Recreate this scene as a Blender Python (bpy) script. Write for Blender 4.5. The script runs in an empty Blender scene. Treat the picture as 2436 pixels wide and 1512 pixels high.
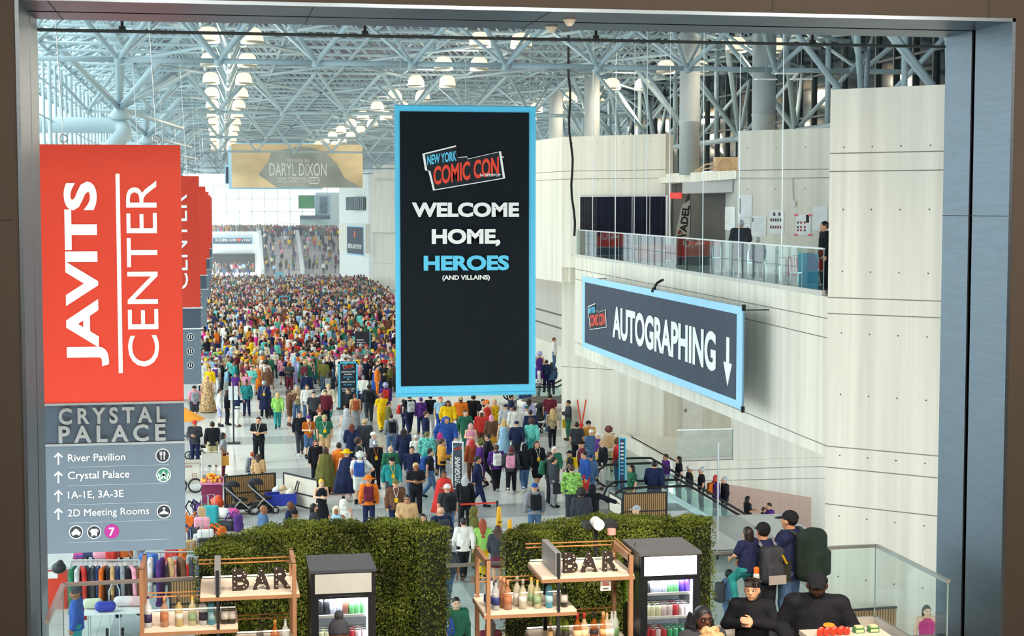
import bpy, math, random
import numpy as np
from mathutils import Vector, Matrix
R = math.radians; PI = math.pi
rnd = random.Random(7)
S = bpy.context.scene; COL = S.collection
# ---------------------------------------------------------------- camera
F = 3850.0; EYE = 10.2
TH = math.atan(261 / F); YAW = math.atan(698 * math.cos(TH) / F)
c_f = Vector((math.sin(YAW) * math.cos(TH), math.cos(YAW) * math.cos(TH), -math.sin(TH)))
c_r = Vector((math.cos(YAW), -math.sin(YAW), 0)); c_u = c_r.cross(c_f)
CAM0 = Vector((0, 0, EYE))
cd = bpy.data.cameras.new('camera'); cam = bpy.data.objects.new('camera', cd); COL.objects.link(cam)
cd.sensor_fit = 'HORIZONTAL'; cd.sensor_width = 36; cd.lens = F * 36 / 2436; cd.clip_start = .1; cd.clip_end = 2000
cam.matrix_world = Matrix(((c_r.x, c_u.x, -c_f.x, 0), (c_r.y, c_u.y, -c_f.y, 0), (c_r.z, c_u.z, -c_f.z, EYE), (0, 0, 0, 1)))
S.camera = cam
def ray(px, py): return c_f + c_r * ((px - 1218) / F) - c_u * ((py - 756) / F)
def PY(px, py, Y): d = ray(px, py); return CAM0 + d * (Y / d.y)
def PZ(px, py, z): d = ray(px, py); return CAM0 + d * ((z - EYE) / d.z)
def PX(px, py, X): d = ray(px, py); return CAM0 + d * (X / d.x)
# ---------------------------------------------------------------- sky and exposure
W = bpy.data.worlds.new('sky'); S.world = W; W.use_nodes = True
bg = W.node_tree.nodes['Background']; bg.inputs[0].default_value = (.86, .97, 1.0, 1); bg.inputs[1].default_value = 2.0
S.view_settings.view_transform = 'Standard'; S.view_settings.look = 'None'; S.view_settings.gamma = 1
S.view_settings.use_curve_mapping = False; S.view_settings.exposure = 0.85
try:
    S.cycles.transparent_max_bounces = 24; S.cycles.max_bounces = 6; S.cycles.diffuse_bounces = 4
    S.cycles.glossy_bounces = 3; S.cycles.transmission_bounces = 4; S.cycles.caustics_reflective = False; S.cycles.caustics_refractive = False
    S.cycles.sample_clamp_indirect = 4
except Exception: pass
def light(name, kind, loc, energy, col=(1, 1, 1), size=1, size_y=None, aim=None):
    l = bpy.data.lights.new(name, kind); l.energy = energy; l.color = col
    if kind == 'AREA':
        l.size = size
        if size_y: l.shape = 'RECTANGLE'; l.size_y = size_y
    elif kind == 'POINT': l.shadow_soft_size = size
    o = bpy.data.objects.new(name, l); COL.objects.link(o); o.location = loc
    if aim is not None: o.rotation_euler = (Vector(aim) - Vector(loc)).to_track_quat('-Z', 'Y').to_euler()
    return o
sun = light('sun', 'SUN', (-60, 40, 60), .9, (1, .96, .9)); sun.data.angle = R(14)
sun.rotation_euler = Vector((.74, .22, -.66)).to_track_quat('-Z', 'Y').to_euler()
# warm downlights of the room the camera stands in, over the bar
for lx, ly, le in ((-1, 11.5, 260), (4, 11, 330), (9, 11.5, 520)):
    light('downlight', 'AREA', (lx, ly, 13.2), le, (1, .84, .68), .9, aim=(lx, ly + 4.6, 5))
light('added_face_fill', 'AREA', (3, 3, 12.4), 700, (1, .86, .72), 1.4, aim=(4.5, 16.5, 6.2))  # unseen fill light, added to brighten the faces at the bar
# ---------------------------------------------------------------- materials
def lin(h):
    if isinstance(h, str):
        h = h.lstrip('#'); h = [int(h[i:i + 2], 16) / 255 for i in (0, 2, 4)]
    return tuple(c / 12.92 if c <= .04045 else ((c + .055) / 1.055) ** 2.4 for c in h[:3])
MATS = {}
def nd(nt, t, **kw):
    n = nt.nodes.new(t)
    for k, v in kw.items(): setattr(n, k, v)
    return n
def mat(name, col='cccccc', rough=.6, metal=0, var=.08, scale=3, emit=0, alpha=None, objcol=False, attr=None, stretch=None, trans=0, spec=.4, bump=0):
    if name in MATS: return MATS[name]
    m = bpy.data.materials.new(name); m.use_nodes = True; nt = m.node_tree; L = nt.links
    b = nt.nodes['Principled BSDF']; b.inputs['Roughness'].default_value = rough; b.inputs['Metallic'].default_value = metal
    b.inputs['Specular IOR Level'].default_value = spec
    c = (*lin(col), 1)
    if objcol: src = nd(nt, 'ShaderNodeObjectInfo').outputs['Color']
    else:
        rgb = nd(nt, 'ShaderNodeRGB'); rgb.outputs[0].default_value = c; src = rgb.outputs[0]
    def mul(a, bb, t='MULTIPLY', f=1):
        x = nd(nt, 'ShaderNodeMix', data_type='RGBA', blend_type=t); x.inputs[0].default_value = f
        L.new(a, x.inputs[6]); L.new(bb, x.inputs[7]); return x.outputs[2]
    if attr:
        a = nd(nt, 'ShaderNodeAttribute', attribute_name=attr); src = mul(src, a.outputs['Color'])
    if var:
        tc = nd(nt, 'ShaderNodeTexCoord'); mp = nd(nt, 'ShaderNodeMapping'); L.new(tc.outputs['Object'], mp.inputs[0])
        if stretch: mp.inputs['Scale'].default_value = stretch
        no = nd(nt, 'ShaderNodeTexNoise'); no.inputs['Scale'].default_value = scale; no.inputs['Detail'].default_value = 4
        L.new(mp.outputs[0], no.inputs['Vector'])
        mr = nd(nt, 'ShaderNodeMapRange'); mr.inputs[1].default_value = .3; mr.inputs[2].default_value = .7
        mr.inputs[3].default_value = 1 - var; mr.inputs[4].default_value = 1 + var * .5; L.new(no.outputs[0], mr.inputs[0])
        src = mul(src, mr.outputs[0])
        if bump:
            bp = nd(nt, 'ShaderNodeBump'); bp.inputs['Strength'].default_value = bump; bp.inputs['Distance'].default_value = .02
            L.new(no.outputs[0], bp.inputs['Height']); L.new(bp.outputs[0], b.inputs['Normal'])
    L.new(src, b.inputs['Base Color'])
    if emit: L.new(src, b.inputs['Emission Color']); b.inputs['Emission Strength'].default_value = emit
    if trans: b.inputs['Transmission Weight'].default_value = trans; b.inputs['IOR'].default_value = 1.4
    if alpha is not None: b.inputs['Alpha'].default_value = alpha
    MATS[name] = m; return m
def glassmat(name, tint='e8f4f2', gloss=.08, rough=.02):
    if name in MATS: return MATS[name]
    m = bpy.data.materials.new(name); m.use_nodes = True; nt = m.node_tree; nt.nodes.clear(); L = nt.links
    out = nd(nt, 'ShaderNodeOutputMaterial'); tr = nd(nt, 'ShaderNodeBsdfTransparent'); gl = nd(nt, 'ShaderNodeBsdfGlossy')
    tr.inputs[0].default_value = (*lin(tint), 1); gl.inputs['Roughness'].default_value = rough
    fr = nd(nt, 'ShaderNodeFresnel'); fr.inputs[0].default_value = 1.45
    ad = nd(nt, 'ShaderNodeMath', operation='MULTIPLY_ADD'); ad.inputs[1].default_value = .8; ad.inputs[2].default_value = gloss * .3; L.new(fr.outputs[0], ad.inputs[0])
    mx = nd(nt, 'ShaderNodeMixShader'); L.new(ad.outputs[0], mx.inputs[0]); L.new(tr.outputs[0], mx.inputs[1]); L.new(gl.outputs[0], mx.inputs[2])
    L.new(mx.outputs[0], out.inputs[0]); MATS[name] = m; return m
def pm(col, rough=.6, metal=0, **k): return mat(f'paint_{col}_{rough}_{metal}_{k.get("emit", 0)}', col, rough, metal, **k)
# ---------------------------------------------------------------- mesh building
class MB:
    def __init__(s): s.v = []; s.f = []; s.m = []; s.mi = 0
    def add(s, vs, fs):
        b = len(s.v); s.v += [tuple(v) for v in vs]; s.f += [tuple(b + i for i in f) for f in fs]; s.m += [s.mi] * len(fs); return s
    def quad(s, *p): return s.add(p, [tuple(range(len(p)))])
    def box(s, lo, hi):
        (a, b, c), (d, e, f) = lo, hi
        return s.add([(a, b, c), (d, b, c), (d, e, c), (a, e, c), (a, b, f), (d, b, f), (d, e, f), (a, e, f)],
                     [(0, 3, 2, 1), (4, 5, 6, 7), (0, 1, 5, 4), (1, 2, 6, 5), (2, 3, 7, 6), (3, 0, 4, 7)])
    def obox(s, o, ux, uy, uz, lo, hi):
        o = Vector(o); mb = MB().box(lo, hi)
        return s.add([o + ux * v[0] + uy * v[1] + uz * v[2] for v in mb.v], mb.f)
    def bar(s, p, q, w, h=None, up=(0, 0, 1)):
        p, q = Vector(p), Vector(q); d = (q - p).normalized(); sd = d.cross(Vector(up))
        if sd.length < 1e-4: sd = d.cross(Vector((0, 1, 0)))
        sd.normalize(); u2 = sd.cross(d); h = h or w
        return s.obox(p, d, sd, u2, (0, -w / 2, -h / 2), ((q - p).length, w / 2, h / 2))
    def tube(s, p, q, r, n=6, r2=None, cap=True):
        p, q = Vector(p), Vector(q); d = (q - p)
        if d.length < 1e-6: return s
        d.normalize(); a = d.orthogonal().normalized(); b = d.cross(a); r2 = r if r2 is None else r2
        vs = []
        for c, rr in ((p, r), (q, r2)): vs += [c + (a * math.cos(2 * PI * i / n) + b * math.sin(2 * PI * i / n)) * rr for i in range(n)]
        fs = [(i, (i + 1) % n, n + (i + 1) % n, n + i) for i in range(n)]
        if cap: fs += [tuple(range(n - 1, -1, -1)), tuple(range(n, 2 * n))]
        return s.add(vs, fs)
    def path(s, pts, r, n=6, closed=False):
        pts = [Vector(p) for p in pts]; N = len(pts); vs = []; fs = []; a = None
        for i, p in enumerate(pts):
            d = (pts[(i + 1) % N] if closed or i < N - 1 else p) - (pts[i - 1] if closed or i > 0 else p)
            d.normalize(); a = d.orthogonal() if a is None else a - d * a.dot(d)
            a.normalize(); b = d.cross(a)
            vs += [p + (a * math.cos(2 * PI * k / n) + b * math.sin(2 * PI * k / n)) * r for k in range(n)]
        for i in range(N if closed else N - 1):
            j = (i + 1) % N
            fs += [(i * n + k, i * n + (k + 1) % n, j * n + (k + 1) % n, j * n + k) for k in range(n)]
        if not closed: fs += [tuple(range(n - 1, -1, -1)), tuple(range((N - 1) * n, N * n))]
        return s.add(vs, fs)
    def lathe(s, prof, n=16, c=(0, 0, 0), ax=0, sx=1, sy=1, rip=0, nr=9):
        vs = []; fs = []; N = len(prof)
        for r, z in prof:
            for i in range(n):
                t = 2 * PI * i / n; rr = r * (1 + rip * math.sin(nr * t))
                p = (rr * math.cos(t) * sx, rr * math.sin(t) * sy, z)
                if ax == 1: p = (p[0], p[2], p[1])
                vs.append((c[0] + p[0], c[1] + p[1], c[2] + p[2]))
        for j in range(N - 1): fs += [(j * n + i, j * n + (i + 1) % n, (j + 1) * n + (i + 1) % n, (j + 1) * n + i) for i in range(n)]
        fs += [tuple(range(n - 1, -1, -1)), tuple((N - 1) * n + i for i in range(n))]
        return s.add(vs, fs)
    def prism(s, poly, o, ux, uy, t):
        o = Vector(o); ux = Vector(ux); uy = Vector(uy); nz = ux.cross(uy); n = len(poly)
        vs = [o + ux * a + uy * b for a, b in poly] + [o + ux * a + uy * b + nz * t for a, b in poly]
        return s.add(vs, [tuple(range(n - 1, -1, -1)), tuple(range(n, 2 * n))] + [(i, (i + 1) % n, n + (i + 1) % n, n + i) for i in range(n)])
    def mesh(s, name, mats, smooth=False):
        me = bpy.data.meshes.new(name); me.from_pydata(s.v, [], s.f)
        for m in (mats if isinstance(mats, (list, tuple)) else [mats]): me.materials.append(m)
        if any(s.m): me.polygons.foreach_set('material_index', s.m)
        if smooth: me.polygons.foreach_set('use_smooth', [True] * len(s.f))
        me.update(); return me
    def build(s, name, mats, parent=None, smooth=False): return link(name, s.mesh(name, mats, smooth), parent)
def link(name, me, parent=None):
    o = bpy.data.objects.new(name, me); COL.objects.link(o)
    if parent is not None: o.parent = parent
    return o
USED = set()
def tag(o, label, cat, group=None):
    o['label'] = label; o['category'] = cat
    if group: o['group'] = group
    return o
def thing(name, label, cat, loc=(0, 0, 0), rz=0, group=None):
    o = bpy.data.objects.new(name, None); COL.objects.link(o); o.location = loc; o.rotation_euler = (0, 0, rz); o.empty_display_size = .2
    return tag(o, label, cat, group)
def struct(name, mb, m, smooth=False):
    o = mb.build(name, m, None, smooth); o['kind'] = 'structure'; return o
def dup(root, loc=None, rz=None, label=None, group=None):
    r = root.copy(); COL.objects.link(r)
    if loc is not None: r.location = loc
    if rz is not None: r.rotation_euler = (0, 0, rz)
    if label: r['label'] = label
    if group: r['group'] = group
    for ch in list(root.children):
        c = ch.copy(); COL.objects.link(c); c.parent = r; c.matrix_parent_inverse = ch.matrix_parent_inverse
        for g in list(ch.children):
            d = g.copy(); COL.objects.link(d); d.parent = c
    return r
# ---------------------------------------------------------------- lettering
TXT = {}
def text_mesh(s, off, ext, track=1):
    k = (s, off, ext, track)
    if k not in TXT:
        cu = bpy.data.curves.new('t', 'FONT'); cu.body = s; cu.size = 1; cu.offset = off; cu.extrude = ext; cu.space_character = track; cu.align_x = 'CENTER'; cu.resolution_u = 4
        o = bpy.data.objects.new('t', cu); COL.objects.link(o); bpy.context.view_layer.update()
        me = bpy.data.meshes.new_from_object(o.evaluated_get(bpy.context.evaluated_depsgraph_get()))
        bpy.data.objects.remove(o); bpy.data.curves.remove(cu)
        co = np.empty(len(me.vertices) * 3, np.float32); me.vertices.foreach_get('co', co); TXT[k] = (me, co.reshape(-1, 3))
    return TXT[k]
UXW, UZW = Vector((1, 0, 0)), Vector((0, 0, 1))
def lettering(name, s, c, w, h, m, parent=None, ux=UXW, uy=UZW, off=.015, ext=.004, lift=.006, shear=0, track=1):
    """text fitted into a w x h rectangle centred on c in the plane (ux, uy); w or h None keeps the letters' proportion"""
    me0, co = text_mesh(s, off, 0.02, track)
    lo, hi = co.min(0), co.max(0); d = hi - lo
    if w is None: w = d[0] * h / d[1]
    if h is None: h = d[1] * w / d[0]
    p = (co - (lo + hi) / 2) / np.where(d > 1e-6, d, 1); n = ux.cross(uy)
    x = p[:, 0] * w + shear * p[:, 1] * h; y = p[:, 1] * h; z = p[:, 2] * ext * 2 + lift
    v = np.array(c) + np.outer(x, ux) + np.outer(y, uy) + np.outer(z, n)
    me = me0.copy(); me.vertices.foreach_set('co', v.astype(np.float32).ravel()); me.materials.clear(); me.materials.append(m); me.update()
    return link(name, me, parent)
def plate(name, poly, o, m, parent=None, ux=UXW, uy=UZW, t=.004):
    return MB().prism(poly, o, ux, uy, t).build(name, m, parent)
def rect(w, h): return [(-w / 2, -h / 2), (w / 2, -h / 2), (w / 2, h / 2), (-w / 2, h / 2)]
def disc(r, n=24, cx=0, cy=0): return [(cx + r * math.cos(2 * PI * i / n), cy + r * math.sin(2 * PI * i / n)) for i in range(n)]
def pxbox(x0, y0, x1, y1, Y):
    a = PY((x0 + x1) / 2, (y0 + y1) / 2, Y); l = PY(x0, (y0 + y1) / 2, Y); r = PY(x1, (y0 + y1) / 2, Y)
    t = PY((x0 + x1) / 2, y0, Y); b = PY((x0 + x1) / 2, y1, Y); return a, r.x - l.x, t.z - b.z
WHITE = mat('white_print', 'eef1ee', .6, var=.02); BLACK = mat('black_print', '101820', .7, var=.05)
SKY = mat('sky_blue_print', '5cc6ea', .6, var=.03); REDP = mat('red_print', 'e8452c', .6, var=.03)
def con_logo(parent, c, w, ux=UXW, uy=UZW, lift=.004):
    """two slanted words on outlined plates"""
    a = R(9); u = ux * math.cos(a) + uy * math.sin(a); v = uy * math.cos(a) - ux * math.sin(a); n = ux.cross(uy); c = Vector(c)
    base = [(-.44, -.21), (.5, -.2), (.5, .15), (.06, .12), (.06, .15), (-.06, .16), (-.06, .31), (-.5, .27), (-.5, .06), (-.46, .04)]
    sc = lambda pts, k, dz: [(x * w * k, y * w * k) for x, y in pts]
    lg = MB(); lg.prism(sc(base, 1.06, 0), c + n * lift, u, v, .002); lg.mi = 1
    lg.prism(sc(base, 1.0, 0), c + n * (lift + .002), u, v, .002)
    o = lg.build('logo_plate', [WHITE, BLACK], parent)
    for s, cc, ww, hh, mm in (('COMIC CON', c + u * (.02 * w) - v * (.03 * w), .9 * w, .25 * w, REDP), ('NEW YORK', c - u * (.28 * w) + v * (.19 * w), .4 * w, .13 * w, SKY)):
        lettering('logo_lettering', s, cc, ww, hh, mm, o if parent is not None else None, u, v, .03, .002, lift + .008, .15)
    return o
# ---------------------------------------------------------------- the setting
FLOOR0, PLAT, BALC = 0.0, 4.65, 8.3
def concrete(name, col='e9e3d4', var=.15):
    return mat(name, col, .8, var=var, scale=1.0, stretch=(3.2, 3.2, .10), bump=.15, spec=.25)
CONC = concrete('board_formed_concrete'); GROOVE = mat('joint_shadow', '8a857a', .9); HOLE = mat('tie_hole', '5a564e', .9)
CONW = concrete('warm_concrete', 'd8c3ad', .08)
# floor: pale terrazzo with grey bands
def floor_mat():
    m = bpy.data.materials.new('terrazzo_floor'); m.use_nodes = True; nt = m.node_tree; L = nt.links; b = nt.nodes['Principled BSDF']
    tc = nd(nt, 'ShaderNodeTexCoord'); sp = nd(nt, 'ShaderNodeSeparateXYZ'); L.new(tc.outputs['Object'], sp.inputs[0])
    def band(o, per, wid, off):
        a = nd(nt, 'ShaderNodeMath', operation='ADD'); a.inputs[1].default_value = off; L.new(o, a.inputs[0])
        f = nd(nt, 'ShaderNodeMath', operation='PINGPONG'); f.inputs[1].default_value = per / 2; L.new(a.outputs[0], f.inputs[0])
        g = nd(nt, 'ShaderNodeMath', operation='LESS_THAN'); g.inputs[1].default_value = wid / 2; L.new(f.outputs[0], g.inputs[0]); return g.outputs[0]
    y1 = band(sp.outputs[1], 9.1, 2.4, 1.2); x1 = band(sp.outputs[0], 9.1, 1.4, 2.0); j1 = band(sp.outputs[1], 1.5, .02, 0); j2 = band(sp.outputs[0], 1.5, .02, 0)
    mx = nd(nt, 'ShaderNodeMath', operation='MAXIMUM'); L.new(y1, mx.inputs[0]); L.new(x1, mx.inputs[1])
    mj = nd(nt, 'ShaderNodeMath', operation='MAXIMUM'); L.new(j1, mj.inputs[0]); L.new(j2, mj.inputs[1])
    no = nd(nt, 'ShaderNodeTexNoise'); no.inputs['Scale'].default_value = .7; no.inputs['Detail'].default_value = 6; L.new(tc.outputs['Object'], no.inputs['Vector'])
    c1 = nd(nt, 'ShaderNodeMix', data_type='RGBA'); c1.inputs[6].default_value = (*lin('ced2ce'), 1); c1.inputs[7].default_value = (*lin('aaafae'), 1); L.new(mx.outputs[0], c1.inputs[0])
    c2 = nd(nt, 'ShaderNodeMix', data_type='RGBA'); L.new(c1.outputs[2], c2.inputs[6]); c2.inputs[7].default_value = (*lin('aaaeac'), 1); L.new(mj.outputs[0], c2.inputs[0])
    c3 = nd(nt, 'ShaderNodeMix', data_type='RGBA', blend_type='MULTIPLY'); c3.inputs[0].default_value = .12; L.new(c2.outputs[2], c3.inputs[6]); L.new(no.outputs[0], c3.inputs[7])
    L.new(c3.outputs[2], b.inputs['Base Color']); b.inputs['Roughness'].default_value = .26; b.inputs['Specular IOR Level'].default_value = .45
    return m
FM = floor_mat()
ex0, ex1, ey0, ey1 = 15.2, 30., 51.2, 59.62        # escalator well
fl = MB()
for lo, hi in (((-60, 22), (ex0, 250)), ((ex0, 22), (60, 44.6)), ((ex0, 44.6), (18.4, ey0)), ((ex1, 44.6), (60, ey0)), ((ex0, ey1), (60, 250)), ((ex1, ey0), (60, ey1))):
    fl.box((lo[0], lo[1], -.4), (hi[0], hi[1], 0))
struct('floor', fl, FM)
lf = MB(); lf.box((10, 40, -6.4), (60, 75, -6)); struct('floor_lower', lf, FM)
# ---- walls along the concourse
def wallface(name, p0, p1, z0, z1, th=.5, m=None, grooves=(), holes=None, z0b=None, z1b=None):
    """vertical slab from p0 to p1 (plan), its face on the side to the left of p1->p0 (towards the hall)"""
    p0 = Vector((*p0, 0)); p1 = Vector((*p1, 0)); d = (p1 - p0).normalized(); n = Vector((-d.y, d.x, 0)); L = (p1 - p0).length
    if n.dot(Vector((0, 0, 0)) - p0) < 0: n = -n
    z0b = z0 if z0b is None else z0b; z1b = z1 if z1b is None else z1b
    mb = MB(); b = -n * th
    pts = [p0 + UZW * z0, p1 + UZW * z0b, p1 + UZW * z1b, p0 + UZW * z1]
    v = pts + [p + b for p in pts]
    fs = [(0, 1, 2, 3), (7, 6, 5, 4), (0, 4, 5, 1), (1, 5, 6, 2), (2, 6, 7, 3), (3, 7, 4, 0)]
    mb.add(v, fs)
    mb.mi = 1
    for gz in grooves:
        g0, g1 = gz if isinstance(gz, tuple) else (gz, gz)
        a = p0 + UZW * g0 + n * .004; c = p1 + UZW * g1 + n * .004
        mb.add([a - UZW * .012, c - UZW * .012, c + UZW * .012, a + UZW * .012], [(0, 1, 2, 3)])
    if holes:
        for hx in np.arange(holes[0], L, holes[1]):
            for hz in np.arange(z0 + holes[2], z1 - .1, holes[3]):
                c = p0 + d * hx + UZW * hz + n * .005
                mb.mi = 2; mb.add([c + d * (.02 * math.cos(a)) + UZW * (.02 * math.sin(a)) for a in (0, 1.05, 2.1, 3.14, 4.19, 5.24)], [(0, 1, 2, 3, 4, 5)])
    return struct(name, mb, [m or CONC, GROOVE, HOLE])
B0, B1 = (14.17, 64.0), (13.85, 35.5)      # the balcony parapet line, far and near end
zp0, zp1 = PY(1365, 607, 64).z, PY(1966, 706, 35.5).z; zu0, zu1 = PY(1345, 842, 64).z, PY(1962, 1085, 35.5).z
BALC = min(zp0, zp1) - .05
wallface('wall_balcony', B0, B1, zu0, zp0, .35, grooves=((zp0 - .55, zp1 - .5), (zp0 - .95, zp1 - .95), (zu0 + .5, zu1 + .25)), z0b=zu1, z1b=zp1)
def slab(name, pts, z0, z1, m):
    n = len(pts); mb = MB(); mb.add([(*p, z0) for p in pts] + [(*p, z1) for p in pts], [tuple(range(n - 1, -1, -1)), tuple(range(n, 2 * n))] + [(i, (i + 1) % n, n + (i + 1) % n, n + i) for i in range(n)])
    return struct(name, mb, m)
slab('floor_balcony', [(14.25, 64), (13.93, 35.5), (30, 35.5), (30, 64)], BALC - .4, BALC, mat('balcony_carpet', '8f8a82', .9))
zA = lambda y: PY(1972, y, 35.5).z
wallface('wall_pier', (13.85, 35.5), (18.2, 31.15), -6, zA(213), 1.0, grooves=tuple(zA(y) for y in (365, 408, 707, 745, 1060, 1110, 1197)), holes=(.35, .68, .55, 1.42))
wallface('wall_pier', (13.72, 64.45), (17.1, 61.05), BALC - .3, PY(1345, 325, 64.3).z, .6, grooves=(PY(1345, 407, 64.3).z, PY(1345, 426, 64.3).z), holes=(.5, 1.2, .5, 1.5))
wallface('wall_pier', (13.3, 69), (13.72, 64.45), 7.2, PY(1345, 325, 64.3).z, .6, grooves=(PY(1345, 407, 64.3).z, PY(1345, 426, 64.3).z))
wallface('wall_pier', (13.0, 80), (13.3, 69), 7.2, PY(1300, 410, 70).z, .6, grooves=(PY(1300, 425, 70).z,))
wallface('wall_spandrel', (13.3, 92), (14.0, 64.2), 7.2, BALC, .4)
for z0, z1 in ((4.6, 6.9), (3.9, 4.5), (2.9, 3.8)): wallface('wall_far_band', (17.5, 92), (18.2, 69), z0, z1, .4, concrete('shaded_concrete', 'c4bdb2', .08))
# wall with posters at the back of the balcony
W0, W1 = (16.4, 50.0), (20.4, 46.0)
zb1_, zb0_ = PY(1755, 405, 50).z, PY(1755, 425, 50).z
wallface('wall_poster', W0, W1, BALC - .3, PY(1752, 311, 50).z, .5, grooves=(zb1_, zb0_), holes=(.35, 1.0, .4, 1.3))
wallface('wall_band', (17.1, 61.0), (16.35, 50.0), zb0_, zb1_ + .12, .4, z0b=zb0_, z1b=zb1_)
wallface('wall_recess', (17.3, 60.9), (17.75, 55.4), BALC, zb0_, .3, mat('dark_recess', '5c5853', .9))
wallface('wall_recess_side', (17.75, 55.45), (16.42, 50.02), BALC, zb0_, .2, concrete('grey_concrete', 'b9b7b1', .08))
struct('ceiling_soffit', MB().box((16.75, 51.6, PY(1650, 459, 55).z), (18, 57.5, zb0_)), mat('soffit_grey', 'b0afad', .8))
struct('ceiling_balcony', MB().box((16.8, 50, zb0_ + .02), (30, 61, zb1_ - .02)), CONC)
wallface('wall_upper', (20.6, 61.5), (20.3, 46.6), zb1_, PY(1700, 335, 55).z, .3, CONW)
# lower wall under the balcony, recess with a door and a raised landing
wallface('wall_lower', (14.9, 70), (18.56, 66.3), 0, BALC - .4, .5, grooves=(3.2,))
wallface('wall_lower_far', (18.8, 92), (18.8, 70), 0, 2.9, .5)
LZ = PY(1680, 1095, 59.5).z; LX0, LX1 = PY(1612, 1060, 59.5).x, PY(1745, 1060, 59.5).x
wallface('wall_lower_back', (18.5, 66.4), (27, 66.4), LZ, BALC - .4, .4)
wallface('wall_lower_step', (17.0, 67.8), (17.0, 59.5), 0, LZ, .2)
struct('floor_landing', MB().box((LX0 - .1, 59.5, -.2), (LX1 + 3, 66.4, LZ)), CONC)
wallface('wall_landing', (LX0 - .1, 59.45), (27, 59.45), -6, LZ, .3, grooves=((LZ - .35, LZ - .35), (-.25, -.35)))
wallface('wall_landing', (LX1, 59.5), (27, 59.5), LZ, BALC - .4, .3)
wallface('wall_well', (LX1 - .2, 59.38), (PY(1930, 1200, 59.38).x, 59.38), -6, PY(1745, 1152, 59.4).z, .04, concrete('well_concrete', 'c9a99c', .06), z1b=PY(1930, 1183, 59.4).z)
dx0, dx1 = PY(1625, 980, 66.3).x, PY(1672, 980, 66.3).x
dr = MB().box((dx0, 66.33, LZ), (dx1, 66.38, PY(1640, 940, 66.3).z)); d1 = struct('door_1', dr, mat('door_paint', 'efece4', .5))
MB().box((dx0 + .08, 66.26, LZ + 1.0), (dx0 + .14, 66.33, LZ + 1.14)).build('door_handle', pm('999999', .3, 1), d1)
# far right blocks
wallface('wall_far_curve', (19.3, 206), (22.6, 197), 0, 15.6, 1, grooves=(13.9, 9.2, 3.3))
wallface('wall_far_end', (17.2, 236), (20.2, 222), 0, 15.2, 1, mat('white_wall', 'eceeea', .8), grooves=(7.8, 3.6))
wallface('wall_far_hall', (22.6, 197), (21.5, 95), 0, 14, 1)
# spandrel slabs standing out from the far blocks
for p0, p1, z0, z1 in (((18.9, 205), (22.4, 195.5), 7.2, 13.6), ((17.0, 234), (19.6, 220), 4.2, 8.0)):
    wallface('wall_far_spandrel', p0, p1, z0, z1, .8)
# far glass end wall with mullions, and upper terrace with stair
FE = 300
gl = MB(); gl.quad((-40, FE, 4), (40, FE, 4), (40, FE, 24), (-40, FE, 24)); o = struct('window_1', gl, glassmat('clear_glazing', 'f4fbfb', .02))
mu = MB()
for x in np.arange(-40, 40.1, 2.3): mu.box((x - .06, FE - .3, 4), (x + .06, FE - .1, 24))
for z in np.arange(5, 24, 2.3): mu.box((-40, FE - .3, z - .06), (40, FE - .1, z + .06))
mu.build('window_mullions', pm('c9d6d8', .5), o)
st = MB(); st.box((-14, 262, 0), (30, FE, 5.6)); struct('floor_terrace', st, mat('white_wall', 'eceeea', .8))
sp = MB(); sp.box((-14, 261.7, 4.4), (6.2, 262, 6.5)); struct('wall_terrace', sp, mat('white_wall', 'eceeea', .8))
dk = MB(); dk.box((-1.0, 261.5, 0), (5.6, 261.75, 3.0)); struct('wall_passage_shade', dk, mat('painted_passage_shade', '2a2724', .9))  # flat dark sheet: shade of the opening under the terrace, painted as colour
stp = MB()
for i in range(24):
    z = 5.6 * (i + 1) / 24; y = 246 + 16 * i / 24
    stp.box((6.6, y, 0), (19.8, y + 16 / 24, z))
struct('floor_steps', stp, mat('step_stone', 'd9d2cf', .7, var=.15, scale=.6))
for x in (6.4, 12.4, 19.6):
    m_ = MB(); m_.add([(x - .25, 245.5, 0), (x + .25, 245.5, 0), (x + .25, 262.5, 5.6), (x - .25, 262.5, 5.6), (x - .25, 245.5, 1.1), (x + .25, 245.5, 1.1), (x + .25, 262.5, 6.7), (x - .25, 262.5, 6.7)],
                      [(0, 3, 2, 1), (4, 5, 6, 7), (0, 1, 5, 4), (1, 2, 6, 5), (2, 3, 7, 6), (3, 0, 4, 7)])
    struct('trim_stair_parapet', m_, mat('white_wall', 'eceeea', .8))
# far interior wall pieces: pale block with a framed green living wall and a stair tower
fb = MB(); fb.box((17, 288, 5.6), (34, 290, 13)); struct('wall_far_room', fb, mat('pale_grey_wall', 'd4dcda', .8))
t = thing('living_wall', 'framed green plant panel on the pale wall at the far end of the concourse', 'plant wall', PY(734, 478, 285))
a, w, h = pxbox(712, 466, 747, 494, 287.5)
MB().box((-w / 2 - .15, 0, -h / 2 - .15), (w / 2 + .15, .3, h / 2 + .15)).build('frame', pm('8d9694', .6), t)
MB().box((-w / 2, -.12, -h / 2), (w / 2, 0, h / 2)).build('foliage', mat('moss', '2fae58', .9, var=.6, scale=4), t); t.location = a
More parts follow.
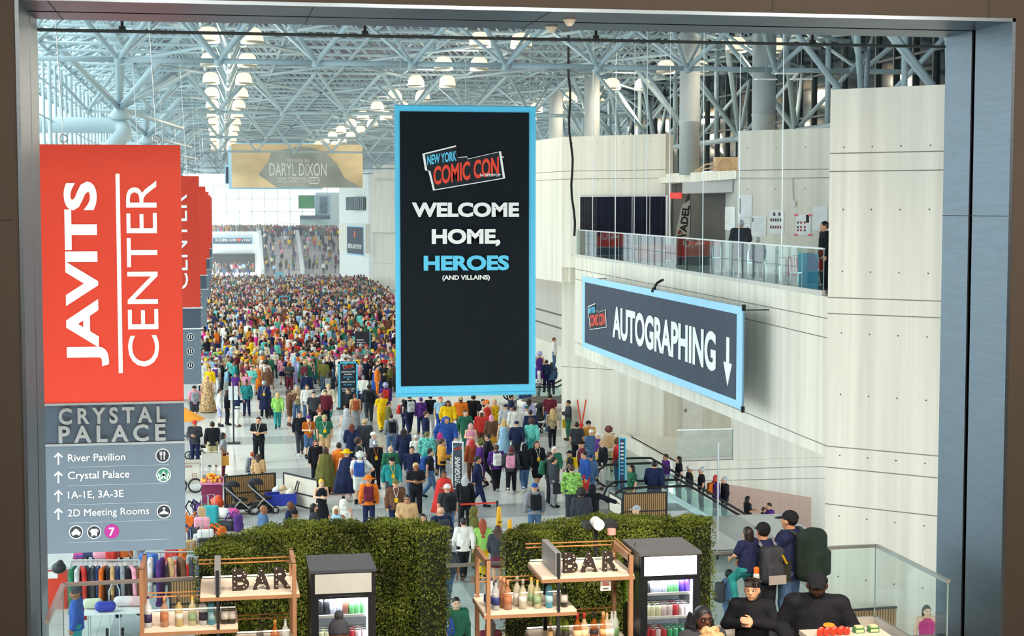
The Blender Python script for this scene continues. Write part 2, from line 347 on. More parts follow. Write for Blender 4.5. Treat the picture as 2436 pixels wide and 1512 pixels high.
# ---------------------------------------------------------------- near room: portal the camera looks through
N0, SL, N1 = 17.75, 18.72, 19.5
OX0 = PY(88, 45, N1).x; OX1 = PY(2250, 85, N1).x; OZ1 = PY(900, 62, N1).z
ROOMW = mat('dark_panel', '332d27', .75, var=.05, scale=2); METAL = mat('brushed_steel', '66727c', .42, 1, var=.1, scale=2, stretch=(1, 1, 14))
def portal_wall(name, lo, hi): return struct(name, MB().box(lo, hi), ROOMW)
portal_wall('wall_portal_left', (-14, N0, PLAT), (OX0 - .02, N1 - .02, 16)); portal_wall('wall_portal_right', (OX1 + .02, N0, PLAT), (22, N1 - .02, 16))
portal_wall('wall_portal_top', (OX0 - .02, N0, OZ1 + .02), (OX1 + .02, N1 - .02, 16))
for n_, lo, hi in (('wall_room_left', (-14.2, -3, PLAT), (-14, N0, 16)), ('wall_room_right', (22, -3, PLAT), (22.2, N0, 16)), ('wall_room_back', (-14, -3.2, PLAT), (22, -3, 16))):
    struct(n_, MB().box(lo, hi), ROOMW)
struct('ceiling_room', MB().box((-14, -3, 16), (22, N1, 16.2)), mat('room_ceiling', '4a4540', .9))
struct('floor_platform', MB().box((-14, -3, PLAT - .5), (22, N1, PLAT)), mat('room_floor', 'a9a49c', .4))
# lining of the opening: metal with the black shutter slot
tr = MB()
for y0, y1, mi in ((N0 - .02, SL - .05, 0), (SL - .05, SL + .05, 1), (SL + .05, N1, 0)):
    e = .0 if mi == 0 else -.02
    tr.mi = mi
    tr.box((OX0 - .04 + e, y0, PLAT), (OX0 + e, y1, OZ1 + .04)); tr.box((OX1 - e, y0, PLAT), (OX1 + .04 - e, y1, OZ1 + .04))
    tr.box((OX0 - .04, y0, OZ1 - e), (OX1 + .04, y1, OZ1 + .04 - e))
struct('trim_portal', tr, [METAL, mat('shutter_slot', '0a0d10', .7)])
jn = MB()
for x in (PY(1838, 20, N0).x, PY(2352, 30, N0).x): jn.box((x - .006, N0 - .004, OZ1), (x + .006, N0 + .01, 16))
for z in (PY(2340, 514, N0).z, ): jn.box((OX1 - .004, N0, z - .004), (OX1 + .01, N1, z + .004))
for x in (PY(150, 30, N1).x, PY(725, 40, N1).x, PY(1240, 60, N1).x): jn.box((x - .004, N0, OZ1 - .004), (x + .004, N1, OZ1 + .01))
jn.box((-14, N0 - .004, PY(20, 525, N0).z), (OX0 - .1, N0, PY(20, 525, N0).z + .012))
struct('trim_panel_joints', jn, mat('panel_joint', '2b2824', .9))
for k, (px, py, yy) in enumerate(((1355, 36, 18.35), (1312, 64, 19.1))):
    t = thing('smoke_detector', ('white smoke detector on the soffit, on the near side of the black slot', 'white smoke detector on the soffit, beyond the black slot')[k], 'smoke detector', (PY(px, py, yy).x, yy, OZ1))
    MB().lathe([(.07, 0), (.078, -.01), (.078, -.022)], 20).build('base', pm('d8d4c6', .5), t)
    MB().lathe([(.07, -.022), (.06, -.04), (.05, -.055), (.035, -.075), (.028, -.085)], 20).build('sensor_head', pm('e6e0d0', .5), t)
# pipe under the head of the opening, on the hall side
t = thing('sprinkler_pipe', 'thin dark pipe running across the top of the opening on hangers', 'pipe', (0, 20.6, PY(1218, 92, 20.6).z))
MB().tube((OX0 - .4, 0, 0), (OX1 + .6, 0, 0), .021, 8).build('pipe', pm('3d4648', .5, .3), t)
for px in (291, 868, 1417, 1932):
    x = PY(px, 80, 20.6).x
    MB().box((x - .018, -.018, 0), (x + .018, .018, .35)).box((x - .04, -.03, -.01), (x + .04, .03, .06)).build('hanger', pm('2f3638', .5, .3), t)
struct('wall_hall_near', MB().box((OX0 - 12, N1, OZ1 + .1), (OX1 + 14, N1 + .3, 20)), CONC)

light('recess_spot', 'SPOT', (17.2, 57, zb0_ - .2), 120, (1, .95, .88), .1, aim=(17.75, 56.6, BALC)).data.spot_size = R(70)

# far dark window band, booth and stair tower
q0, q1 = PY(832, 484, 229), PY(876, 484, 223.5); u_ = Vector((q1.x - q0.x, q1.y - q0.y, 0)); l_ = u_.length; u_.normalize(); h_ = PY(850, 468, 226).z - PY(850, 500, 226).z
t = thing('louvre_window', 'dark slatted window band high on the white far side wall', 'window', (q0 + q1) / 2 - Vector((.5, .5, 0)))
MB().prism(rect(l_, h_), (0, 0, 0), u_, UZW, .1).build('dark_glass', pm('4a5560', .4), t)
m_ = MB(); [m_.prism([(x + k * l_ / 9 - l_ * .45, y) for x, y in rect(.12, h_)], (0, 0, 0), u_, UZW, .2) for k in range(9)]; m_.build('slats', pm('9aa5aa', .5), t)
a, w, h = pxbox(750, 463, 786, 512, 283); t = thing('stair_tower', 'pale blue stair tower beside the green plant panel at the far end', 'stair tower', (a.x, 283, a.z))
MB().box((-w / 2, 0, -h / 2), (w / 2, 2, h / 2)).build('shell', pm('a9c4cf', .6), t); MB().box((-w * .2, -.1, -h * .4), (w * .3, 0, h * .4)).build('opening', pm('5d7a86', .5), t)
m_ = MB(); [m_.box((-w * .5 + k * w * .11, -.9, -h * .5 + k * h * .07), (-w * .5 + (k + 1) * w * .11, -.1, -h * .5 + (k + 1) * h * .07)) for k in range(8)]; m_.build('stair_flight', pm('6f97a3', .6), t)
a, w, h = pxbox(714, 512, 786, 543, 281); t = thing('booth', 'booth with a dark fascia and pale printed wall below the stair tower', 'booth', (a.x, 281, a.z))
MB().box((-w / 2, 0, h * .2), (w / 2, 1.5, h / 2)).build('fascia', pm('3f5866', .6), t); MB().box((-w / 2, .1, -h / 2 - 1), (w / 2, 1.4, h * .2)).build('printed_wall', mat('booth_print', 'b9d2c6', .7, var=.5, scale=.6), t)
# ---------------------------------------------------------------- roof: space frame, deck, glazing
TUBE = mat('frame_paint', 'a4b8bf', .45, var=.04, spec=.4)
M_ = 3.048; ZL, ZB, ZC, ZD = 14.8, 16.5, 18.1, 18.9
XE = -3.6                      # edge of the solid deck; glazing beyond
ch, dg, dp = MB(), MB(), MB()
xs = [XE - 2 * M_ + M_ * i for i in range(19)]
ys = [40 + M_ * j for j in range(86)]
for y in ys:
    far = y > 150; n = 4 if far else 6
    ch.tube((xs[0], y, ZB), (xs[-1], y, ZB), .06, n)
    ch.tube((xs[0], y + M_ / 2, ZC), (xs[-1], y + M_ / 2, ZC), .06, n)
for x in xs:
    ch.tube((x, ys[0], ZB), (x, ys[-1], ZB), .06, 6); ch.tube((x + M_ / 2, ys[0], ZC), (x + M_ / 2, ys[-1], ZC), .06, 5)
for j, y in enumerate(ys):
    if y > 215: continue
    n = 3 if y > 110 else 5
    for x in xs[:-1]:
        for sx in (-1, 1):
            for sy in (-1, 1):
                dg.tube((x, y, ZB), (x + sx * M_ / 2, y + sy * M_ / 2, ZC), .045, n, cap=False)
struct('ceiling_frame_chords', ch, TUBE, True); struct('ceiling_frame_webs', dg, TUBE, True)
# deep trusses across the hall every 27.4 m and along it, hanging below the frame
rows = [52, 79.4, 106.8, 134.2, 161.6, 189, 216.4]
for y in rows:
    tr = MB(); xr = [XE - M_ + M_ * i + .6 for i in range(17)]
    for i, x in enumerate(xr):
        n = 8 if y < 100 else 5
        tr.tube((x, y, ZL), (x + M_, y, ZL), .085, n)
        tr.lathe([(.02, -.17), (.13, -.12), (.17, 0), (.13, .12), (.02, .17)], 8, (x, y, ZL))
        for sx in (-1, 1):
            for sy in (-1, 1): tr.tube((x, y, ZL), (x + sx * M_ / 2, y + sy * M_ / 2 * 1.6, ZB + .1), .085 if sy < 0 else .06, n, cap=False)
            tr.tube((x + sx * M_ / 2, y - M_ * .8, ZB + .1), (x + sx * M_, y - M_ * .8 - M_ / 2, ZC), .075, n, cap=False)
    struct('ceiling_truss', tr, TUBE, True)
for x in (.45, 27.9):
    tr = MB()
    for j in range(52):
        y = 54 + M_ * j
        tr.tube((x, y, ZL + .6), (x, y + M_, ZL + .6), .085, 6); 
        for sx in (-1, 1):
            for sy in (-1, 1): tr.tube((x, y, ZL + .6), (x + sx * .5, y + sy * M_ / 2, ZB + .1), .045, 4, cap=False)
    struct('ceiling_truss_long', tr, TUBE, True)
# diagonal wind members crossing below the frame
wd = MB()
for j in range(8):
    for i in range(5):
        x, y = XE + 9.14 * i, 52 + 18.3 * j
        wd.tube((x, y, ZB - .1), (x + 9.14, y + 18.3, ZB - .1), .07, 5); wd.tube((x + 9.14, y, ZB - .1), (x, y + 18.3, ZB - .1), .07, 5)
struct('ceiling_frame_bracing', wd, TUBE, True)
# deck strips with skylight gaps
dk = MB()
for y in ys: dk.box((XE, y - .2, ZD), (64, y + 2.5, ZD + .1))
dk.box((-14, 19.5, ZD), (64, 39.8, ZD + .1))
struct('ceiling_deck', dk, mat('deck_panel', '625f68', .7, var=.1))
# side glazing: flat glass strip, then tall glass wall with tubes
XG = -7.2
gz = MB(); gz.quad((XE, 34, ZD), (XE, FE, ZD), (XG, FE, ZD), (XG, 34, ZD)); gz.quad((XG, 34, 0), (XG, FE, 0), (XG, FE, ZD), (XG, 34, ZD))
gw = struct('window_2', gz, glassmat('clear_glazing'))
mu = MB()
for j, y in enumerate(np.arange(44, 240, 2.55)):
    mu.tube((XG + .15, y, 0), (XG + .15, y, ZD), .1 if j % 2 else .07, 6)
    mu.tube((XG + .1, y, ZD - .1), (XE, y, ZD - .1), .07, 5)
    if j % 2 == 0: mu.tube((XG + .2, y, ZB), (XE, y + 2.5, ZC), .08, 5); mu.tube((XG + .2, y + 5, ZB), (XE, y + 2.5, ZC), .08, 5)
for z in np.arange(2, ZD, 1.5): mu.tube((XG + .1, 36, z), (XG + .1, 240, z), .03, 4)
for k in range(4): mu.tube((XG + (XE - XG) * k / 3, 36, ZD - .1), (XG + (XE - XG) * k / 3, 240, ZD - .1), .05, 5)
mu.build('window_mullions', TUBE, gw, True)
# tree columns along the glass side: node, big struts, fat pipe with elbow
for k, y in enumerate((74, 101.4, 128.8, 156.2, 183.6)):
    c = Vector((-4.25, y, 14.6)); tr = MB(); n = 12 if k < 2 else 8
    tr.lathe([(.05, -.55), (.42, -.5), (.5, -.3), (.3, -.1), (.22, .2), (.05, .3)], n, c)
    for dx, dy, dz, r in ((3.2, -8, 2.9, .15), (3.2, 8, 2.9, .15), (-2.9, -9, 3.0, .13), (-2.9, 6, 3.0, .13), (-.05, -.4, 4.2, .15), (.28, -.1, 4.2, .12), (2.4, 13.6, -.2, .12), (3.5, 2, 2.1, .1)):
        tr.tube(c, c + Vector((dx, dy, dz)), r, n)
    tr.path([c + Vector((-6, 0, -.75)), c + Vector((-1.2, 0, -.75)), c + Vector((-.2, 0, -.75)), c + Vector((.12, -.1, -.85)), c + Vector((.2, -.35, -1.1)), c + Vector((-.1, -.8, -1.5)), c + Vector((-2.6, -4, -4.6)), c + Vector((-3.0, -4.5, -14.6))], .36, n)
    struct('column_tree', tr, TUBE, True)
# right side above the concrete: dark glazed wall, trusses, round columns
XR = 23.5
dg_ = MB(); dg_.quad((XR, 30, 12), (XR, 92, 12), (XR, 92, ZD), (XR, 30, ZD)); dw = struct('window_3', dg_, mat('dark_glazing', '1d2a30', .08, var=.5, scale=.8, spec=.8))
mu = MB()
for y in np.arange(30, 92, 1.6): mu.box((XR - .12, y - .05, 12), (XR, y + .05, ZD))
for z in (13.8, 15.4, 17): mu.box((XR - .1, 30, z), (XR, 92, z + .08))
mu.build('window_mullions', pm('4c5658', .5), dw)
tr = MB()
for i in range(9):
    y = 36 + 6.1 * i; x = 19.9
    tr.tube((x, y, 12.9), (x, y + 6.1, 12.9), .11, 8); tr.tube((x, y, 12.9), (x - 1.6, y + 3.05, ZB), .1, 6); tr.tube((x - 1.6, y + 3.05, ZB), (x, y + 6.1, 12.9), .1, 6)
    tr.tube((x, y, 12.9), (x + 1.4, y + 3.05, 15.4), .08, 6); tr.tube((x + 1.4, y + 3.05, 15.4), (x, y + 6.1, 12.9), .08, 6)
    tr.tube((x, y + 3.05, 12.9), (x, y + 3.05, ZB + .3), .1, 8); tr.tube((x - 3, y, ZB), (x, y, 13), .08, 6); tr.tube((x - 3, y + 2, ZB), (x + 1.4, y + 3.05, 15.4), .06, 6)
    tr.lathe([(.02, -.2), (.2, 0), (.02, .2)], 8, (x, y, 12.9))
struct('ceiling_truss_side', tr, TUBE, True)
for px, Yc, d in ((1640, 57, .74), (1816, 52.6, .8), (1408, 75, .74), (1322, 84, .74)):
    x = PY(px, 350, Yc).x
    struct('column_round', MB().lathe([(d / 2, zb1_), (d / 2, 13.3), (d / 2 + .015, 13.31), (d / 2 + .015, 13.36), (d / 2, 13.37), (d / 2, ZB)], 28, (x, Yc, 0)), mat('column_grey', 'b9c0c0', .5, var=.04), True)
# ---------------------------------------------------------------- pendant lamps
DOME = mat('lamp_dome', 'ffe2b4', .4, var=.0, emit=.7); LENS = mat('lamp_lens', 'fff0cc', .4, var=0, emit=2.6)
proto = thing('pendant_lamp', '', 'lamp', group='pendant lamps under the roof')
MB().lathe([(.06, .46), (.2, .44), (.31, .34), (.36, .16), (.375, 0)], 20).build('shade', DOME, proto, True)
MB().lathe([(.38, 0), (.38, -.05), (.36, -.07)], 20).build('rim', pm('b9b4a6', .4), proto, True)
MB().lathe([(.35, -.02), (.3, -.06), (.02, -.07)], 20).build('lens', LENS, proto, True)
MB().tube((0, 0, .37), (0, 0, .75), .02, 5).build('stem', pm('9aa3a4', .5), proto)
first = True; nth = 'first second third fourth fifth sixth seventh eighth ninth tenth eleventh twelfth thirteenth fourteenth'.split()
rown = ['beside the glass wall', 'above the welcome banner', 'over the hall side', 'near the columns', 'in front of the round columns', 'over the dark glazing']
side = ['inner', 'outer']
for ci in range(4):
    for k in range(13):
        if ci == 3 and k > 3: continue
        for s in range(2):
            x = .45 + 9.14 * ci + (-.72 if s == 0 else .72); y = 55.2 + 9.14 * k
            z = 15.75
            lab = f'glowing dome lamp, {nth[k]} from the opening, {side[s]} line of the pair {rown[ci]}'
            o = proto if first else dup(proto); first = False
            o.location = (x, y, z); o['label'] = lab
            if s == 0 and k < 12: light('lamp_glow', 'POINT', (x + .72, y, z - .3), 160, (1, .86, .66), .3)
# ---------------------------------------------------------------- suspended cables
t = None
for i, px in enumerate((1425, 1480, 1525, 1555, 1610, 1690, 1777, 1880)):
    tt = (px - 1365) / (1963 - 1365); Yc = 14.0 * 3850 / (px - 520) * .985
    p = PY(px, 660 + i * 11, Yc); q = Vector((p.x - .25, p.y, 7.2 - .05 * i))
    o = MB().tube(q, (q.x, q.y, ZD), .012, 5).build('steel_cable', pm('dfe6e6', .4, .4))
    tag(o, f'thin pale steel cable hanging in front of the balcony, {nth[i]} from its far end', 'cable', 'steel cables in front of the balcony')
p0, p1 = PY(1352, 180, 58), PY(1366, 560, 62)
pts = [p0 + (p1 - p0) * (k / 12) + Vector((.05 * math.sin(k * 1.3), 0, 0)) for k in range(13)]; pts = [Vector((p0.x, p0.y, ZB))] + pts
tag(MB().path(pts, .045, 6).build('black_cable', pm('23282a', .7)), 'thick black cable hanging from the roof frame down to the end of the balcony rail', 'cable')
t = thing('hanging_fixture', 'small white flat fixtures on bars hung by a round column', 'light fixture', PY(1862, 178, 44))
for k, (dx, dz) in enumerate(((-.5, -.12), (.1, .05), (.55, -.1))):
    MB().box((dx - .3, -.12, dz - .03), (dx + .3, .12, dz)).build('panel', pm('dfe2df', .4), t)
    MB().tube((dx, 0, dz), (dx, 0, dz + 2.2), .012, 5).build('rod', pm('888f90', .4), t)
# ---------------------------------------------------------------- hanging banners
def cables(t, pts, zt):
    for p in pts: MB().tube(p, (p[0], p[1], zt), .008, 5).build('cable', pm('9aa0a0', .4, .5), t)
# tall welcome banner
YB = 40
t = thing('banner', 'tall black hanging banner with a sky-blue border reading WELCOME HOME, HEROES', 'banner')
tl, br = PY(939, 252, YB), PY(1275, 934, YB); cx_, cz_ = (tl.x + br.x) / 2, (tl.z + br.z) / 2; w, h = br.x - tl.x, tl.z - br.z
def wavy(w, h, Y0, cx, cz, amp, m, name, par, nx=24, nz=10):
    mb = MB(); vs = []
    for j in range(nz + 1):
        for i in range(nx + 1):
            u, v = i / nx, j / nz
            vs.append((cx - w / 2 + w * u, Y0 + amp * (math.sin(u * 9 + v * 2) * (1 - v) * .6 + math.sin(u * 3.1 - v * 3) * .5 * (1 - abs(2 * v - 1))), cz - h / 2 + h * v))
    mb.add(vs, [(j * (nx + 1) + i, j * (nx + 1) + i + 1, (j + 1) * (nx + 1) + i + 1, (j + 1) * (nx + 1) + i) for j in range(nz) for i in range(nx)])
    return mb.build(name, m, par, True)
BK = mat('banner_black', '0c161c', .75, var=.12, scale=1.2, stretch=(2, 1, .25), spec=.2)
wavy(w, h, YB + .06, cx_, cz_, .03, SKY, 'border', t); 
a, iw, ih = pxbox(954, 268, 1260, 918, YB); wavy(iw, ih, YB + .035, a.x, a.z, .02, BK, 'black_panel', t)
MB().tube((tl.x, YB + .06, tl.z), (br.x, YB + .06, tl.z), .035, 8).build('top_pole', SKY, t)
MB().tube((tl.x, YB + .06, br.z), (br.x, YB + .06, br.z), .045, 8).build('bottom_pole', SKY, t)
for s, x0, y0, x1, y1, mm in (('WELCOME', 980, 481, 1235, 516, WHITE), ('HOME,', 1027, 544, 1190, 586, WHITE), ('HEROES', 1008, 607, 1211, 643, SKY), ('(AND VILLAINS)', 1052, 654, 1165, 668, WHITE)):
    a, ww, hh = pxbox(x0, y0, x1, y1, YB); lettering('lettering', s, (a.x, YB - .02, a.z), ww, hh, mm, t, off=.045 if hh > .2 else .03, lift=.012)
a, ww, hh = pxbox(1017, 370, 1192, 433, YB); con_logo(t, (a.x, YB - .02, a.z), ww)
a, ww, hh = pxbox(1142, 413, 1190, 421, YB); lettering('lettering', 'by REEDPOP', (a.x, YB - .035, a.z), ww, hh, WHITE, t, off=.02)
a, ww, hh = pxbox(1193, 372, 1198, 376, YB); lettering('lettering', 'TM', (a.x, YB - .035, a.z), ww, hh, WHITE, t)
cables(t, [(tl.x + .15, YB + .06, tl.z), (br.x - .15, YB + .06, tl.z), (cx_, YB + .06, tl.z)], ZD)
# row of red signs hung along the glass side
RED = mat('sign_red', 'c9361e', .55, var=.03); GREY = mat('sign_grey', '63737f', .5, var=.03); DKG = mat('sign_dark', '41505f', .5, var=.04); STEEL = mat('sign_steel', 'c4cacb', .3, .8, var=.05)
Y1 = 27.0
aL, aR = PY(97, 600, Y1).x, PY(432, 600, Y1).x; zt = PY(265, 344, Y1).z; z1 = PY(270, 958, Y1).z; z2 = PY(270, 1054, Y1).z; z3 = PY(275, 1311, Y1).z
cx = (aL + aR) / 2; ww = aR - aL
def red_sign(k, label, detail):
    t = thing('hall_sign', label, 'sign', (cx, Y1 * 1.0 + (k * 25.6), 0), group='red signs in a row along the glass side')
    MB().box((-ww / 2, 0, z1), (ww / 2, .22, zt)).build('red_panel', RED, t)
    MB().box((-ww / 2, .01, z2), (ww / 2, .21, z1 - .02)).build('name_panel', DKG, t)
    MB().box((-ww / 2, 0, z3), (ww / 2, .22, z2 - .02)).build('direction_panel', GREY, t)
    for z in (z1, z2): MB().box((-ww / 2 - .02, -.02, z - .025), (ww / 2 + .08, .24, z + .012)).build('steel_band', STEEL, t)
    for x in (-ww * .33, ww * .33):
        MB().path([(x + .06 * math.cos(a_), .11, zt + .1 + .06 * math.sin(a_)) for a_ in np.linspace(0, 2 * PI, 13)[:-1]], .012, 5, True).build('eye_bolt', STEEL, t)
        MB().tube((x, .11, zt + .04), (x, .11, zt), .02, 6).build('bolt_stem', STEEL, t)
        MB().tube((x, .11, zt + .15), (x - .25, .11, 16.4), .008, 5).build('cable', STEEL, t)
    P = lambda x0, y0, x1, y1: (lambda r: (r[0].x - cx, r[0].z, r[1], r[2]))(pxbox(x0, y0, x1, y1, Y1))
    up, lf = UZW, Vector((-1, 0, 0))
    x, z, w_, h_ = P(155, 432, 256, 872); lettering('lettering', 'JAVITS', (x, 0, z), h_, w_, WHITE, t, up, lf, .035)
    x, z, w_, h_ = P(302, 430, 376, 872); lettering('lettering', 'CENTER', (x, 0, z), h_, w_, WHITE, t, up, lf, .0)
    x, z, w_, h_ = P(277, 414, 290, 888); plate('rule', rect(w_ * .75, h_), (x, -.001, z), WHITE, t)
    if detail:
        for s, y0, y1 in (('CRYSTAL', 967, 1006), ('PALACE', 1009, 1050)):
            x, z, w_, h_ = P(141, y0, 395, y1); lettering('raised_lettering', s, (x, 0, z), w_, h_, mat('letter_steel', 'a9adab', .35, .7, var=.1), t, off=.03, ext=.02, lift=.05, track=1.45)
        ARW = [(-.012, -.10), (.012, -.10), (.012, .055), (.055, .012), (.07, .03), (0, .10), (-.07, .03), (-.055, .012), (-.012, .055)]
        for s, x1, y in (('River Pavilion', 298, 1087), ('Crystal Palace', 308, 1131), ('1A-1E, 3A-3E', 294, 1176), ('2D Meeting Rooms', 355, 1219)):
            x, z, w_, h_ = P(162, y - 12, x1, y + 12); lettering('lettering', s, (x, 0, z), w_, None, WHITE, t, off=0.0 if 'M' in s else .006)
            x, z, w_, h_ = P(130, y - 8, 148, y + 14); plate('arrow', ARW, (x, -.001, z), WHITE, t, t=.004)
            x, z, w_, h_ = P(163, y + 19, 403, y + 22); plate('rule', rect(w_, .007), (x, -.001, z), mat('rule_grey', 'a5b0b8', .6), t)
        x, z, w_, h_ = P(166, 1283, 405, 1288); plate('rule', rect(w_, .007), (x, -.001, z), MATS['rule_grey'], t)
        x, z, w_, h_ = P(277, 414, 290, 888)
        def badge(px, py, r, ring, fill, shapes, name):
            x, z, _, _ = P(px - 5, py - 5, px + 5, py + 5); mb = MB(); o = (x, -.001, z); mb.prism(disc(r, 28), o, UXW, UZW, .004); mb.mi = 1
            mb.prism(disc(r * .88, 28), o, UXW, UZW, .006); mb.mi = 2
            for sh in shapes: mb.prism([(a_ * r, b_ * r) for a_, b_ in sh], o, UXW, UZW, .009)
            mb.build(name, [ring, fill, WHITE], t)
        DK = pm('1c2129', .5); bx = lambda a_, b_, c_, d_: [(a_, b_), (c_, b_), (c_, d_), (a_, d_)]
        badge(387, 1083, .115, WHITE, DK, [bx(-.28, -.6, -.16, .1), bx(-.4, .1, -.06, .22), bx(-.4, .2, -.33, .6), bx(-.26, .2, -.19, .6), bx(-.13, .2, -.06, .6), [(.14, -.6), (.28, -.6), (.28, .0), (.38, .1), (.38, .5), (.26, .62), (.14, .55)]], 'dining_symbol')
        GRN = pm('2f7d62', .5)
        badge(389, 1129, .118, WHITE, GRN, [disc(.2, 12, 0, .02), [(-.2, .3), (-.1, .38), (0, .62), (.1, .38), (.2, .3)], [(-.3, .2), (-.2, -.1), (-.35, -.6), (-.15, -.55), (0, -.2), (.15, -.55), (.35, -.6), (.2, -.1), (.3, .2), (.1, .25), (-.1, .25)], [(-.8, -.3), (-.6, -.1), (-.55, .3), (-.75, .2)], [(.8, -.3), (.75, .2), (.55, .3), (.6, -.1)], bx(-.55, -.72, -.42, .02), bx(.42, -.72, .55, .02)], 'coffee_emblem')
        badge(390, 1216, .115, WHITE, DK, [[(-.65, -.35), (-.65, -.22), (-.02, .16), (.02, .16), (.65, -.22), (.65, -.35)], [(-.06, .1), (.06, .1), (.06, .3), (.2, .38), (.2, .55), (-.1, .6), (-.2, .45), (-.1, .42), (.06, .44), (-.06, .36)]], 'hanger_symbol')
        badge(181, 1265, .112, WHITE, DK, [[(-.6, -.35), (.6, -.35), (.65, 0), (.45, .08), (.3, .35), (-.3, .35), (-.45, .08), (-.65, 0)], bx(-.15, .36, .15, .5), bx(-.5, -.5, -.3, -.34), bx(.3, -.5, .5, -.34)], 'taxi_symbol')
        badge(224, 1265, .112, WHITE, DK, [[(-.4, -.45), (.4, -.45), (.45, .5), (-.45, .5)], bx(-.6, .0, -.5, .3), bx(.5, .0, .6, .3), bx(-.38, -.6, -.2, -.44), bx(.2, -.6, .38, -.44)], 'bus_symbol')
        PUR = pm('a3167f', .5); badge(266, 1263, .118, PUR, PUR, [], 'line_symbol')
        x, z, w_, h_ = P(260, 1254, 272, 1274); lettering('lettering', '7', (x, 0, z), None, h_, WHITE, t, off=.02, lift=.012)
    else:
        DK = pm('1c2129', .5)
        for y in (1085, 1150, 1215):
            x, z, _, _ = P(380, y, 400, y + 10); mb = MB(); mb.prism(disc(.115, 20), (x, -.001, z), UXW, UZW, .004); mb.mi = 1; mb.prism(disc(.1, 20), (x, -.001, z), UXW, UZW, .006); mb.mi = 0
            for dx in (-.03, .03): mb.prism(rect(.025, .12), (x + dx, -.001, z), UXW, UZW, .009)
            mb.build('symbol', [WHITE, DK], t)
            x, z, w_, _ = P(163, y + 25, 403, y + 28); plate('rule', rect(w_, .007), (x, -.001, z), MATS['rule_grey'], t)
    return t
red_sign(0, 'nearest red hanging sign lettered JAVITS CENTER above a CRYSTAL PALACE directory', True)
for k in range(1, 6):
    red_sign(k, f'red hanging sign mostly hidden behind others, {["", "second", "third", "fourth", "fifth", "sixth"][k]} in the row from the opening', False)
# autographing banner along the balcony wall
A0, A1 = PY(1387, 735, 58.6), PY(1768, 860, 39.4)
ux = Vector((A1.x - A0.x, A1.y - A0.y, 0)); LA = ux.length; ux.normalize()
zt0, zb0 = PY(1387, 653, 58.6).z, PY(1387, 818, 58.6).z; zt1, zb1 = PY(1771, 734, 39.4).z, PY(1766, 985, 39.4).z
zt, zb = (zt0 + zt1) / 2, (zb0 + zb1) / 2; HA = zt - zb; mid = Vector(((A0.x + A1.x) / 2, (A0.y + A1.y) / 2, (zt + zb) / 2))
na = ux.cross(UZW)
t = thing('banner', 'long dark banner on the balcony wall lettered AUTOGRAPHING with a down arrow', 'banner')
LB = mat('pale_blue_border', '9fd3f2', .6, var=.03); NV = mat('banner_slate', '3d4656', .8, var=.12, scale=1, stretch=(1, 1, .25))
plate('border', rect(LA, HA), mid, LB, t, ux, UZW, .03)
plate('panel', rect(LA - .95, HA - .42), mid, NV, t, ux, UZW, .035)
def on_a(px, py):      # pixel -> plane of the banner
    d = ray(px, py); k = (mid - CAM0).dot(na) / d.dot(na); return CAM0 + d * k
def abox(x0, y0, x1, y1):
    a, b = on_a(x0, (y0 + y1) / 2), on_a(x1, (y0 + y1) / 2); return on_a((x0 + x1) / 2, (y0 + y1) / 2), (b - a).dot(ux)
c1, c2 = on_a(1461, 765), on_a(1707, 840); hh = (on_a(1466, 738).z - on_a(1466, 797).z)
lettering('lettering', 'AUTOGRAPHING', (c1 + c2) / 2 + Vector((0, 0, .02)), (c2 - c1).dot(ux), 1.08, WHITE, t, ux, UZW, .035, lift=.05)
c = on_a(1735, 858); plate('arrow', [(-.12, .62), (.12, .62), (.12, -.05), (.36, -.05), (0, -.66), (-.36, -.05), (-.12, -.05)], c, WHITE, t, ux, UZW, .05)
c = on_a(1424, 757); con_logo(t, c, 2.7, ux, UZW * .62, .09)
MB().path([mid - ux * LA / 2 + UZW * HA / 2, mid - ux * LA / 2 - UZW * HA / 2], .02).path([mid + ux * LA / 2 + UZW * HA / 2, mid + ux * LA / 2 - UZW * HA / 2], .025).build('side_pole', pm('6f9bb8', .5), t)
for sx in (-1, 1):
    c = mid + ux * (LA / 2 - .3) * sx + UZW * (HA / 2 - .1); MB().tube(c - na * .02, c - na * 1.2, .015, 6).build('wall_bracket', BLACK, t)
c = mid + ux * LA / 2; MB().box((c.x - .04, c.y - .04, zt - .1), (c.x + .04, c.y + .04, zt + .06)).box((c.x - .04, c.y - .04, zb - .06), (c.x + .04, c.y + .04, zb + .1)).build('clip', BLACK, t)
# rod and light bracket on the parapet above the banner
p = on_a(1556, 686) + UZW * .05; t = thing('bracket_light', 'small black bracket lamp on the parapet just above the long banner', 'lamp', p)
MB().path([(0, 0, -.05), (.06, -.1, .12), (.2, -.1, .2), (.35, .25, .2)], .04, 8).build('arm', BLACK, t); MB().lathe([(.05, 0), (.09, -.08), (.1, -.14)], 12, (0, 0, -.02)).build('lamp_head', BLACK, t)
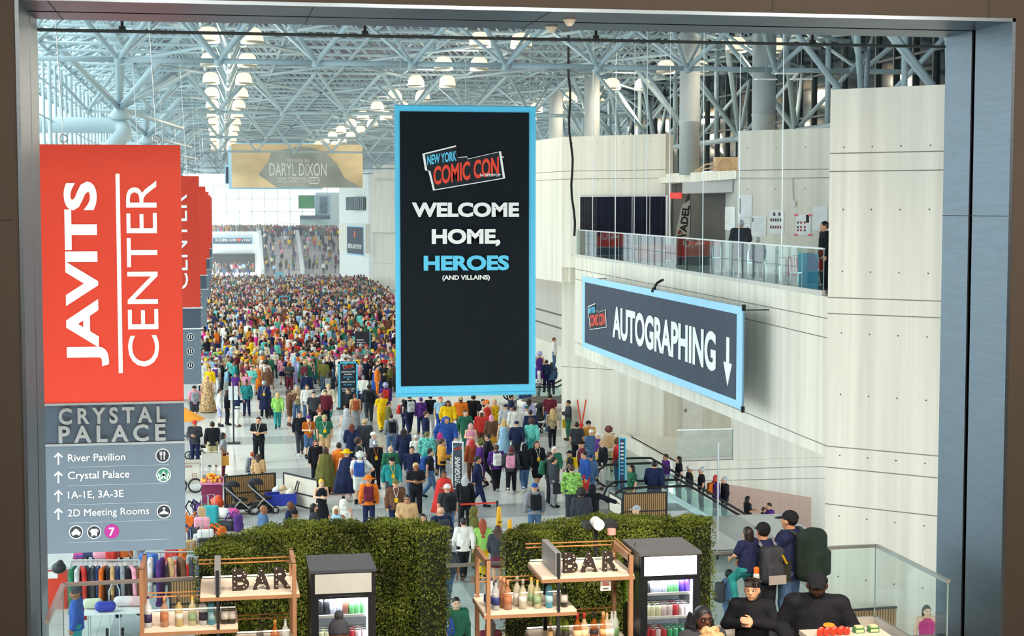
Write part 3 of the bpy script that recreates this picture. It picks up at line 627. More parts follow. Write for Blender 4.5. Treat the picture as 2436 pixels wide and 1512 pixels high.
# far poster banner: generic dusty scene with its title
YD = 146
t = thing('banner', 'wide sand-coloured banner titled DARYL DIXON hanging high at the far end', 'banner')
a, w, h = pxbox(552, 343, 864, 446, YD); MB().box((a.x - w / 2, YD, a.z - h / 2), (a.x + w / 2, YD + .1, a.z + h / 2)).build('sand_panel', mat('dusty_print', 'f0d6a8', .8, var=.3, scale=.25, stretch=(1, 1, 2)), t)
b = [(-.16, -.5), (.5, -.5), (.36, -.28), (.3, .05), (.22, .3), (.12, .42), (.0, .45), (-.1, .38), (-.2, .3), (-.22, .1), (-.3, -.2)]
plate('grey_shape', [(x * w, y * h) for x, y in b], (a.x, YD - .01, a.z), mat('dusty_grey', 'aab0a8', .8, var=.3, scale=.4), t, t=.02)
for s, x0, y0, x1, y1 in (('DARYL DIXON', 641, 388, 777, 418), ('THE WALKING DEAD', 682, 377, 738, 386), ('NOW STREAMING', 660, 421, 731, 428), ('EXCLUSIVELY ON', 662, 428, 731, 435), ('aMC+', 737, 424, 757, 434)):
    q, ww_, hh_ = pxbox(x0, y0, x1, y1, YD); lettering('lettering', s, (q.x, YD - .04, q.z), ww_, hh_, WHITE, t, off=0.0, lift=.02)
q, ww_, hh_ = pxbox(734, 421, 760, 437, YD)
MB().box((q.x - ww_ / 2, YD - .06, q.z - hh_ / 2), (q.x + ww_ / 2, YD - .03, q.z - hh_ / 2 + .07)).box((q.x - ww_ / 2, YD - .06, q.z + hh_ / 2 - .07), (q.x + ww_ / 2, YD - .03, q.z + hh_ / 2)).box((q.x - ww_ / 2, YD - .06, q.z - hh_ / 2), (q.x - ww_ / 2 + .07, YD - .03, q.z + hh_ / 2)).box((q.x + ww_ / 2 - .07, YD - .06, q.z - hh_ / 2), (q.x + ww_ / 2, YD - .03, q.z + hh_ / 2)).build('logo_frame', WHITE, t)
cables(t, [(a.x - w / 2 + .4, YD + .05, a.z + h / 2), (a.x + w / 2 - .4, YD + .05, a.z + h / 2)], ZD)
YD2 = 150
t = thing('banner', 'blue-edged banner hanging just behind the sand-coloured far banner', 'banner')
a, w, h = pxbox(544, 340, 768, 450, YD2); MB().box((a.x - w / 2, YD2, a.z - h / 2), (a.x + w / 2, YD2 + .1, a.z + h / 2)).build('border', LB, t)
MB().box((a.x - w / 2 + .7, YD2 - .02, a.z - h / 2 + .7), (a.x + w / 2 - .7, YD2, a.z + h / 2 - .7)).build('panel', pm('7897b5', .7), t)
cables(t, [(a.x - w / 2 + .4, YD2 + .05, a.z + h / 2), (a.x + w / 2 - .4, YD2 + .05, a.z + h / 2)], ZD)
YD3 = 156
t = thing('banner', 'small dark banner with pale blue edge peeping out beside the far banners', 'banner')
a, w, h = pxbox(535, 392, 552, 438, YD3); MB().box((a.x - w / 2, YD3, a.z - h / 2), (a.x + w / 2 + .6, YD3 + .1, a.z + h / 2)).build('border', LB, t); MB().box((a.x - w / 2 + .1, YD3 - .02, a.z - h / 2 + .1), (a.x + w / 2 + .5, YD3, a.z + h / 2 - .2)).build('panel', NV, t)
cables(t, [(a.x, YD3 + .05, a.z + h / 2)], ZD)
# far side banner on the wall
YS = 222
t = thing('banner', 'dark banner with pale blue edge on the white far side wall', 'banner')
q0, q1 = PY(826, 570, 216), PY(866, 573, 206); u2 = Vector((q1.x - q0.x, q1.y - q0.y, 0)); l2 = u2.length; u2.normalize(); h2 = PY(845, 535, 211).z - PY(845, 606, 211).z; m2 = (q0 + q1) / 2
plate('border', rect(l2, h2), m2, LB, t, u2, UZW, .06); plate('panel', rect(l2 - .5, h2 - .4), m2, NV, t, u2, UZW, .08)
lettering('lettering', 'MEDIA AND POP UP', m2 - UZW * h2 * .2, l2 * .8, h2 * .16, WHITE, t, u2, UZW, .03, lift=.12)
plate('red_mark', disc(.5, 10), m2 + UZW * h2 * .2, REDP, t, u2, UZW, .12)
# terrace banner
YT = 261.2
t = thing('banner', 'long dark banner on the terrace edge ending in COMIC CON, a heart and YOU!', 'banner')
a, w, h = pxbox(505, 564, 601, 581, YT); MB().box((a.x - w / 2, YT, a.z - h / 2), (a.x + w / 2, YT + .15, a.z + h / 2)).build('border', LB, t); MB().box((a.x - w / 2 + .1, YT - .04, a.z - h / 2 + .12), (a.x + w / 2 - .15, YT, a.z + h / 2 - .12)).build('panel', NV, t)
q, w_, h_ = pxbox(513, 567, 562, 574, YT); lettering('lettering', 'K COMIC CON', (q.x, YT - .06, q.z), w_, h_, WHITE, t, off=.03)
q, w_, h_ = pxbox(575, 567, 596, 574, YT); lettering('lettering', "s YOU!", (q.x, YT - .06, q.z), w_, h_, WHITE, t, off=.03)
q, w_, h_ = pxbox(565, 566, 572, 575, YT); plate('heart', [(0, -.3), (.33, .05), (.3, .25), (.15, .3), (0, .17), (-.15, .3), (-.3, .25), (-.33, .05)], (q.x, YT - .06, q.z), REDP, t)
# standing signs on the floor
def kiosk(label, px0, px1, py0, Y, lines, border=None, body='1b2733', z0=0.0, cat='sign', thick=.3):
    a = PY((px0 + px1) / 2, py0, Y); w = PY(px1, py0, Y).x - PY(px0, py0, Y).x; top = a.z
    t = thing('floor_sign', label, cat, (a.x, Y, 0)); b = border
    MB().box((-w / 2, 0, z0), (w / 2, thick, top)).build('board', pm(body, .6), t)
    if b:
        e = w * .09
        MB().box((-w / 2, -.012, .1), (-w / 2 + e, 0, top)).box((w / 2 - e, -.012, .1), (w / 2, 0, top)).box((-w / 2, -.012, top - e), (w / 2, 0, top)).build('border', b, t)
    MB().box((-w / 2 - .1, -.1, 0), (w / 2 + .1, thick + .1, .06)).build('base', pm('30363a', .6), t)
    for s, fx, fz, fw, fh, mm in lines:
        lettering('lettering', s, (fx * w, -.012, top * fz), w * fw, top * fh, mm, t, off=.02)
    return t, w, top
SKT = mat('sky_text', '63c4e4', .6)
YK = 82.0
t, w, top = kiosk('tall sky-blue edged sign reading LOOKING FOR PANELS in the crowd', 805, 851, 860, YK,
      [('LOOKING FOR', 0, .79, .7, .03, WHITE), ('PANELS', 0, .735, .4, .03, WHITE), ('ON LEVEL 4', 0, .68, .52, .03, SKT), ('&', 0, .63, .08, .03, WHITE), ('EMPIRE STAGE', 0, .575, .7, .03, WHITE), ('ON LEVEL 1', 0, .52, .52, .03, SKT), ('TURN AROUND', 0, .43, .7, .03, WHITE), ('and walk straight', 0, .385, .6, .025, WHITE), ('ahead', 0, .34, .3, .025, WHITE)], SKY)
con_logo(t, (0, -.012, top * .9), w * .5)
t, w, top = kiosk('tall dark sign lettered Safety Weapons and Vehicles beyond the crowd', 845, 879, 788, 102.0,
      [('Safety', -.15, .78, .5, .05, WHITE), ('Weapons', -.1, .71, .62, .05, WHITE), ('& Vehicles', -.05, .64, .7, .05, WHITE), ('What', -.2, .4, .4, .05, WHITE), ('to &', -.2, .33, .35, .05, WHITE), ('expect', -.1, .26, .5, .05, WHITE)], None, '2b2631')
MB().box((w / 2, 0, .05), (w / 2 + .06, .3, top)).build('blue_edge', SKY, t)
t, w, top = kiosk('far sky-blue edged sign standing deep in the crowd', 664, 690, 703, 152.0,
      [('LOOKING FOR', 0, .8, .7, .035, WHITE), ('PANELS', 0, .74, .4, .035, WHITE), ('ON LEVEL 4', 0, .68, .52, .03, SKT), ('&', 0, .62, .08, .03, WHITE), ('EMPIRE STAGE', 0, .56, .7, .03, WHITE), ('ON LEVEL 1', 0, .5, .52, .03, SKT), ('TURN AROUND', 0, .41, .7, .03, WHITE)], SKY)
con_logo(t, (0, -.012, top * .9), w * .5)
t, w, top = kiosk('blue floor sign with pale squares under the corner of the welcome banner', 1236, 1265, 916, 84, [('ARTIST & FAN', 0, .6, .8, .07, WHITE), ('PHOTO STAGE', 0, .48, .75, .07, WHITE), ('this way', 0, .36, .5, .05, WHITE)], None, '2747a8')
for k in (-1, 0, 1): plate('pale_square', rect(w * .14, top * .13), (k * w * .2, -.01, top * .82), WHITE, t)
t, w, top = kiosk('pale blue floor sign at the foot of the far stair', 655, 675, 646, 205.0, [('AUTOGRAPH', 0, .7, .6, .1, WHITE)], None, '8fd4e4')
# narrow edge-on signs
def slim(label, px, py0, Y, wd, top_rot, body, edge):
    a = PY(px, py0, Y); t = thing('floor_sign', label, 'sign', (a.x, Y, 0), R(top_rot)); top = a.z
    MB().box((-wd / 2, -.03, .05), (wd / 2, .03, top)).build('board', edge, t)
    MB().box((-wd / 2 + .04, -.04, .1), (wd / 2 - .04, -.03, top - .04)).build('face', pm(body, .6), t)
    MB().box((-wd / 2 - .05, -.25, 0), (wd / 2 + .05, .25, .04)).build('base', pm('2a2f33', .6), t); return t, top
t, top = slim('upright sign with white brush lettering among the people before the welcome banner', 1089, 1050, 57.5, .42, -25, '454c5b', WHITE)
con_logo(t, (0, -.045, top * .87), .3); lettering('lettering', 'AUTOGRAPHS', (0, -.045, top * .38), top * .62, .2, WHITE, t, UZW, Vector((-1, 0, 0)), .03, shear=.2)
t, top = slim('tall narrow blue-edged sign at the head of the escalator', 1481, 1041, 56.2, .26, -30, '33475c', SKY)
for k in range(9): plate('text_line', rect(.12, .05), (0, -.041, top * (.9 - .07 * k)), WHITE if k < 5 else SKT, t)
# ---------------------------------------------------------------- implicit surfaces -> continuous bodies
class SDF:
    def __init__(s, lo, hi, v):
        s.lo = np.array(lo, float); s.v = v; n = np.ceil((np.array(hi) - s.lo) / v).astype(int) + 1
        s.ax = [s.lo[i] + v * np.arange(n[i]) for i in range(3)]; s.f = np.full(n, .4, np.float32)
    def win(s, lo, hi):
        sl = []
        for i in range(3):
            a = int(max(0, math.floor((lo[i] - s.lo[i]) / s.v))); b = int(min(s.f.shape[i], math.ceil((hi[i] - s.lo[i]) / s.v) + 1)); sl.append(slice(a, max(a, b)))
        return tuple(sl), s.ax[0][sl[0]][:, None, None], s.ax[1][sl[1]][None, :, None], s.ax[2][sl[2]][None, None, :]
    def mix(s, sl, d, k):
        f = s.f[sl]
        if k > 0:
            h = np.clip(.5 + .5 * (f - d) / k, 0, 1); s.f[sl] = f * (1 - h) + d * h - k * h * (1 - h)
        else: s.f[sl] = np.minimum(f, d)
    def cap(s, a, b, ra, rb=None, k=.03, sc=(1, 1, 1)):
        rb = ra if rb is None else rb; a = np.array(a, float); b = np.array(b, float); m = max(ra, rb); pad = np.array(sc) * m + k + 3 * s.v
        sl, X, Y, Z = s.win(np.minimum(a, b) - pad, np.maximum(a, b) + pad); sc = np.array(sc)
        d = (b - a) / sc; dd = max(float(d @ d), 1e-9); px, py, pz = (X - a[0]) / sc[0], (Y - a[1]) / sc[1], (Z - a[2]) / sc[2]
        t = np.clip((px * d[0] + py * d[1] + pz * d[2]) / dd, 0, 1)
        r = np.sqrt((px - t * d[0]) ** 2 + (py - t * d[1]) ** 2 + (pz - t * d[2]) ** 2) - (ra + (rb - ra) * t)
        s.mix(sl, r * min(sc.min(), 1), k); return s
    def ell(s, c, r, k=.03, neg=False):
        c = np.array(c, float); r = np.array(r, float); pad = r + k + 3 * s.v; sl, X, Y, Z = s.win(c - pad, c + pad)
        q = np.sqrt(((X - c[0]) / r[0]) ** 2 + ((Y - c[1]) / r[1]) ** 2 + ((Z - c[2]) / r[2]) ** 2); d = (q - 1) * r.min()
        if neg: s.f[sl] = np.maximum(s.f[sl], -d)
        else: s.mix(sl, d, k)
        return s
    def rbox(s, c, h, rd=.02, k=.01, tilt=0):
        c = np.array(c, float); h = np.array(h, float); pad = h * 1.3 + k + 3 * s.v; sl, X, Y, Z = s.win(c - pad, c + pad)
        x, y, z = X - c[0], Y - c[1], Z - c[2]
        if tilt: y, z = y * math.cos(tilt) + z * math.sin(tilt), -y * math.sin(tilt) + z * math.cos(tilt)
        qx, qy, qz = np.abs(x) - h[0] + rd, np.abs(y) - h[1] + rd, np.abs(z) - h[2] + rd
        d = np.sqrt(np.maximum(qx, 0) ** 2 + np.maximum(qy, 0) ** 2 + np.maximum(qz, 0) ** 2) + np.minimum(np.maximum(np.maximum(qx, qy), qz), 0) - rd
        s.mix(sl, d, k); return s
    def cut(s, p, n):
        n = np.array(n, float); n /= np.linalg.norm(n); X, Y, Z = s.ax[0][:, None, None] - p[0], s.ax[1][None, :, None] - p[1], s.ax[2][None, None, :] - p[2]
        s.f = np.maximum(s.f, X * n[0] + Y * n[1] + Z * n[2]).astype(np.float32); return s
    def arrays(s):
        f = s.f.copy(); f[0] = f[-1] = .4; f[:, 0] = f[:, -1] = .4; f[:, :, 0] = f[:, :, -1] = .4
        n = np.array(f.shape) - 1; cs = [(i, j, k) for i in (0, 1) for j in (0, 1) for k in (0, 1)]
        C = np.stack([f[i:n[0] + i, j:n[1] + j, k:n[2] + k] for i, j, k in cs], -1); I = C < 0; act = I.any(-1) & ~I.all(-1)
        idx = np.argwhere(act); vid = -np.ones(n, int); vid[act] = np.arange(len(idx)); cf = C[act]
        acc = np.zeros((len(idx), 3)); cnt = np.zeros(len(idx))
        for a in range(8):
            for b in range(a + 1, 8):
                ca, cb = np.array(cs[a]), np.array(cs[b])
                if abs(ca - cb).sum() != 1: continue
                va, vb = cf[:, a], cf[:, b]; x = (va < 0) != (vb < 0); t = np.where(x, va / np.where(x, va - vb, 1), 0)
                acc += (ca + t[:, None] * (cb - ca)) * x[:, None]; cnt += x
        V = s.lo + s.v * (idx + acc / cnt[:, None]); Q = []
        g = f < 0
        for ax in range(3):
            u, w = [(1, 2), (2, 0), (0, 1)][ax]; A = np.moveaxis(g, ax, 0); d = A[:-1] != A[1:]; e = np.argwhere(d)
            p = np.zeros((len(e), 3), int); oth = [i for i in range(3) if i != ax]; p[:, ax] = e[:, 0]; p[:, oth[0]] = e[:, 1]; p[:, oth[1]] = e[:, 2]
            ok = (p[:, u] >= 1) & (p[:, w] >= 1); p = p[ok]; ins = g[p[:, 0], p[:, 1], p[:, 2]]; q = []
            for du, dw in ((-1, -1), (0, -1), (0, 0), (-1, 0)):
                c = p.copy(); c[:, u] += du; c[:, w] += dw; q.append(vid[c[:, 0], c[:, 1], c[:, 2]])
            q = np.stack(q, 1); q[~ins] = q[~ins][:, ::-1]; Q.append(q)
        return V, np.concatenate(Q)
    def mesh(s, name, m, attr=None):
        V, Q = s.arrays(); return quadmesh(name, V, Q, m, attr)
def quadmesh(name, V, Q, m, attr=None, an='mk'):
    me = bpy.data.meshes.new(name); me.vertices.add(len(V)); me.loops.add(Q.size); me.polygons.add(len(Q))
    me.vertices.foreach_set('co', V.astype(np.float32).ravel()); me.loops.foreach_set('vertex_index', Q.astype(np.int32).ravel())
    me.polygons.foreach_set('loop_start', np.arange(0, Q.size, 4, dtype=np.int32)); me.polygons.foreach_set('loop_total', np.full(len(Q), 4, np.int32))
    me.polygons.foreach_set('use_smooth', np.ones(len(Q), bool)); me.update(calc_edges=True); me.validate()
    if m is not None: me.materials.append(m)
    if attr is not None:
        a = me.color_attributes.new(an, 'FLOAT_COLOR', 'POINT'); a.data.foreach_set('color', attr(V).astype(np.float32).ravel())
    return me
V3 = lambda *a: np.array(a, float)
SKIN = mat('skin', objcol=True, rough=.5, var=.06, scale=9, attr='mk', spec=.35)
CLOTH = mat('cloth', objcol=True, rough=.85, var=.3, scale=8, spec=.2, bump=.9, stretch=(1, 1, .6)); HAIR = mat('hair', objcol=True, rough=.5, var=.35, scale=22, stretch=(3, 3, .5), spec=.4)
GOODS = mat('goods', objcol=True, rough=.5, var=.1, scale=5)
PAT = mat('cloth_pattern', objcol=True, rough=.85, var=.85, scale=16, spec=.2)
def joints(pose):
    J = dict(pel=V3(0, 0, .95), che=V3(0, 0, 1.28), nk=V3(0, -.01, 1.47), hd=V3(0, .015, 1.605))
    for n, s in (('R', 1), ('L', -1)):
        J['sh' + n] = V3(.18 * s, -.01, 1.405); J['hip' + n] = V3(.09 * s, 0, .92)
        J['el' + n] = V3(.245 * s, -.03, 1.13); J['wr' + n] = V3(.25 * s, .04, .89); J['kn' + n] = V3(.10 * s, .015, .5); J['an' + n] = V3(.115 * s, -.02, .09); J['toe' + n] = V3(.13 * s, .12, .04)
    def st(n, **k):
        s = 1 if n == 'R' else -1
        for a, b in k.items(): J[a + n] = V3(b[0] * s, b[1], b[2])
    if pose == 'walk':
        st('R', kn=(.09, .13, .51), an=(.09, .24, .10), toe=(.10, .37, .07), el=(.24, -.13, 1.16), wr=(.23, -.14, .92)); st('L', kn=(.10, .03, .5), an=(.10, -.25, .15), toe=(.10, -.13, .05), el=(.24, .05, 1.15), wr=(.21, .2, .96))
    if pose == 'phone': st('R', el=(.24, .0, 1.15), wr=(.10, .24, 1.17)); st('L', el=(.24, .0, 1.15), wr=(.07, .26, 1.15))
    if pose == 'camera': st('R', el=(.27, .13, 1.26), wr=(.10, .26, 1.5)); st('L', el=(.25, .14, 1.24), wr=(.08, .27, 1.46))
    if pose == 'hip': st('R', el=(.40, -.1, 1.19), wr=(.20, .02, 1.02)); st('L', wr=(.24, .12, .93))
    if pose == 'carry': st('R', el=(.25, -.04, 1.15), wr=(.20, .22, 1.12)); st('L', kn=(.11, .06, .5), an=(.14, .05, .09), toe=(.17, .18, .04))
    if pose == 'reach': st('R', el=(.43, .08, 1.3), wr=(.68, .14, 1.2)); st('L', an=(.16, -.1, .09), toe=(.2, .04, .04))
    return J
def hand(S_, el, wr, side, curl=.25, k=.008, sp=.021):
    d = (wr - el) / np.linalg.norm(wr - el); s = np.cross(d, V3(1, 0, 0) if abs(d[0]) < .8 else V3(0, 0, 1)); s /= np.linalg.norm(s)
    nrm = np.cross(d, s) * (-side)      # bending side of the palm
    if nrm @ V3(-side, .3, 0) < 0: nrm = -nrm
    if s[1] + s[2] * .5 < 0: s = -s
    S_.cap(wr, wr + d * .03, .026, .03, .015); S_.cap(wr + d * .03 - s * .018, wr + d * .08 - s * .026, .018, .016, .012); S_.cap(wr + d * .03 + s * .018, wr + d * .082 + s * .026, .018, .016, .012)
    for i, (o, L) in enumerate(((-1.5, .058), (-.5, .072), (.5, .078), (1.5, .07))):
        p = wr + d * .082 + s * o * sp; q = p + d * L * .55 + nrm * L * curl * .4; e = q + d * L * .42 + nrm * L * curl
        S_.cap(p, q, .0105, .0095, k); S_.cap(q, e, .0095, .0085, k)
    p = wr + d * .03 + s * .03; q = p + d * .03 + s * .03 + nrm * .012; S_.cap(p, q, .014, .012, .01); S_.cap(q, q + d * .032 + s * .008 + nrm * .012, .012, .010, .006)
EYE_Z = 1.612
def face_attr(V):
    c = np.ones((len(V), 4), np.float32); x, y, z = np.abs(V[:, 0]), V[:, 1], V[:, 2]; fr = y > .06
    def put(m, col): c[m, :3] = col
    put(fr & (((x - .034) / .02) ** 2 + ((z - EYE_Z) / .011) ** 2 < 1), (.25, .22, .2)); put(fr & (((x - .036) / .028) ** 2 + ((z - EYE_Z - .026) / .008) ** 2 < 1), (.4, .35, .32))
    put(fr & ((x / .028) ** 2 + ((z - 1.538) / .009) ** 2 < 1), (.75, .45, .42)); return c
def head_sdf(S_, h, k=.02):
    hx, hy, hz = h
    S_.ell((hx, hy - .012, hz + .03), (.078, .098, .095), k); S_.ell((hx, hy + .025, hz - .045), (.058, .066, .075), .04); S_.ell((hx, hy + .02, hz - .01), (.07, .075, .09), .03)
    S_.cap((hx, hy + .088, hz + .012), (hx, hy + .108, hz - .022), .009, .016, .015)
    for s in (-1, 1):
        S_.ell((hx + s * .08, hy - .005, hz - .01), (.014, .028, .034), .012); S_.ell((hx + s * .034, hy + .082, hz + .034), (.026, .012, .009), .02)
    S_.ell((hx, hy + .085, hz - .068), (.026, .014, .012), .02); S_.ell((hx, hy + .07, hz - .102), (.022, .018, .014), .02)
def body_sdf(J, v=.0125, lo=(-.85, -.4, -.02), hi=(.85, .52, 1.76)):
    B = SDF(lo, hi, v); p, c, n = J['pel'], J['che'], J['nk']
    B.cap(p, p + V3(0, 0, .14), .15, .135, .05, (1, .72, 1)); B.cap(p + V3(0, 0, .12), c, .135, .155, .06, (1, .7, 1)); B.cap(c, c + V3(0, 0, .1), .15, .10, .05, (1, .68, 1))
    B.cap(J['shL'], J['shR'], .062, None, .05); B.cap(J['hipL'], J['hipR'], .095, None, .05); B.cap(n - V3(0, 0, .06), n + V3(0, .008, .07), .058, .055, .03)
    head_sdf(B, J['hd'])
    for a, s in (('R', 1), ('L', -1)):
        B.cap(J['sh' + a], J['el' + a], .052, .04, .03); B.cap(J['el' + a], J['wr' + a], .042, .027, .02); hand(B, J['el' + a], J['wr' + a], s)
        B.cap(J['hip' + a], J['kn' + a], .088, .056, .03); B.cap(J['kn' + a], J['an' + a] + V3(0, 0, .02), .056, .036, .03); B.cap(J['an' + a], J['toe' + a], .036, .03, .02)
    return B
def top_sdf(J, sleeve, hem, g=.018, v=.017, lo=(-.85, -.42, -.02), hi=(.85, .52, 1.76)):
    B = SDF(lo, hi, v); p, c = J['pel'], J['che']
    B.cap((0, 0, hem), p + V3(0, 0, .14), .176 + g, .155 + g, .05, (1, .74, 1)); B.cap(p + V3(0, 0, .1), c, .145 + g, .16 + g, .06, (1, .72, 1)); B.cap(c, c + V3(0, 0, .1), .155 + g, .10 + g, .05, (1, .7, 1))
    B.cap(J['shL'], J['shR'], .064 + g, None, .05); B.cut((0, 0, hem), (0, 0, -1)); B.cut((0, 0, 1.487), (0, .25, 1))
    for a in 'RL':
        sh, el, wr = J['sh' + a], J['el' + a], J['wr' + a]
        if sleeve == 1: B.cap(sh, el, .056 + g, .045 + g, .03); B.cap(el, el + (wr - el) * .95, .045 + g, .033 + g, .02)
        elif sleeve: B.cap(sh, sh + (el - sh) * .62, .058 + g, .053 + g, .02)
    return B
def legs_sdf(J, short, g=.016, v=.017):
    B = SDF((-.4, -.42, -.02), (.4, .52, 1.2), v); p = J['pel']; B.cap(p - V3(0, 0, .02), p + V3(0, 0, .16), .155 + g, .142 + g, .04, (1, .74, 1)); B.cap(J['hipL'], J['hipR'], .098 + g, None, .04); B.cut((0, 0, 1.06), (0, 0, 1))
    for a in 'RL':
        h, k, an = J['hip' + a], J['kn' + a], J['an' + a]
        if short: B.cap(h, h + (k - h) * .93, .092 + g, .075 + g, .03)
        else: B.cap(h, k, .09 + g, .062 + g, .03); B.cap(k, an, .062 + g, .048 + g, .03)
    return B
def shoe_mesh(J, a):
    B = SDF((-.4, -.42, -.03), (.4, .52, .3), .015); an, to = J['an' + a], J['toe' + a]
    d = to - an; d[2] = 0; d /= max(np.linalg.norm(d), 1e-6); B.cap(an - d * .03 - V3(0, 0, .03), to + d * .02, .05, .042, .02); B.cap(an, an + V3(0, 0, .05), .05, .05, .02)
    return B.mesh('shoe', CLOTH)
T = {}
POSES = ('stand', 'walk', 'phone', 'camera', 'hip', 'carry', 'reach')
for ps in POSES:
    J = joints(ps)
    T[ps, 'body'] = body_sdf(J).mesh('person', SKIN, face_attr)
    T[ps, 'tee'] = top_sdf(J, .5, .86).mesh('tee', CLOTH); T[ps, 'jacket'] = top_sdf(J, 1, .82, .028).mesh('jacket', CLOTH)
    T[ps, 'trousers'] = legs_sdf(J, 0).mesh('trousers', CLOTH); T[ps, 'shorts'] = legs_sdf(J, 1, .022).mesh('shorts', CLOTH)
    T[ps, 'shoeR'], T[ps, 'shoeL'] = shoe_mesh(J, 'R'), shoe_mesh(J, 'L')
# hair, headgear and carried things, all about the same head and shoulders
HC = V3(0, .015, 1.605)
def hs(lo=(-.26, -.34, 1.0), hi=(.26, .26, 1.95), v=.0145): return SDF(lo, hi, v)
FCUT = ((0, .052, 1.645), (0, .8, -.6))
def hair(kind):
    B = hs()
    if kind in ('short', 'bun', 'long', 'bob', 'tail'): B.ell((0, -.004, 1.635), (.09, .108, .108), .02)
    if kind == 'long': B.cap((0, -.05, 1.6), (0, -.105, 1.24), .085, .06, .03, (1.35, .6, 1)); B.cap((-.085, .0, 1.6), (-.1, .0, 1.33), .03, .025, .03); B.cap((.085, 0, 1.6), (.1, 0, 1.33), .03, .025, .03)
    if kind == 'bob': B.cap((0, -.03, 1.6), (0, -.04, 1.5), .095, .09, .03, (1.12, .85, 1))
    if kind == 'bun': B.ell((0, -.07, 1.74), (.05, .05, .05), .01)
    if kind == 'tail': B.cap((0, -.11, 1.66), (0, -.15, 1.42), .035, .02, .02)
    if kind == 'curly':
        rr = random.Random(3); B.ell((0, -.02, 1.64), (.12, .125, .12), .02)
        for _ in range(40):
            a, b = rr.uniform(0, 2 * PI), rr.uniform(-.5, 1.3); B.ell((.125 * math.cos(a) * math.cos(b), -.02 + .125 * math.sin(a) * math.cos(b), 1.64 + .13 * math.sin(b)), (.035, .035, .035), .01)
    if kind == 'spiky':
        rr = random.Random(5); B.ell((0, -.01, 1.64), (.098, .11, .11), .02)
        for _ in range(46):
            a, b = rr.uniform(0, 2 * PI), rr.uniform(-.4, 1.4); u = V3(math.cos(a) * math.cos(b), math.sin(a) * math.cos(b), math.sin(b)); B.cap(V3(0, -.01, 1.64) + u * .09, V3(0, -.01, 1.64) + u * .165, .025, .006, .01)
    B.cut(*FCUT) if False else None
    # keep the face clear
    B.ell((0, .13, 1.585), (.075, .085, .088), 0, True); return B.mesh('hair', HAIR)
HM = {k: hair(k) for k in ('short', 'long', 'bob', 'bun', 'tail', 'curly', 'spiky')}
B = hs(); B.ell((0, -.002, 1.645), (.094, .114, .105), .02).cut((0, 0, 1.625), (0, 0, -1)); B.cap((0, .08, 1.64), (0, .16, 1.628), .07, .06, .01, (1, 1, .13)); HM['cap'] = B.mesh('cap', CLOTH)
B = hs(); B.ell((0, -.006, 1.645), (.098, .116, .118), .02).cut((0, 0, 1.61), (0, -.25, -1)); HM['beanie'] = B.mesh('beanie', CLOTH)
B = hs(); B.ell((0, -.012, 1.62), (.115, .13, .135), .02); B.cap((0, -.03, 1.52), (0, -.05, 1.46), .11, .13, .04, (1, .8, 1)); B.ell((0, .15, 1.6), (.075, .1, .1), 0, True); HM['hood'] = B.mesh('hood', CLOTH)
HM['hat'] = MB().lathe([(.02, 1.775), (.07, 1.77), (.092, 1.73), (.098, 1.672), (.2, 1.655), (.205, 1.662), (.1, 1.69)][::-1], 24).mesh('hat', CLOTH, True)
HM['helmet'] = SDF((-.2, -.2, 1.4), (.2, .25, 1.85), .0145).ell((0, .012, 1.62), (.108, .13, .14), .02).mesh('mask', pm('aab0b4', .25, .8))
B = SDF((-.3, -.45, .8), (.3, .2, 1.6), .02); B.rbox((0, -.235, 1.2), (.155, .085, .235), .07, .02); B.rbox((0, -.325, 1.1), (.11, .035, .11), .03, .02)
for s in (-1, 1): B.cap((s * .1, -.17, 1.4), (s * .115, .02, 1.49), .024, None, .01); B.cap((s * .115, .02, 1.49), (s * .125, .135, 1.3), .022, None, .01); B.cap((s * .125, .135, 1.3), (s * .17, -.1, 1.03), .018, None, .01)
HM['backpack'] = B.mesh('backpack', CLOTH)
B = SDF((.15, -.2, .4), (.5, .35, 1.1), .014); B.rbox((.29, .05, .68), (.045, .17, .2), .02, .01)
HM['tote'] = MB().box((.255, -.12, .5), (.32, .2, .86)).path([(.287, -.05, .86), (.287, -.02, .98), (.287, .04, 1.0), (.287, .1, .98), (.287, .14, .86)], .01, 5).mesh('tote_bag', GOODS)
HM['lanyard'] = MB().path([(-.07, .06, 1.49), (-.055, .135, 1.4), (0, .165, 1.18)], .008, 4).path([(.07, .06, 1.49), (.055, .135, 1.4), (0, .165, 1.18)], .008, 4).mesh('lanyard', GOODS)
HM['badge'] = MB().box((-.05, .158, 1.06), (.05, .172, 1.19)).mesh('badge', GOODS)
HM['glasses'] = MB().box((-.075, .09, 1.598), (-.01, .114, 1.63)).box((.01, .09, 1.598), (.075, .114, 1.63)).box((-.075, .1, 1.62), (.075, .115, 1.63)).mesh('glasses', pm('14171a', .3))
HM['mask'] = SDF((-.1, 0, 1.45), (.1, .2, 1.65), .012).ell((0, .08, 1.545), (.062, .045, .048), .01).mesh('face_mask', CLOTH)
def lat(name, prof, sy=.72, rip=.03, n=24, m=CLOTH): return MB().lathe(prof, n, sx=1, sy=sy, rip=rip).mesh(name, m, True)
HM['skirt'] = lat('skirt', [(.19, .56), (.25, .58), (.19, .84), (.168, 1.04)], .8, .05)
HM['longskirt'] = lat('skirt', [(.26, .1), (.28, .12), (.21, .6), (.185, .88), (.165, 1.04)], .85, .05)
HM['dress'] = lat('dress', [(.28, .3), (.3, .32), (.2, .84), (.168, 1.06), (.185, 1.26), (.18, 1.36), (.1, 1.45)], .78, .04)
HM['gown'] = lat('gown', [(.36, .03), (.38, .05), (.25, .7), (.18, 1.05), (.2, 1.26), (.19, 1.36), (.1, 1.46)], .85, .05)
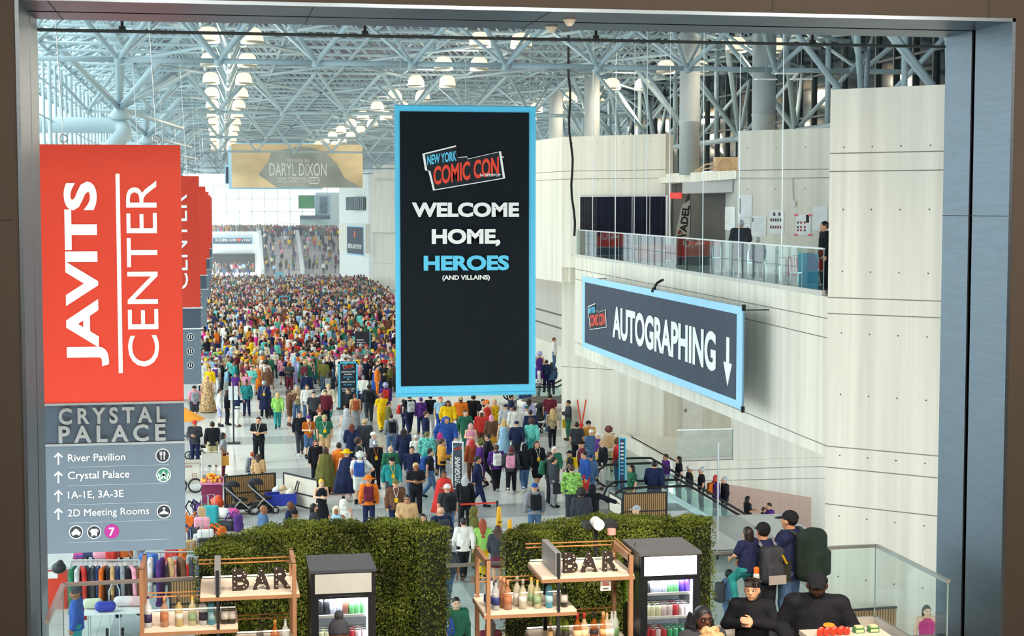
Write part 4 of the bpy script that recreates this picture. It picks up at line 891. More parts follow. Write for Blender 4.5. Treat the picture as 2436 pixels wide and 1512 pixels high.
HM['cape'] = lat('cape', [(.42, .32), (.44, .34), (.34, .8), (.27, 1.2), (.22, 1.4), (.1, 1.5)], .85, .05, 32)
HM['robe'] = lat('robe', [(.36, .06), (.38, .08), (.29, .7), (.24, 1.1), (.225, 1.35), (.1, 1.5)], .85, .04, 32)
HM['coat'] = lat('coat', [(.22, .42), (.245, .44), (.205, .86), (.185, 1.05), (.205, 1.28)], .76, .03)
# ---------------------------------------------------------------- colours and the builder
CN = {'black': '1d1f26', 'white': 'e9e9e2', 'grey': '8c9096', 'charcoal': '3c4047', 'navy': '232b4e', 'blue': '3156a4', 'denim': '4d6b90', 'sky': '9fcbe4', 'teal': '2c8f90', 'aqua': '6fd0c4', 'green': '2f6b52', 'lime': '9ad06a', 'olive': '6b6a35', 'khaki': 'b3a27c', 'cream': 'e6d8bd', 'tan': 'd0aa7c', 'brown': '6b4a39', 'rust': 'a3502f', 'orange': 'ee7e2a', 'mustard': 'd89b3a', 'yellow': 'f2c419', 'red': 'd23a34', 'maroon': '6d2737', 'pink': 'e79ab5', 'magenta': 'c92a80', 'purple': '573080', 'lilac': 'b5b3dd', 'silver': 'b9bec2', 'blond': 'd8b57a', 'ginger': 'a04a2c', 'brunet': '4a3329', 'dark': '221b1b', 'auburn': '6e3328', 'forest': '24332d'}
CL = {k: (*lin(v), 1) for k, v in CN.items()}
SK = [(*lin(c), 1) for c in ('e3b79a', 'd8a585', 'c58d6a', '9a6748', '6b432f', '4d3026', 'edc8ae')]
HAIRN = {'short': 'short {} hair', 'long': 'long {} hair', 'bob': 'a {} bob', 'bun': 'a {} hair bun', 'tail': 'a {} ponytail', 'curly': 'big curly {} hair', 'spiky': 'spiky {} hair', 'cap': 'a {} cap', 'beanie': 'a {} beanie', 'hood': 'a {} hood', 'hat': 'a wide {} hat', 'helmet': 'a silver mask', 'bald': 'a bare head'}
FACE = {'f': PI, 'b': 0, 'r': -PI / 2, 'l': PI / 2}
def addp(o, me, name, col=None):
    c = link(name, me, o)
    if col is not None: c.color = col
    return c
def make_person(x, y, z, rot, h, w, pose, skin, hairs, tops, bot, extra, label, group):
    o = link('person', T[pose, 'body']); o.color = SK[skin]; o.location = (x, y, z); o.rotation_euler = (0, 0, rot); k = h / 1.72; o.scale = (k * w, k * (w * .5 + .5), k)
    for kd, c in hairs:
        if kd != 'bald': addp(o, HM[kd], {'cap': 'cap', 'beanie': 'beanie', 'hood': 'hood', 'hat': 'hat', 'helmet': 'mask'}.get(kd, 'hair'), CL[c])
    for kd, c in tops + bot:
        pat = kd.endswith('*'); kd = kd.rstrip('*')
        me = T[pose, kd] if (pose, kd) in T else HM[kd]
        ch = addp(o, me, {'longskirt': 'skirt'}.get(kd, kd), CL[c])
        if pat: ch.material_slots[0].link = 'OBJECT'; ch.material_slots[0].material = PAT
    for a in 'RL': addp(o, T[pose, 'shoe' + a], 'shoe', rnd.choice([CL['black'], CL['white'], CL['brown'], CL['charcoal'], CL['black']]))
    for kd, c in extra:
        addp(o, HM[kd], {'tote': 'tote_bag', 'mask': 'face_mask'}.get(kd, kd), None if kd == 'glasses' else CL[c])
        if kd == 'lanyard': addp(o, HM['badge'], 'badge', CL['yellow'])
    tag(o, label, 'person', group); return o
TOPN = {'tee': 'tee', 'jacket': 'jacket', 'dress': 'dress', 'gown': 'floor-length gown', 'cape': 'cape', 'robe': 'robe', 'coat': 'long coat'}
LABELS = set()
def say(hairs, tops, bot, extra, face, where):
    kd, c = hairs[0]; nm = {'dark': 'black', 'brunet': 'brown'}.get(c, c); p = [HAIRN[kd].format(nm)]
    kd, c = tops[-1]; p.append(f'{"patterned " if kd.endswith("*") else ""}{c} {TOPN[kd.rstrip("*")]}')
    if kd.rstrip('*') not in ('gown', 'robe') and bot: p.append(f'{bot[0][1]} {bot[0][0].replace("longskirt", "long skirt")}')
    s = f'person with {p[0]}, {p[1]}' + (f', {p[2]}' if len(p) > 2 else '')
    ex = {'backpack': '{} backpack', 'tote': '{} tote bag', 'lanyard': 'lanyard', 'mask': 'face mask', 'glasses': 'dark glasses'}
    for kd, c in extra[:1]: s += ', ' + ex[kd].format(c)
    return s + (', ' + where if where else '')
def uniq(s, alts):
    for a in [''] + alts:
        q = s + (', ' + a if a else '')
        if q.lower() not in LABELS and len(q.replace(',', '').split()) <= 16: LABELS.add(q.lower()); return q
    i = 2
    return s
# ---------------------------------------------------------------- the people in the hall
# one line each: head-top pixel, height, width, pose, facing, skin | hair colour | top colour | bottom colour | extras | where
PEOPLE = '''
492 838 1.66 1 phone b 0|curly teal|tee aqua|trousers black||behind the red sign row
518 827 1.78 1.1 stand f 0|bald tan|tee lime|trousers khaki||
511 842 1.65 1 stand f 1|long dark|tee black|trousers black||
527 857 1.72 1 phone r 1|bun brunet|tee white,jacket black|trousers black|lanyard white|
513 865 1.66 1 stand b 1|short purple|tee white|trousers white|backpack purple|
499 873 1.7 1 stand f 1|short dark|tee white,jacket yellow|trousers white||
493 893 1.85 1.15 stand b 1|bald brown|gown* tan|||beside the white hoodie
462 918 1.7 1.15 stand b 1|cap black|tee pink|shorts charcoal|backpack grey|
522 925 1.76 1 stand r 6|short brunet|jacket white|shorts lilac||
540 927 1.66 1 stand r 0|long brunet|jacket black|trousers black||
563 926 1.74 1 phone r 1|short dark|jacket navy|trousers white||
586 905 1.74 1 carry f 3|bun dark|tee black,jacket* teal|trousers navy||
628 906 1.82 1 stand f 5|helmet silver|coat navy,jacket navy|trousers black|lanyard white|
598 815 1.84 1.1 walk b 1|hood yellow|jacket yellow|trousers yellow||
571 813 1.76 1.2 stand b 0|short grey|jacket grey|trousers black||
616 822 1.76 1 phone f 0|short grey|jacket denim|trousers grey|lanyard white|
558 841 1.8 1.05 stand f 0|short brunet|tee* maroon|trousers navy||
585 862 1.76 1.05 stand f 0|short brunet|tee maroon|trousers charcoal|lanyard white|
599 871 1.74 1 phone f 0|short dark|jacket aqua|trousers white||
613 866 1.68 1 stand f 1|bun brunet|dress* orange|||
636 874 1.72 1 stand f 3|long brunet|tee grey,jacket brown|longskirt brown||
639 845 1.78 1.05 stand b 1|cap navy|jacket green|trousers charcoal||
672 848 1.64 1 stand b 0|long auburn|jacket pink|skirt navy||
700 848 1.85 1 walk b 6|hood sky|jacket lilac|trousers lilac||
725 858 1.78 1.2 stand b 1|short blond|jacket green|trousers green|backpack maroon|
729 885 1.76 1.05 stand b 1|short dark|jacket navy|trousers charcoal||
766 846 1.75 1 stand b 1|short brunet|jacket olive|trousers olive||
660 934 1.68 1 walk b 6|bob blond|jacket lime|trousers teal|tote white|
688 925 1.74 1.1 camera r 1|tail brunet|jacket brown|shorts brown||
730 915 1.78 1 stand f 0|short auburn|tee denim,jacket white|trousers denim||
746 932 1.8 1.1 stand f 0|short dark|tee charcoal|trousers black||
705 916 1.74 1 phone f 0|short grey|jacket khaki|trousers denim||
646 913 1.62 1 stand f 0|long dark|tee* white|longskirt charcoal||
767 818 1.8 1.1 phone f 0|short dark|tee charcoal|trousers charcoal||
721 825 1.76 1 walk b 0|short dark|tee aqua|trousers teal||
560 888 1.4 1 stand f 1|short dark|tee purple|trousers purple||
586 886 1.5 1 stand f 1|long auburn|tee pink|trousers black||
653 834 1.66 1 phone f 0|short dark|tee white|trousers charcoal||
704 830 1.84 1.1 stand b 1|short brunet|jacket cream|trousers charcoal||
774 928 1.76 1.05 stand f 0|short dark|tee maroon,jacket maroon|trousers black|tote orange|
781 914 1.82 1.05 walk f 0|short blond|tee white,jacket cream|trousers teal||
829 923 1.78 1 walk l 0|short brunet|jacket black|trousers black||
848 884 1.76 1.05 phone f 0|short brunet|tee maroon|trousers navy|lanyard white|
864 893 1.74 1 walk b 0|short grey|jacket white|trousers navy||
878 914 1.84 1.15 walk b 3|short dark|jacket charcoal|trousers charcoal|backpack black|
897 868 1.76 1 stand r 6|tail dark|jacket orange|trousers orange||
928 865 1.78 1.05 phone l 1|short dark|jacket* olive|trousers black||
845 937 1.66 1 stand b 1|bun auburn|tee tan|longskirt grey|backpack rust|
824 972 1.8 1.1 stand b 0|hood silver|robe silver|||
908 935 1.78 1.1 walk b 0|short ginger|tee yellow|trousers yellow||
924 955 1.7 1.05 stand r 1|short dark|jacket olive|trousers black||
917 912 1.7 1 stand b 1|curly lilac|jacket purple|trousers navy|backpack red|
812 817 1.72 1 phone f 1|short dark|jacket magenta|trousers charcoal||
915 865 1.66 1 stand f 3|long dark|tee black|trousers black||
919 835 1.7 1 stand f 1|long brunet|tee white,jacket denim|trousers denim||
782 885 1.76 1 stand b 3|tail dark|jacket charcoal|trousers charcoal|backpack grey|
760 975 1.62 1 stand f 6|curly ginger|dress green|||
713 979 1.8 1 walk f 1|short dark|jacket black|trousers charcoal||
734 989 1.74 1 phone f 0|cap purple|tee orange,tee purple|shorts denim|lanyard white|
772 987 1.8 1.15 stand f 1|cap khaki|tee green|shorts tan|lanyard white|
751 1047 1.68 1 stand f 1|long auburn|jacket black|trousers black|mask black|
774 1063 1.7 1 stand b 3|bob brunet|cape olive|trousers black||
806 1053 1.8 1.05 phone b 1|short dark|robe orange|||
825 1071 1.78 1.1 stand b 1|hat yellow|cape navy|shorts black||
853 1043 1.76 1 carry r 1|curly brunet|jacket charcoal|trousers black|lanyard white|
856 1077 1.78 1.15 hip b 0|spiky white|tee white|shorts white|backpack blue|
888 1028 1.78 1.1 phone r 0|cap white|tee grey|trousers grey||
893 1049 1.74 1 stand f 5|helmet silver|jacket black|trousers black|lanyard orange|
867 997 1.78 1.15 stand b 1|short tan|jacket charcoal|trousers charcoal||
836 1008 1.66 1.1 walk b 1|long auburn|coat navy,jacket navy|trousers navy||
930 984 1.74 1 stand b 0|short dark|jacket grey|trousers denim|backpack black|
929 1061 1.78 1.05 stand b 0|bald tan|jacket green|trousers charcoal||
932 1088 1.78 1.1 walk f 1|cap black|tee purple,jacket teal|trousers charcoal|lanyard yellow|
941 1141 1.76 1.1 stand f 1|cap olive|tee black,jacket brown|trousers navy|lanyard white|
764 1140 1.66 1 phone f 0|tail yellow|dress black|||
877 1133 1.72 1.05 stand b 1|hat orange|jacket orange|trousers navy|backpack maroon|
960 1019 1.7 1.1 stand b 1|long dark|coat navy,jacket navy|trousers navy|tote brown|
968 1177 1.74 1.1 carry f 2|short dark|tee grey,jacket tan|trousers charcoal|glasses black|
1005 1222 1.74 1.1 stand f 1|long dark|tee black|trousers black||
989 1101 1.8 1.1 phone f 3|short blond|tee black|trousers black||
1023 1067 1.76 1 walk r 1|short dark|tee black|trousers denim|backpack blue|
1051 1044 1.78 1.05 carry r 1|short brunet|jacket mustard|trousers black||
1061 992 1.8 1.5 walk f 1|hood blue|jacket blue|trousers blue||
1046 1029 1.62 1 stand b 0|long magenta|tee grey|trousers navy||
1016 1027 1.68 1.1 stand b 1|short olive|jacket* aqua|longskirt teal||
988 1036 1.45 1 stand b 1|cap white|tee white|shorts navy||
980 1062 1.78 1 walk f 1|short dark|jacket navy|trousers denim||
1013 978 1.78 1 stand r 0|short brunet|jacket navy|trousers charcoal||
1048 944 1.7 1.1 stand f 0|short red|tee sky|trousers blue||
1066 953 1.72 1.25 walk f 3|long dark|jacket yellow|trousers yellow||
1096 944 1.78 1.1 stand f 4|cap khaki|tee white,jacket orange|trousers brown||
1126 939 1.82 1.15 stand b 1|short dark|tee black|trousers black||
1146 949 1.66 1 stand f 1|short dark|tee black|trousers black|lanyard white|
1107 975 1.84 1.05 walk f 0|short brunet|tee white,jacket green|trousers green||
1146 977 1.72 1.1 stand f 4|bob white|tee white,jacket red|trousers brown||
1120 1007 1.66 1 phone f 0|long pink|dress pink|||
1169 987 1.7 1 stand b 1|bob pink|jacket brown|skirt mustard||
1161 1032 1.82 1 walk l 0|short dark|jacket black|trousers black|glasses black|
1141 1047 1.74 1 walk l 6|curly olive|coat purple,jacket purple|trousers black||
1122 1045 1.64 1 stand b 1|long red|jacket rust|trousers brown||
1181 1058 1.66 1.1 walk b 1|tail brunet|jacket purple|trousers black|backpack white|
1216 1063 1.66 1.1 walk b 3|short maroon|jacket charcoal|trousers black|backpack pink|
1229 1057 1.74 1 walk b 1|hood black|jacket black|trousers denim||
1199 996 1.72 1 stand b 0|long blond|gown sky|||
1229 1002 1.68 1.05 walk b 0|cap navy|jacket navy|trousers charcoal||
1264 996 1.76 1 walk b 1|curly brunet|jacket aqua|longskirt teal||
1269 1050 1.8 1.1 walk f 1|long brunet|tee black,jacket black|shorts black|lanyard white|
1314 972 1.68 1 walk b 0|long blond|tee* khaki|trousers black||
1307 1075 1.78 1.05 stand r 0|short brunet|jacket charcoal|trousers black|backpack green|
1317 1087 1.72 1 stand r 1|short dark|jacket charcoal|trousers grey|tote black|
1319 1062 1.68 1 walk f 0|bob white|tee white,jacket green|trousers brown||
1352 952 1.76 1 phone l 1|short dark|tee green,jacket charcoal|trousers green|tote yellow|
1372 1004 1.78 1.05 stand b 1|short dark|tee charcoal|trousers black||
1400 1002 1.76 1.1 stand f 1|beanie black|jacket mustard|trousers grey||
1407 1022 1.66 1.1 phone b 1|beanie white|jacket denim|trousers denim||
1423 1029 1.66 1 stand l 0|cap white|tee purple|trousers yellow||
1448 1016 1.74 1.1 stand b 1|curly auburn|jacket cream|trousers khaki|backpack tan|
1469 1040 1.84 1.05 stand l 4|bald brown|tee red|trousers denim|lanyard white|
1434 1047 1.78 1.05 stand l 0|cap tan|jacket black|trousers white||
1355 1072 1.45 1 walk l 1|cap black|tee charcoal|trousers charcoal|backpack yellow|
1375 1050 1.76 1.05 stand l 1|cap dark|jacket maroon|trousers navy|lanyard white|
1391 1074 1.82 1.1 stand l 1|short dark|jacket blue|shorts red||
1405 1082 1.5 1 stand f 2|cap navy|jacket denim|trousers denim||
1360 1106 1.8 1.1 stand b 0|short brunet|jacket* lime|trousers charcoal||
1383 1163 1.74 1.1 stand b 4|curly dark|jacket charcoal|trousers charcoal||
1409 1153 1.8 1 reach b 5|hood black|jacket black|trousers black||
1272 1150 1.78 1.1 stand b 1|cap blue|jacket grey|trousers denim|backpack black|
1136 1085 1.76 1.05 walk r 2|short dark|jacket navy|trousers navy|lanyard white|
1056 1120 1.64 1.05 phone f 3|bun dark|cape red|trousers grey||
1064 1152 1.78 1.15 stand b 1|cap white|tee charcoal|trousers denim|backpack black|
1106 1132 1.72 1.05 stand b 1|long silver|jacket black|trousers black|backpack black|
1049 1206 1.8 1.1 stand b 1|bald tan|jacket navy|trousers navy|backpack charcoal|
1103 1232 1.72 1 walk b 1|short dark|jacket white|trousers black||
1122 1235 1.68 1 walk b 0|long ginger|tee lime|trousers yellow||
1128 1207 1.72 1.05 stand r 1|hood olive|jacket olive|trousers olive||
1184 1250 1.66 1 walk b 1|long brunet|jacket charcoal|skirt maroon||
1063 1292 1.72 1.05 walk b 3|long dark|tee charcoal|trousers denim|backpack charcoal|
505 1003 1.78 1.05 stand b 0|short dark|jacket black|shorts khaki||
530 1029 1.7 1.05 hip r 3|long dark|tee grey|trousers maroon|tote mustard|
463 1000 1.78 1 phone f 2|cap red|jacket charcoal|trousers navy||
615 992 1.84 1.15 phone f 1|short dark|tee black|trousers black|lanyard white|
600 1075 1.45 1 stand b 0|short ginger|jacket grey|trousers navy|backpack navy|
613 1079 1.45 1.05 stand b 1|long brunet|jacket tan|trousers brown||
626 1202 1.74 1.05 stand r 3|bald brown|jacket denim|trousers denim||
690 1193 1.74 1.05 stand r 4|bald brown|jacket navy|trousers navy||
700 1213 1.66 1.05 stand r 3|beanie black|jacket navy|trousers charcoal||
746 1198 1.66 1.05 stand r 1|bob dark|jacket charcoal|trousers charcoal|mask black|
800 1205 1.64 1.05 stand f 3|hood cream|robe sky|||
817 1188 1.7 1.05 stand b 1|hood white|robe white|||
1735 1355 1.72 1 stand r 3|short dark|jacket denim|trousers denim|backpack charcoal|
1085 1421 1.76 1 stand f 0|short dark|tee white,jacket green|trousers black||
1072 1436 1.66 1 phone f 0|short auburn|jacket blue|trousers navy|backpack silver|
1166 1472 1.66 1 stand b 1|long brunet|tee maroon|trousers navy||
1196 1477 1.64 1 walk b 0|long blond|tee khaki|trousers denim||
181 1398 1.76 1.15 stand l 3|beanie charcoal|jacket blue|trousers teal||
1503 1106 1.66 1 stand l 1|long dark|tee* green|trousers khaki||
1557 1096 1.78 1.1 walk b 1|short dark|coat navy,jacket navy|trousers navy||
1515 1203 1.76 1.05 stand l 0|cap silver|jacket cream|trousers khaki||
974 938 1.78 1.1 walk b 0|short brunet|tee black|trousers navy|backpack silver|
960 950 1.5 1 stand r 1|short dark|jacket navy|trousers navy|backpack red|
1024 938 1.76 1 stand b 1|short dark|tee black|trousers white||
1003 945 1.66 1 stand b 1|short purple|jacket* purple|trousers navy||
1158 954 1.66 1 stand f 0|curly orange|dress red|||
1172 950 1.7 1 stand f 0|bob blond|dress* yellow|||
1203 962 1.7 1.05 stand b 1|cap navy|jacket silver|trousers grey||
1224 966 1.74 1.05 stand b 1|short dark|jacket white|trousers white||
1253 966 1.7 1.05 stand b 1|cap green|jacket white|trousers sky||
1262 975 1.72 1.05 stand b 2|short dark|jacket navy|trousers teal||
1216 938 1.8 1.1 stand r 1|short dark|tee navy|trousers denim||
1258 948 1.66 1.05 stand b 3|long dark|jacket lilac|trousers purple||
1308 937 1.8 1.1 stand b 1|short dark|tee maroon|trousers denim||
'''
def near(px, py):
    marks = ((1189, 1240, 'the yellow wet-floor cones'), (828, 900, 'the panels sign'), (1089, 1080, 'the brush-lettered sign'), (1481, 1080, 'the narrow blue sign'), (700, 1110, 'the slatted barriers'), (1380, 1000, 'the concrete wall'), (1107, 940, 'the foot of the welcome banner'), (470, 1000, 'the red sign row'), (862, 830, 'the safety sign'), (677, 720, 'the far panels sign'), (1320, 930, 'the round base'))
    d, n = min(((px - a) ** 2 + (py - b) ** 2, c) for a, b, c in marks); return ('beside ' if d < 45 ** 2 else 'near ') + n if d < 130 ** 2 else ''
GRP = 'people on the concourse'
TAKEN = []
def parse(s): return [tuple(x.split()) for x in s.split(',') if x.strip()]
def spawn(line, z=0.0, pos=None):
    a = line.split('|'); f = a[0].split(); px, py, h, w = (float(v) for v in f[:4])
    p = PZ(px, py, z + h * 1.0) if pos is None else pos
    hairs, tops, bot, ex = parse(a[1]), parse(a[2]), parse(a[3]), parse(a[4]); where = a[5] if len(a) > 5 else ''
    if pos is None:
        p = p.copy()
        for _ in range(8):
            for a_, b_ in TAKEN:
                dx, dy = p.x - a_, p.y - b_; dd = math.hypot(dx, dy)
                if dd < .52: p.x += (dx / (dd + 1e-6)) * (.53 - dd) * .6; p.y += (dy / (dd + 1e-6)) * (.53 - dd) * .6
    s = say(hairs, tops, bot, ex, f[5], ''); fc = {'f': 'facing the bar', 'b': 'seen from behind', 'l': 'turned to the glass side', 'r': 'turned to the concrete'}[f[5]]
    lab = uniq(s, [where or near(px, py), fc, near(px, py) + ' ' + fc, 'in the thick of the crowd'])
    o = make_person(p.x, p.y, z, FACE[f[5]] + rnd.uniform(-.25, .25), h, w, f[4], int(f[6]), hairs, tops, bot, ex, lab, GRP)
    TAKEN.append((p.x, p.y)); return o
for ln in PEOPLE.strip().split('\n'): spawn(ln)
NP = len(TAKEN)
# further back: individuals up to about three hundred in all
def walkable(x, y):
    if y < 75: return False
    return -3.5 < x < 12.5 + (y - 75) * .045
def free(x, y, r):
    return all((x - a) ** 2 + (y - b) ** 2 > r * r for a, b in TAKEN)
cols_t = ['black', 'black', 'black', 'charcoal', 'charcoal', 'grey', 'navy', 'navy', 'white', 'brown', 'white', 'white', 'grey', 'navy', 'blue', 'denim', 'teal', 'aqua', 'green', 'olive', 'khaki', 'cream', 'brown', 'rust', 'orange', 'mustard', 'yellow', 'red', 'maroon', 'pink', 'magenta', 'purple', 'lilac', 'sky']
cols_b = ['black', 'black', 'charcoal', 'navy', 'denim', 'denim', 'grey', 'khaki', 'white', 'brown', 'olive', 'maroon']
hk_ = ['short', 'short', 'short', 'long', 'long', 'bob', 'bun', 'tail', 'curly', 'cap', 'cap', 'beanie', 'hood', 'spiky', 'hat']
hc_ = ['dark', 'dark', 'brunet', 'brunet', 'auburn', 'blond', 'ginger', 'silver']; xc_ = ['black', 'white', 'navy', 'red', 'orange', 'yellow', 'purple', 'teal', 'pink', 'green']
cand = []
for _ in range(6000):
    px = rnd.uniform(478, 940); py = 672 + 190 * rnd.random() ** .75
    p = PZ(px, py, 1.7)
    if not walkable(p.x, p.y): continue
    if py > 780 and abs(px - (640 + .25 * (py - 780))) < 26: continue
    if py < 790 or px < 700 or rnd.random() < .5: cand.append((p.y, px, py, p))
cand.sort(key=lambda c: c[0])
def some_person(px, py, p, rad):
    k = rnd.choice(hk_); hc = rnd.choice(xc_ if k in ('cap', 'beanie', 'hood', 'spiky', 'hat') else hc_)
    tk = rnd.choice(['tee', 'tee', 'jacket', 'jacket', 'jacket', 'dress', 'coat', 'robe', 'cape']) if rnd.random() < .8 else 'tee*'
    tc = rnd.choice(cols_t); bk = rnd.choice(['trousers'] * 5 + ['shorts', 'skirt', 'longskirt']); bc = rnd.choice(cols_b)
    tops = f'jacket {tc},coat {tc}' if tk == 'coat' else f'{tk} {tc}'
    ex = rnd.choice(['', '', f'backpack {rnd.choice(cols_t)}', f'lanyard white', f'tote {rnd.choice(cols_t)}'])
    bot = '' if tk in ('dress', 'robe') else f'{bk} {bc}'
    return f'{px:.0f} {py:.0f} {rnd.uniform(1.6, 1.84):.2f} {rnd.uniform(.95, 1.15):.2f} {rnd.choice(POSES[:6])} {rnd.choice("ffbbblr")} {rnd.choice([0, 0, 1, 1, 2, 3, 4, 6])}|{k} {hc}|{tops}|{bot}|{ex}|'
for y, px, py, p in cand:
    if len(TAKEN) >= 292: break
    if free(p.x, p.y, .85): spawn(some_person(px, py, p, .8), 0.0, p)
LASTY = max(b for a, b in TAKEN[NP:])
# ---- the rest of the crowd, a mass beyond counting
J = joints('stand'); B = SDF((-.34, -.3, -.02), (.34, .3, 1.78), .058)
B.cap((0, 0, .95), (0, 0, 1.36), .17, .17, .04, (1, .75, 1)); B.cap((-.18, 0, 1.38), (.18, 0, 1.38), .075, None, .04); B.cap((0, 0, 1.4), (0, 0, 1.55), .06, None, .02); B.ell((0, 0, 1.62), (.1, .115, .13), .02)
for s in (-1, 1): B.cap((s * .09, 0, .92), (s * .11, 0, .06), .1, .065, .02); B.cap((s * .19, 0, 1.38), (s * .25, .03, .92), .062, .05, .02)
CV, CQ = B.arrays(); cz, cy_, cxx = CV[:, 2], CV[:, 1], np.abs(CV[:, 0])
def crowd(name, spots, label):
    n = len(spots); VV = np.zeros((n, len(CV), 3), np.float32); CC = np.ones((n, len(CV), 4), np.float32)
    for i, (x, y, z) in enumerate(spots):
        a = rnd.choice([0, PI, PI / 2, -PI / 2, .6, 2.6]) + rnd.uniform(-.4, .4); k = rnd.uniform(.92, 1.07); w = rnd.uniform(.95, 1.2)
        X = CV[:, 0] * k * w; Y = CV[:, 1] * k * w; VV[i, :, 0] = x + X * math.cos(a) - Y * math.sin(a); VV[i, :, 1] = y + X * math.sin(a) + Y * math.cos(a); VV[i, :, 2] = z + CV[:, 2] * k
        t, b, h, s = CL[rnd.choice(cols_t)], CL[rnd.choice(cols_b)], CL[rnd.choice(hc_ + ['black'] if rnd.random() < .8 else xc_)], rnd.choice(SK)
        c = CC[i]; c[:] = t; c[cz < .93] = b; hd = cz > 1.47; c[hd] = s; c[hd & ((cz > 1.67) | (cy_ < .01))] = h
        if rnd.random() < .45: c[(cxx > .2) & (cz < 1.15) & (cz > .8)] = s
    V = VV.reshape(-1, 3); Q = (CQ[None] + (np.arange(n) * len(CV))[:, None, None]).reshape(-1, 4); C = CC.reshape(-1, 4)
    o = link(name, quadmesh(name, V, Q, mat('crowd_clothes', 'ffffff', .85, var=.1, attr='mk', spec=.2), lambda v: C)); o['kind'] = 'stuff'; o['label'] = label; o['category'] = 'crowd'; return o
spots = []
cell = {}
def ok(x, y, r):
    i, j = int(x // 1.2), int(y // 1.2)
    for a in (-1, 0, 1):
        for b in (-1, 0, 1):
            for q in cell.get((i + a, j + b), ()):
                if (q[0] - x) ** 2 + (q[1] - y) ** 2 < r * r: return False
    cell.setdefault((i, j), []).append((x, y)); return True
for _ in range(16000):
    px = rnd.uniform(470, 940); py = 652 + 168 * rnd.random() ** 1.25; p = PZ(px, py, 1.7)
    if p.y < LASTY - 6 or p.y > 247 or p.x > min(18.0, 12.0 + (p.y - 95) * .075): continue
    if free(p.x, p.y, .8) and ok(p.x, p.y, .8 if p.y > 130 else .95): spots.append((p.x, p.y, 0))
for _ in range(5000):      # terrace
    x, y = rnd.uniform(-9, 19), 263 + 23 * rnd.random()
    if x > 10 and y > 278: continue
    if rnd.random() < .85 and ok(x, y, .8): spots.append((x, y, 5.6))
for _ in range(420):       # stairs
    x, i = rnd.uniform(7, 19), rnd.randrange(24)
    if abs(x - 12.4) < .6 or (8.5 < x < 11 and rnd.random() < .6): continue
    if ok(x, 246.3 + 16 * i / 24, 1.0): spots.append((x, 246.3 + 16 * i / 24, 5.6 * (i + 1) / 24))
for _ in range(60):
    x, y = rnd.uniform(-1.5, 5.5), rnd.uniform(250, 260.5)
    if ok(x, y, .7): spots.append((x, y, 0))
crowd('crowd', spots, 'dense colourful crowd filling the far concourse, the stairs and the terrace')
print('people', len(TAKEN), 'crowd', len(spots), 'lasty', LASTY)
# ---------------------------------------------------------------- platform balustrade
RZ = PLAT + 1.07
STL = pm('b9bdbb', .3, .8); GLASS = glassmat('rail_glass', 'e2f0ee', .06)
rl = [PZ(112, 1478, RZ), PZ(150, 1390, RZ), PZ(1140, 1341, RZ), PZ(2085, 1297, RZ), PZ(2256, 1382, RZ)]
def balustrade(pts, name, label, zb=None, seg=1.9, gm=None, rr=.03, hgt=1.07):
    t = thing(name, label, 'railing', pts[0]); O = Vector(pts[0]); rail = MB(); shoe = MB()
    for p, q in zip(pts[:-1], pts[1:]):
        p, q = Vector(p) - O, Vector(q) - O; n = max(1, round((q - p).length / seg)); rail.bar(p, q, .055, .04); dz = UZW * hgt
        shoe.bar(p - dz + UZW * .06, q - dz + UZW * .06, .07, .12)
        for i in range(n):
            a, b = p + (q - p) * ((i + .006) / n), p + (q - p) * ((i + .994) / n); sd = (q - p).cross(UZW).normalized() * .008
            MB().add([a - dz, b - dz, b, a], [(0, 1, 2, 3)]).build('glass_panel', gm or GLASS, t)
            MB().bar(b - dz, b, .012, .02).build('panel_joint', pm('8fa9a6', .3), t)
    rail.build('top_rail', STL, t); shoe.build('base_shoe', pm('c9c6bd', .5), t); return t
balustrade(rl, 'glass_balustrade', 'glass balustrade with a steel top rail around the bar platform')
slab('floor_platform', [(rl[0].x - .1, 19.3), (rl[4].x + .1, 19.3), (rl[3].x + .1, rl[3].y + .12), (rl[1].x - .1, rl[1].y + .12)], PLAT - .5, PLAT, MATS['room_floor'])
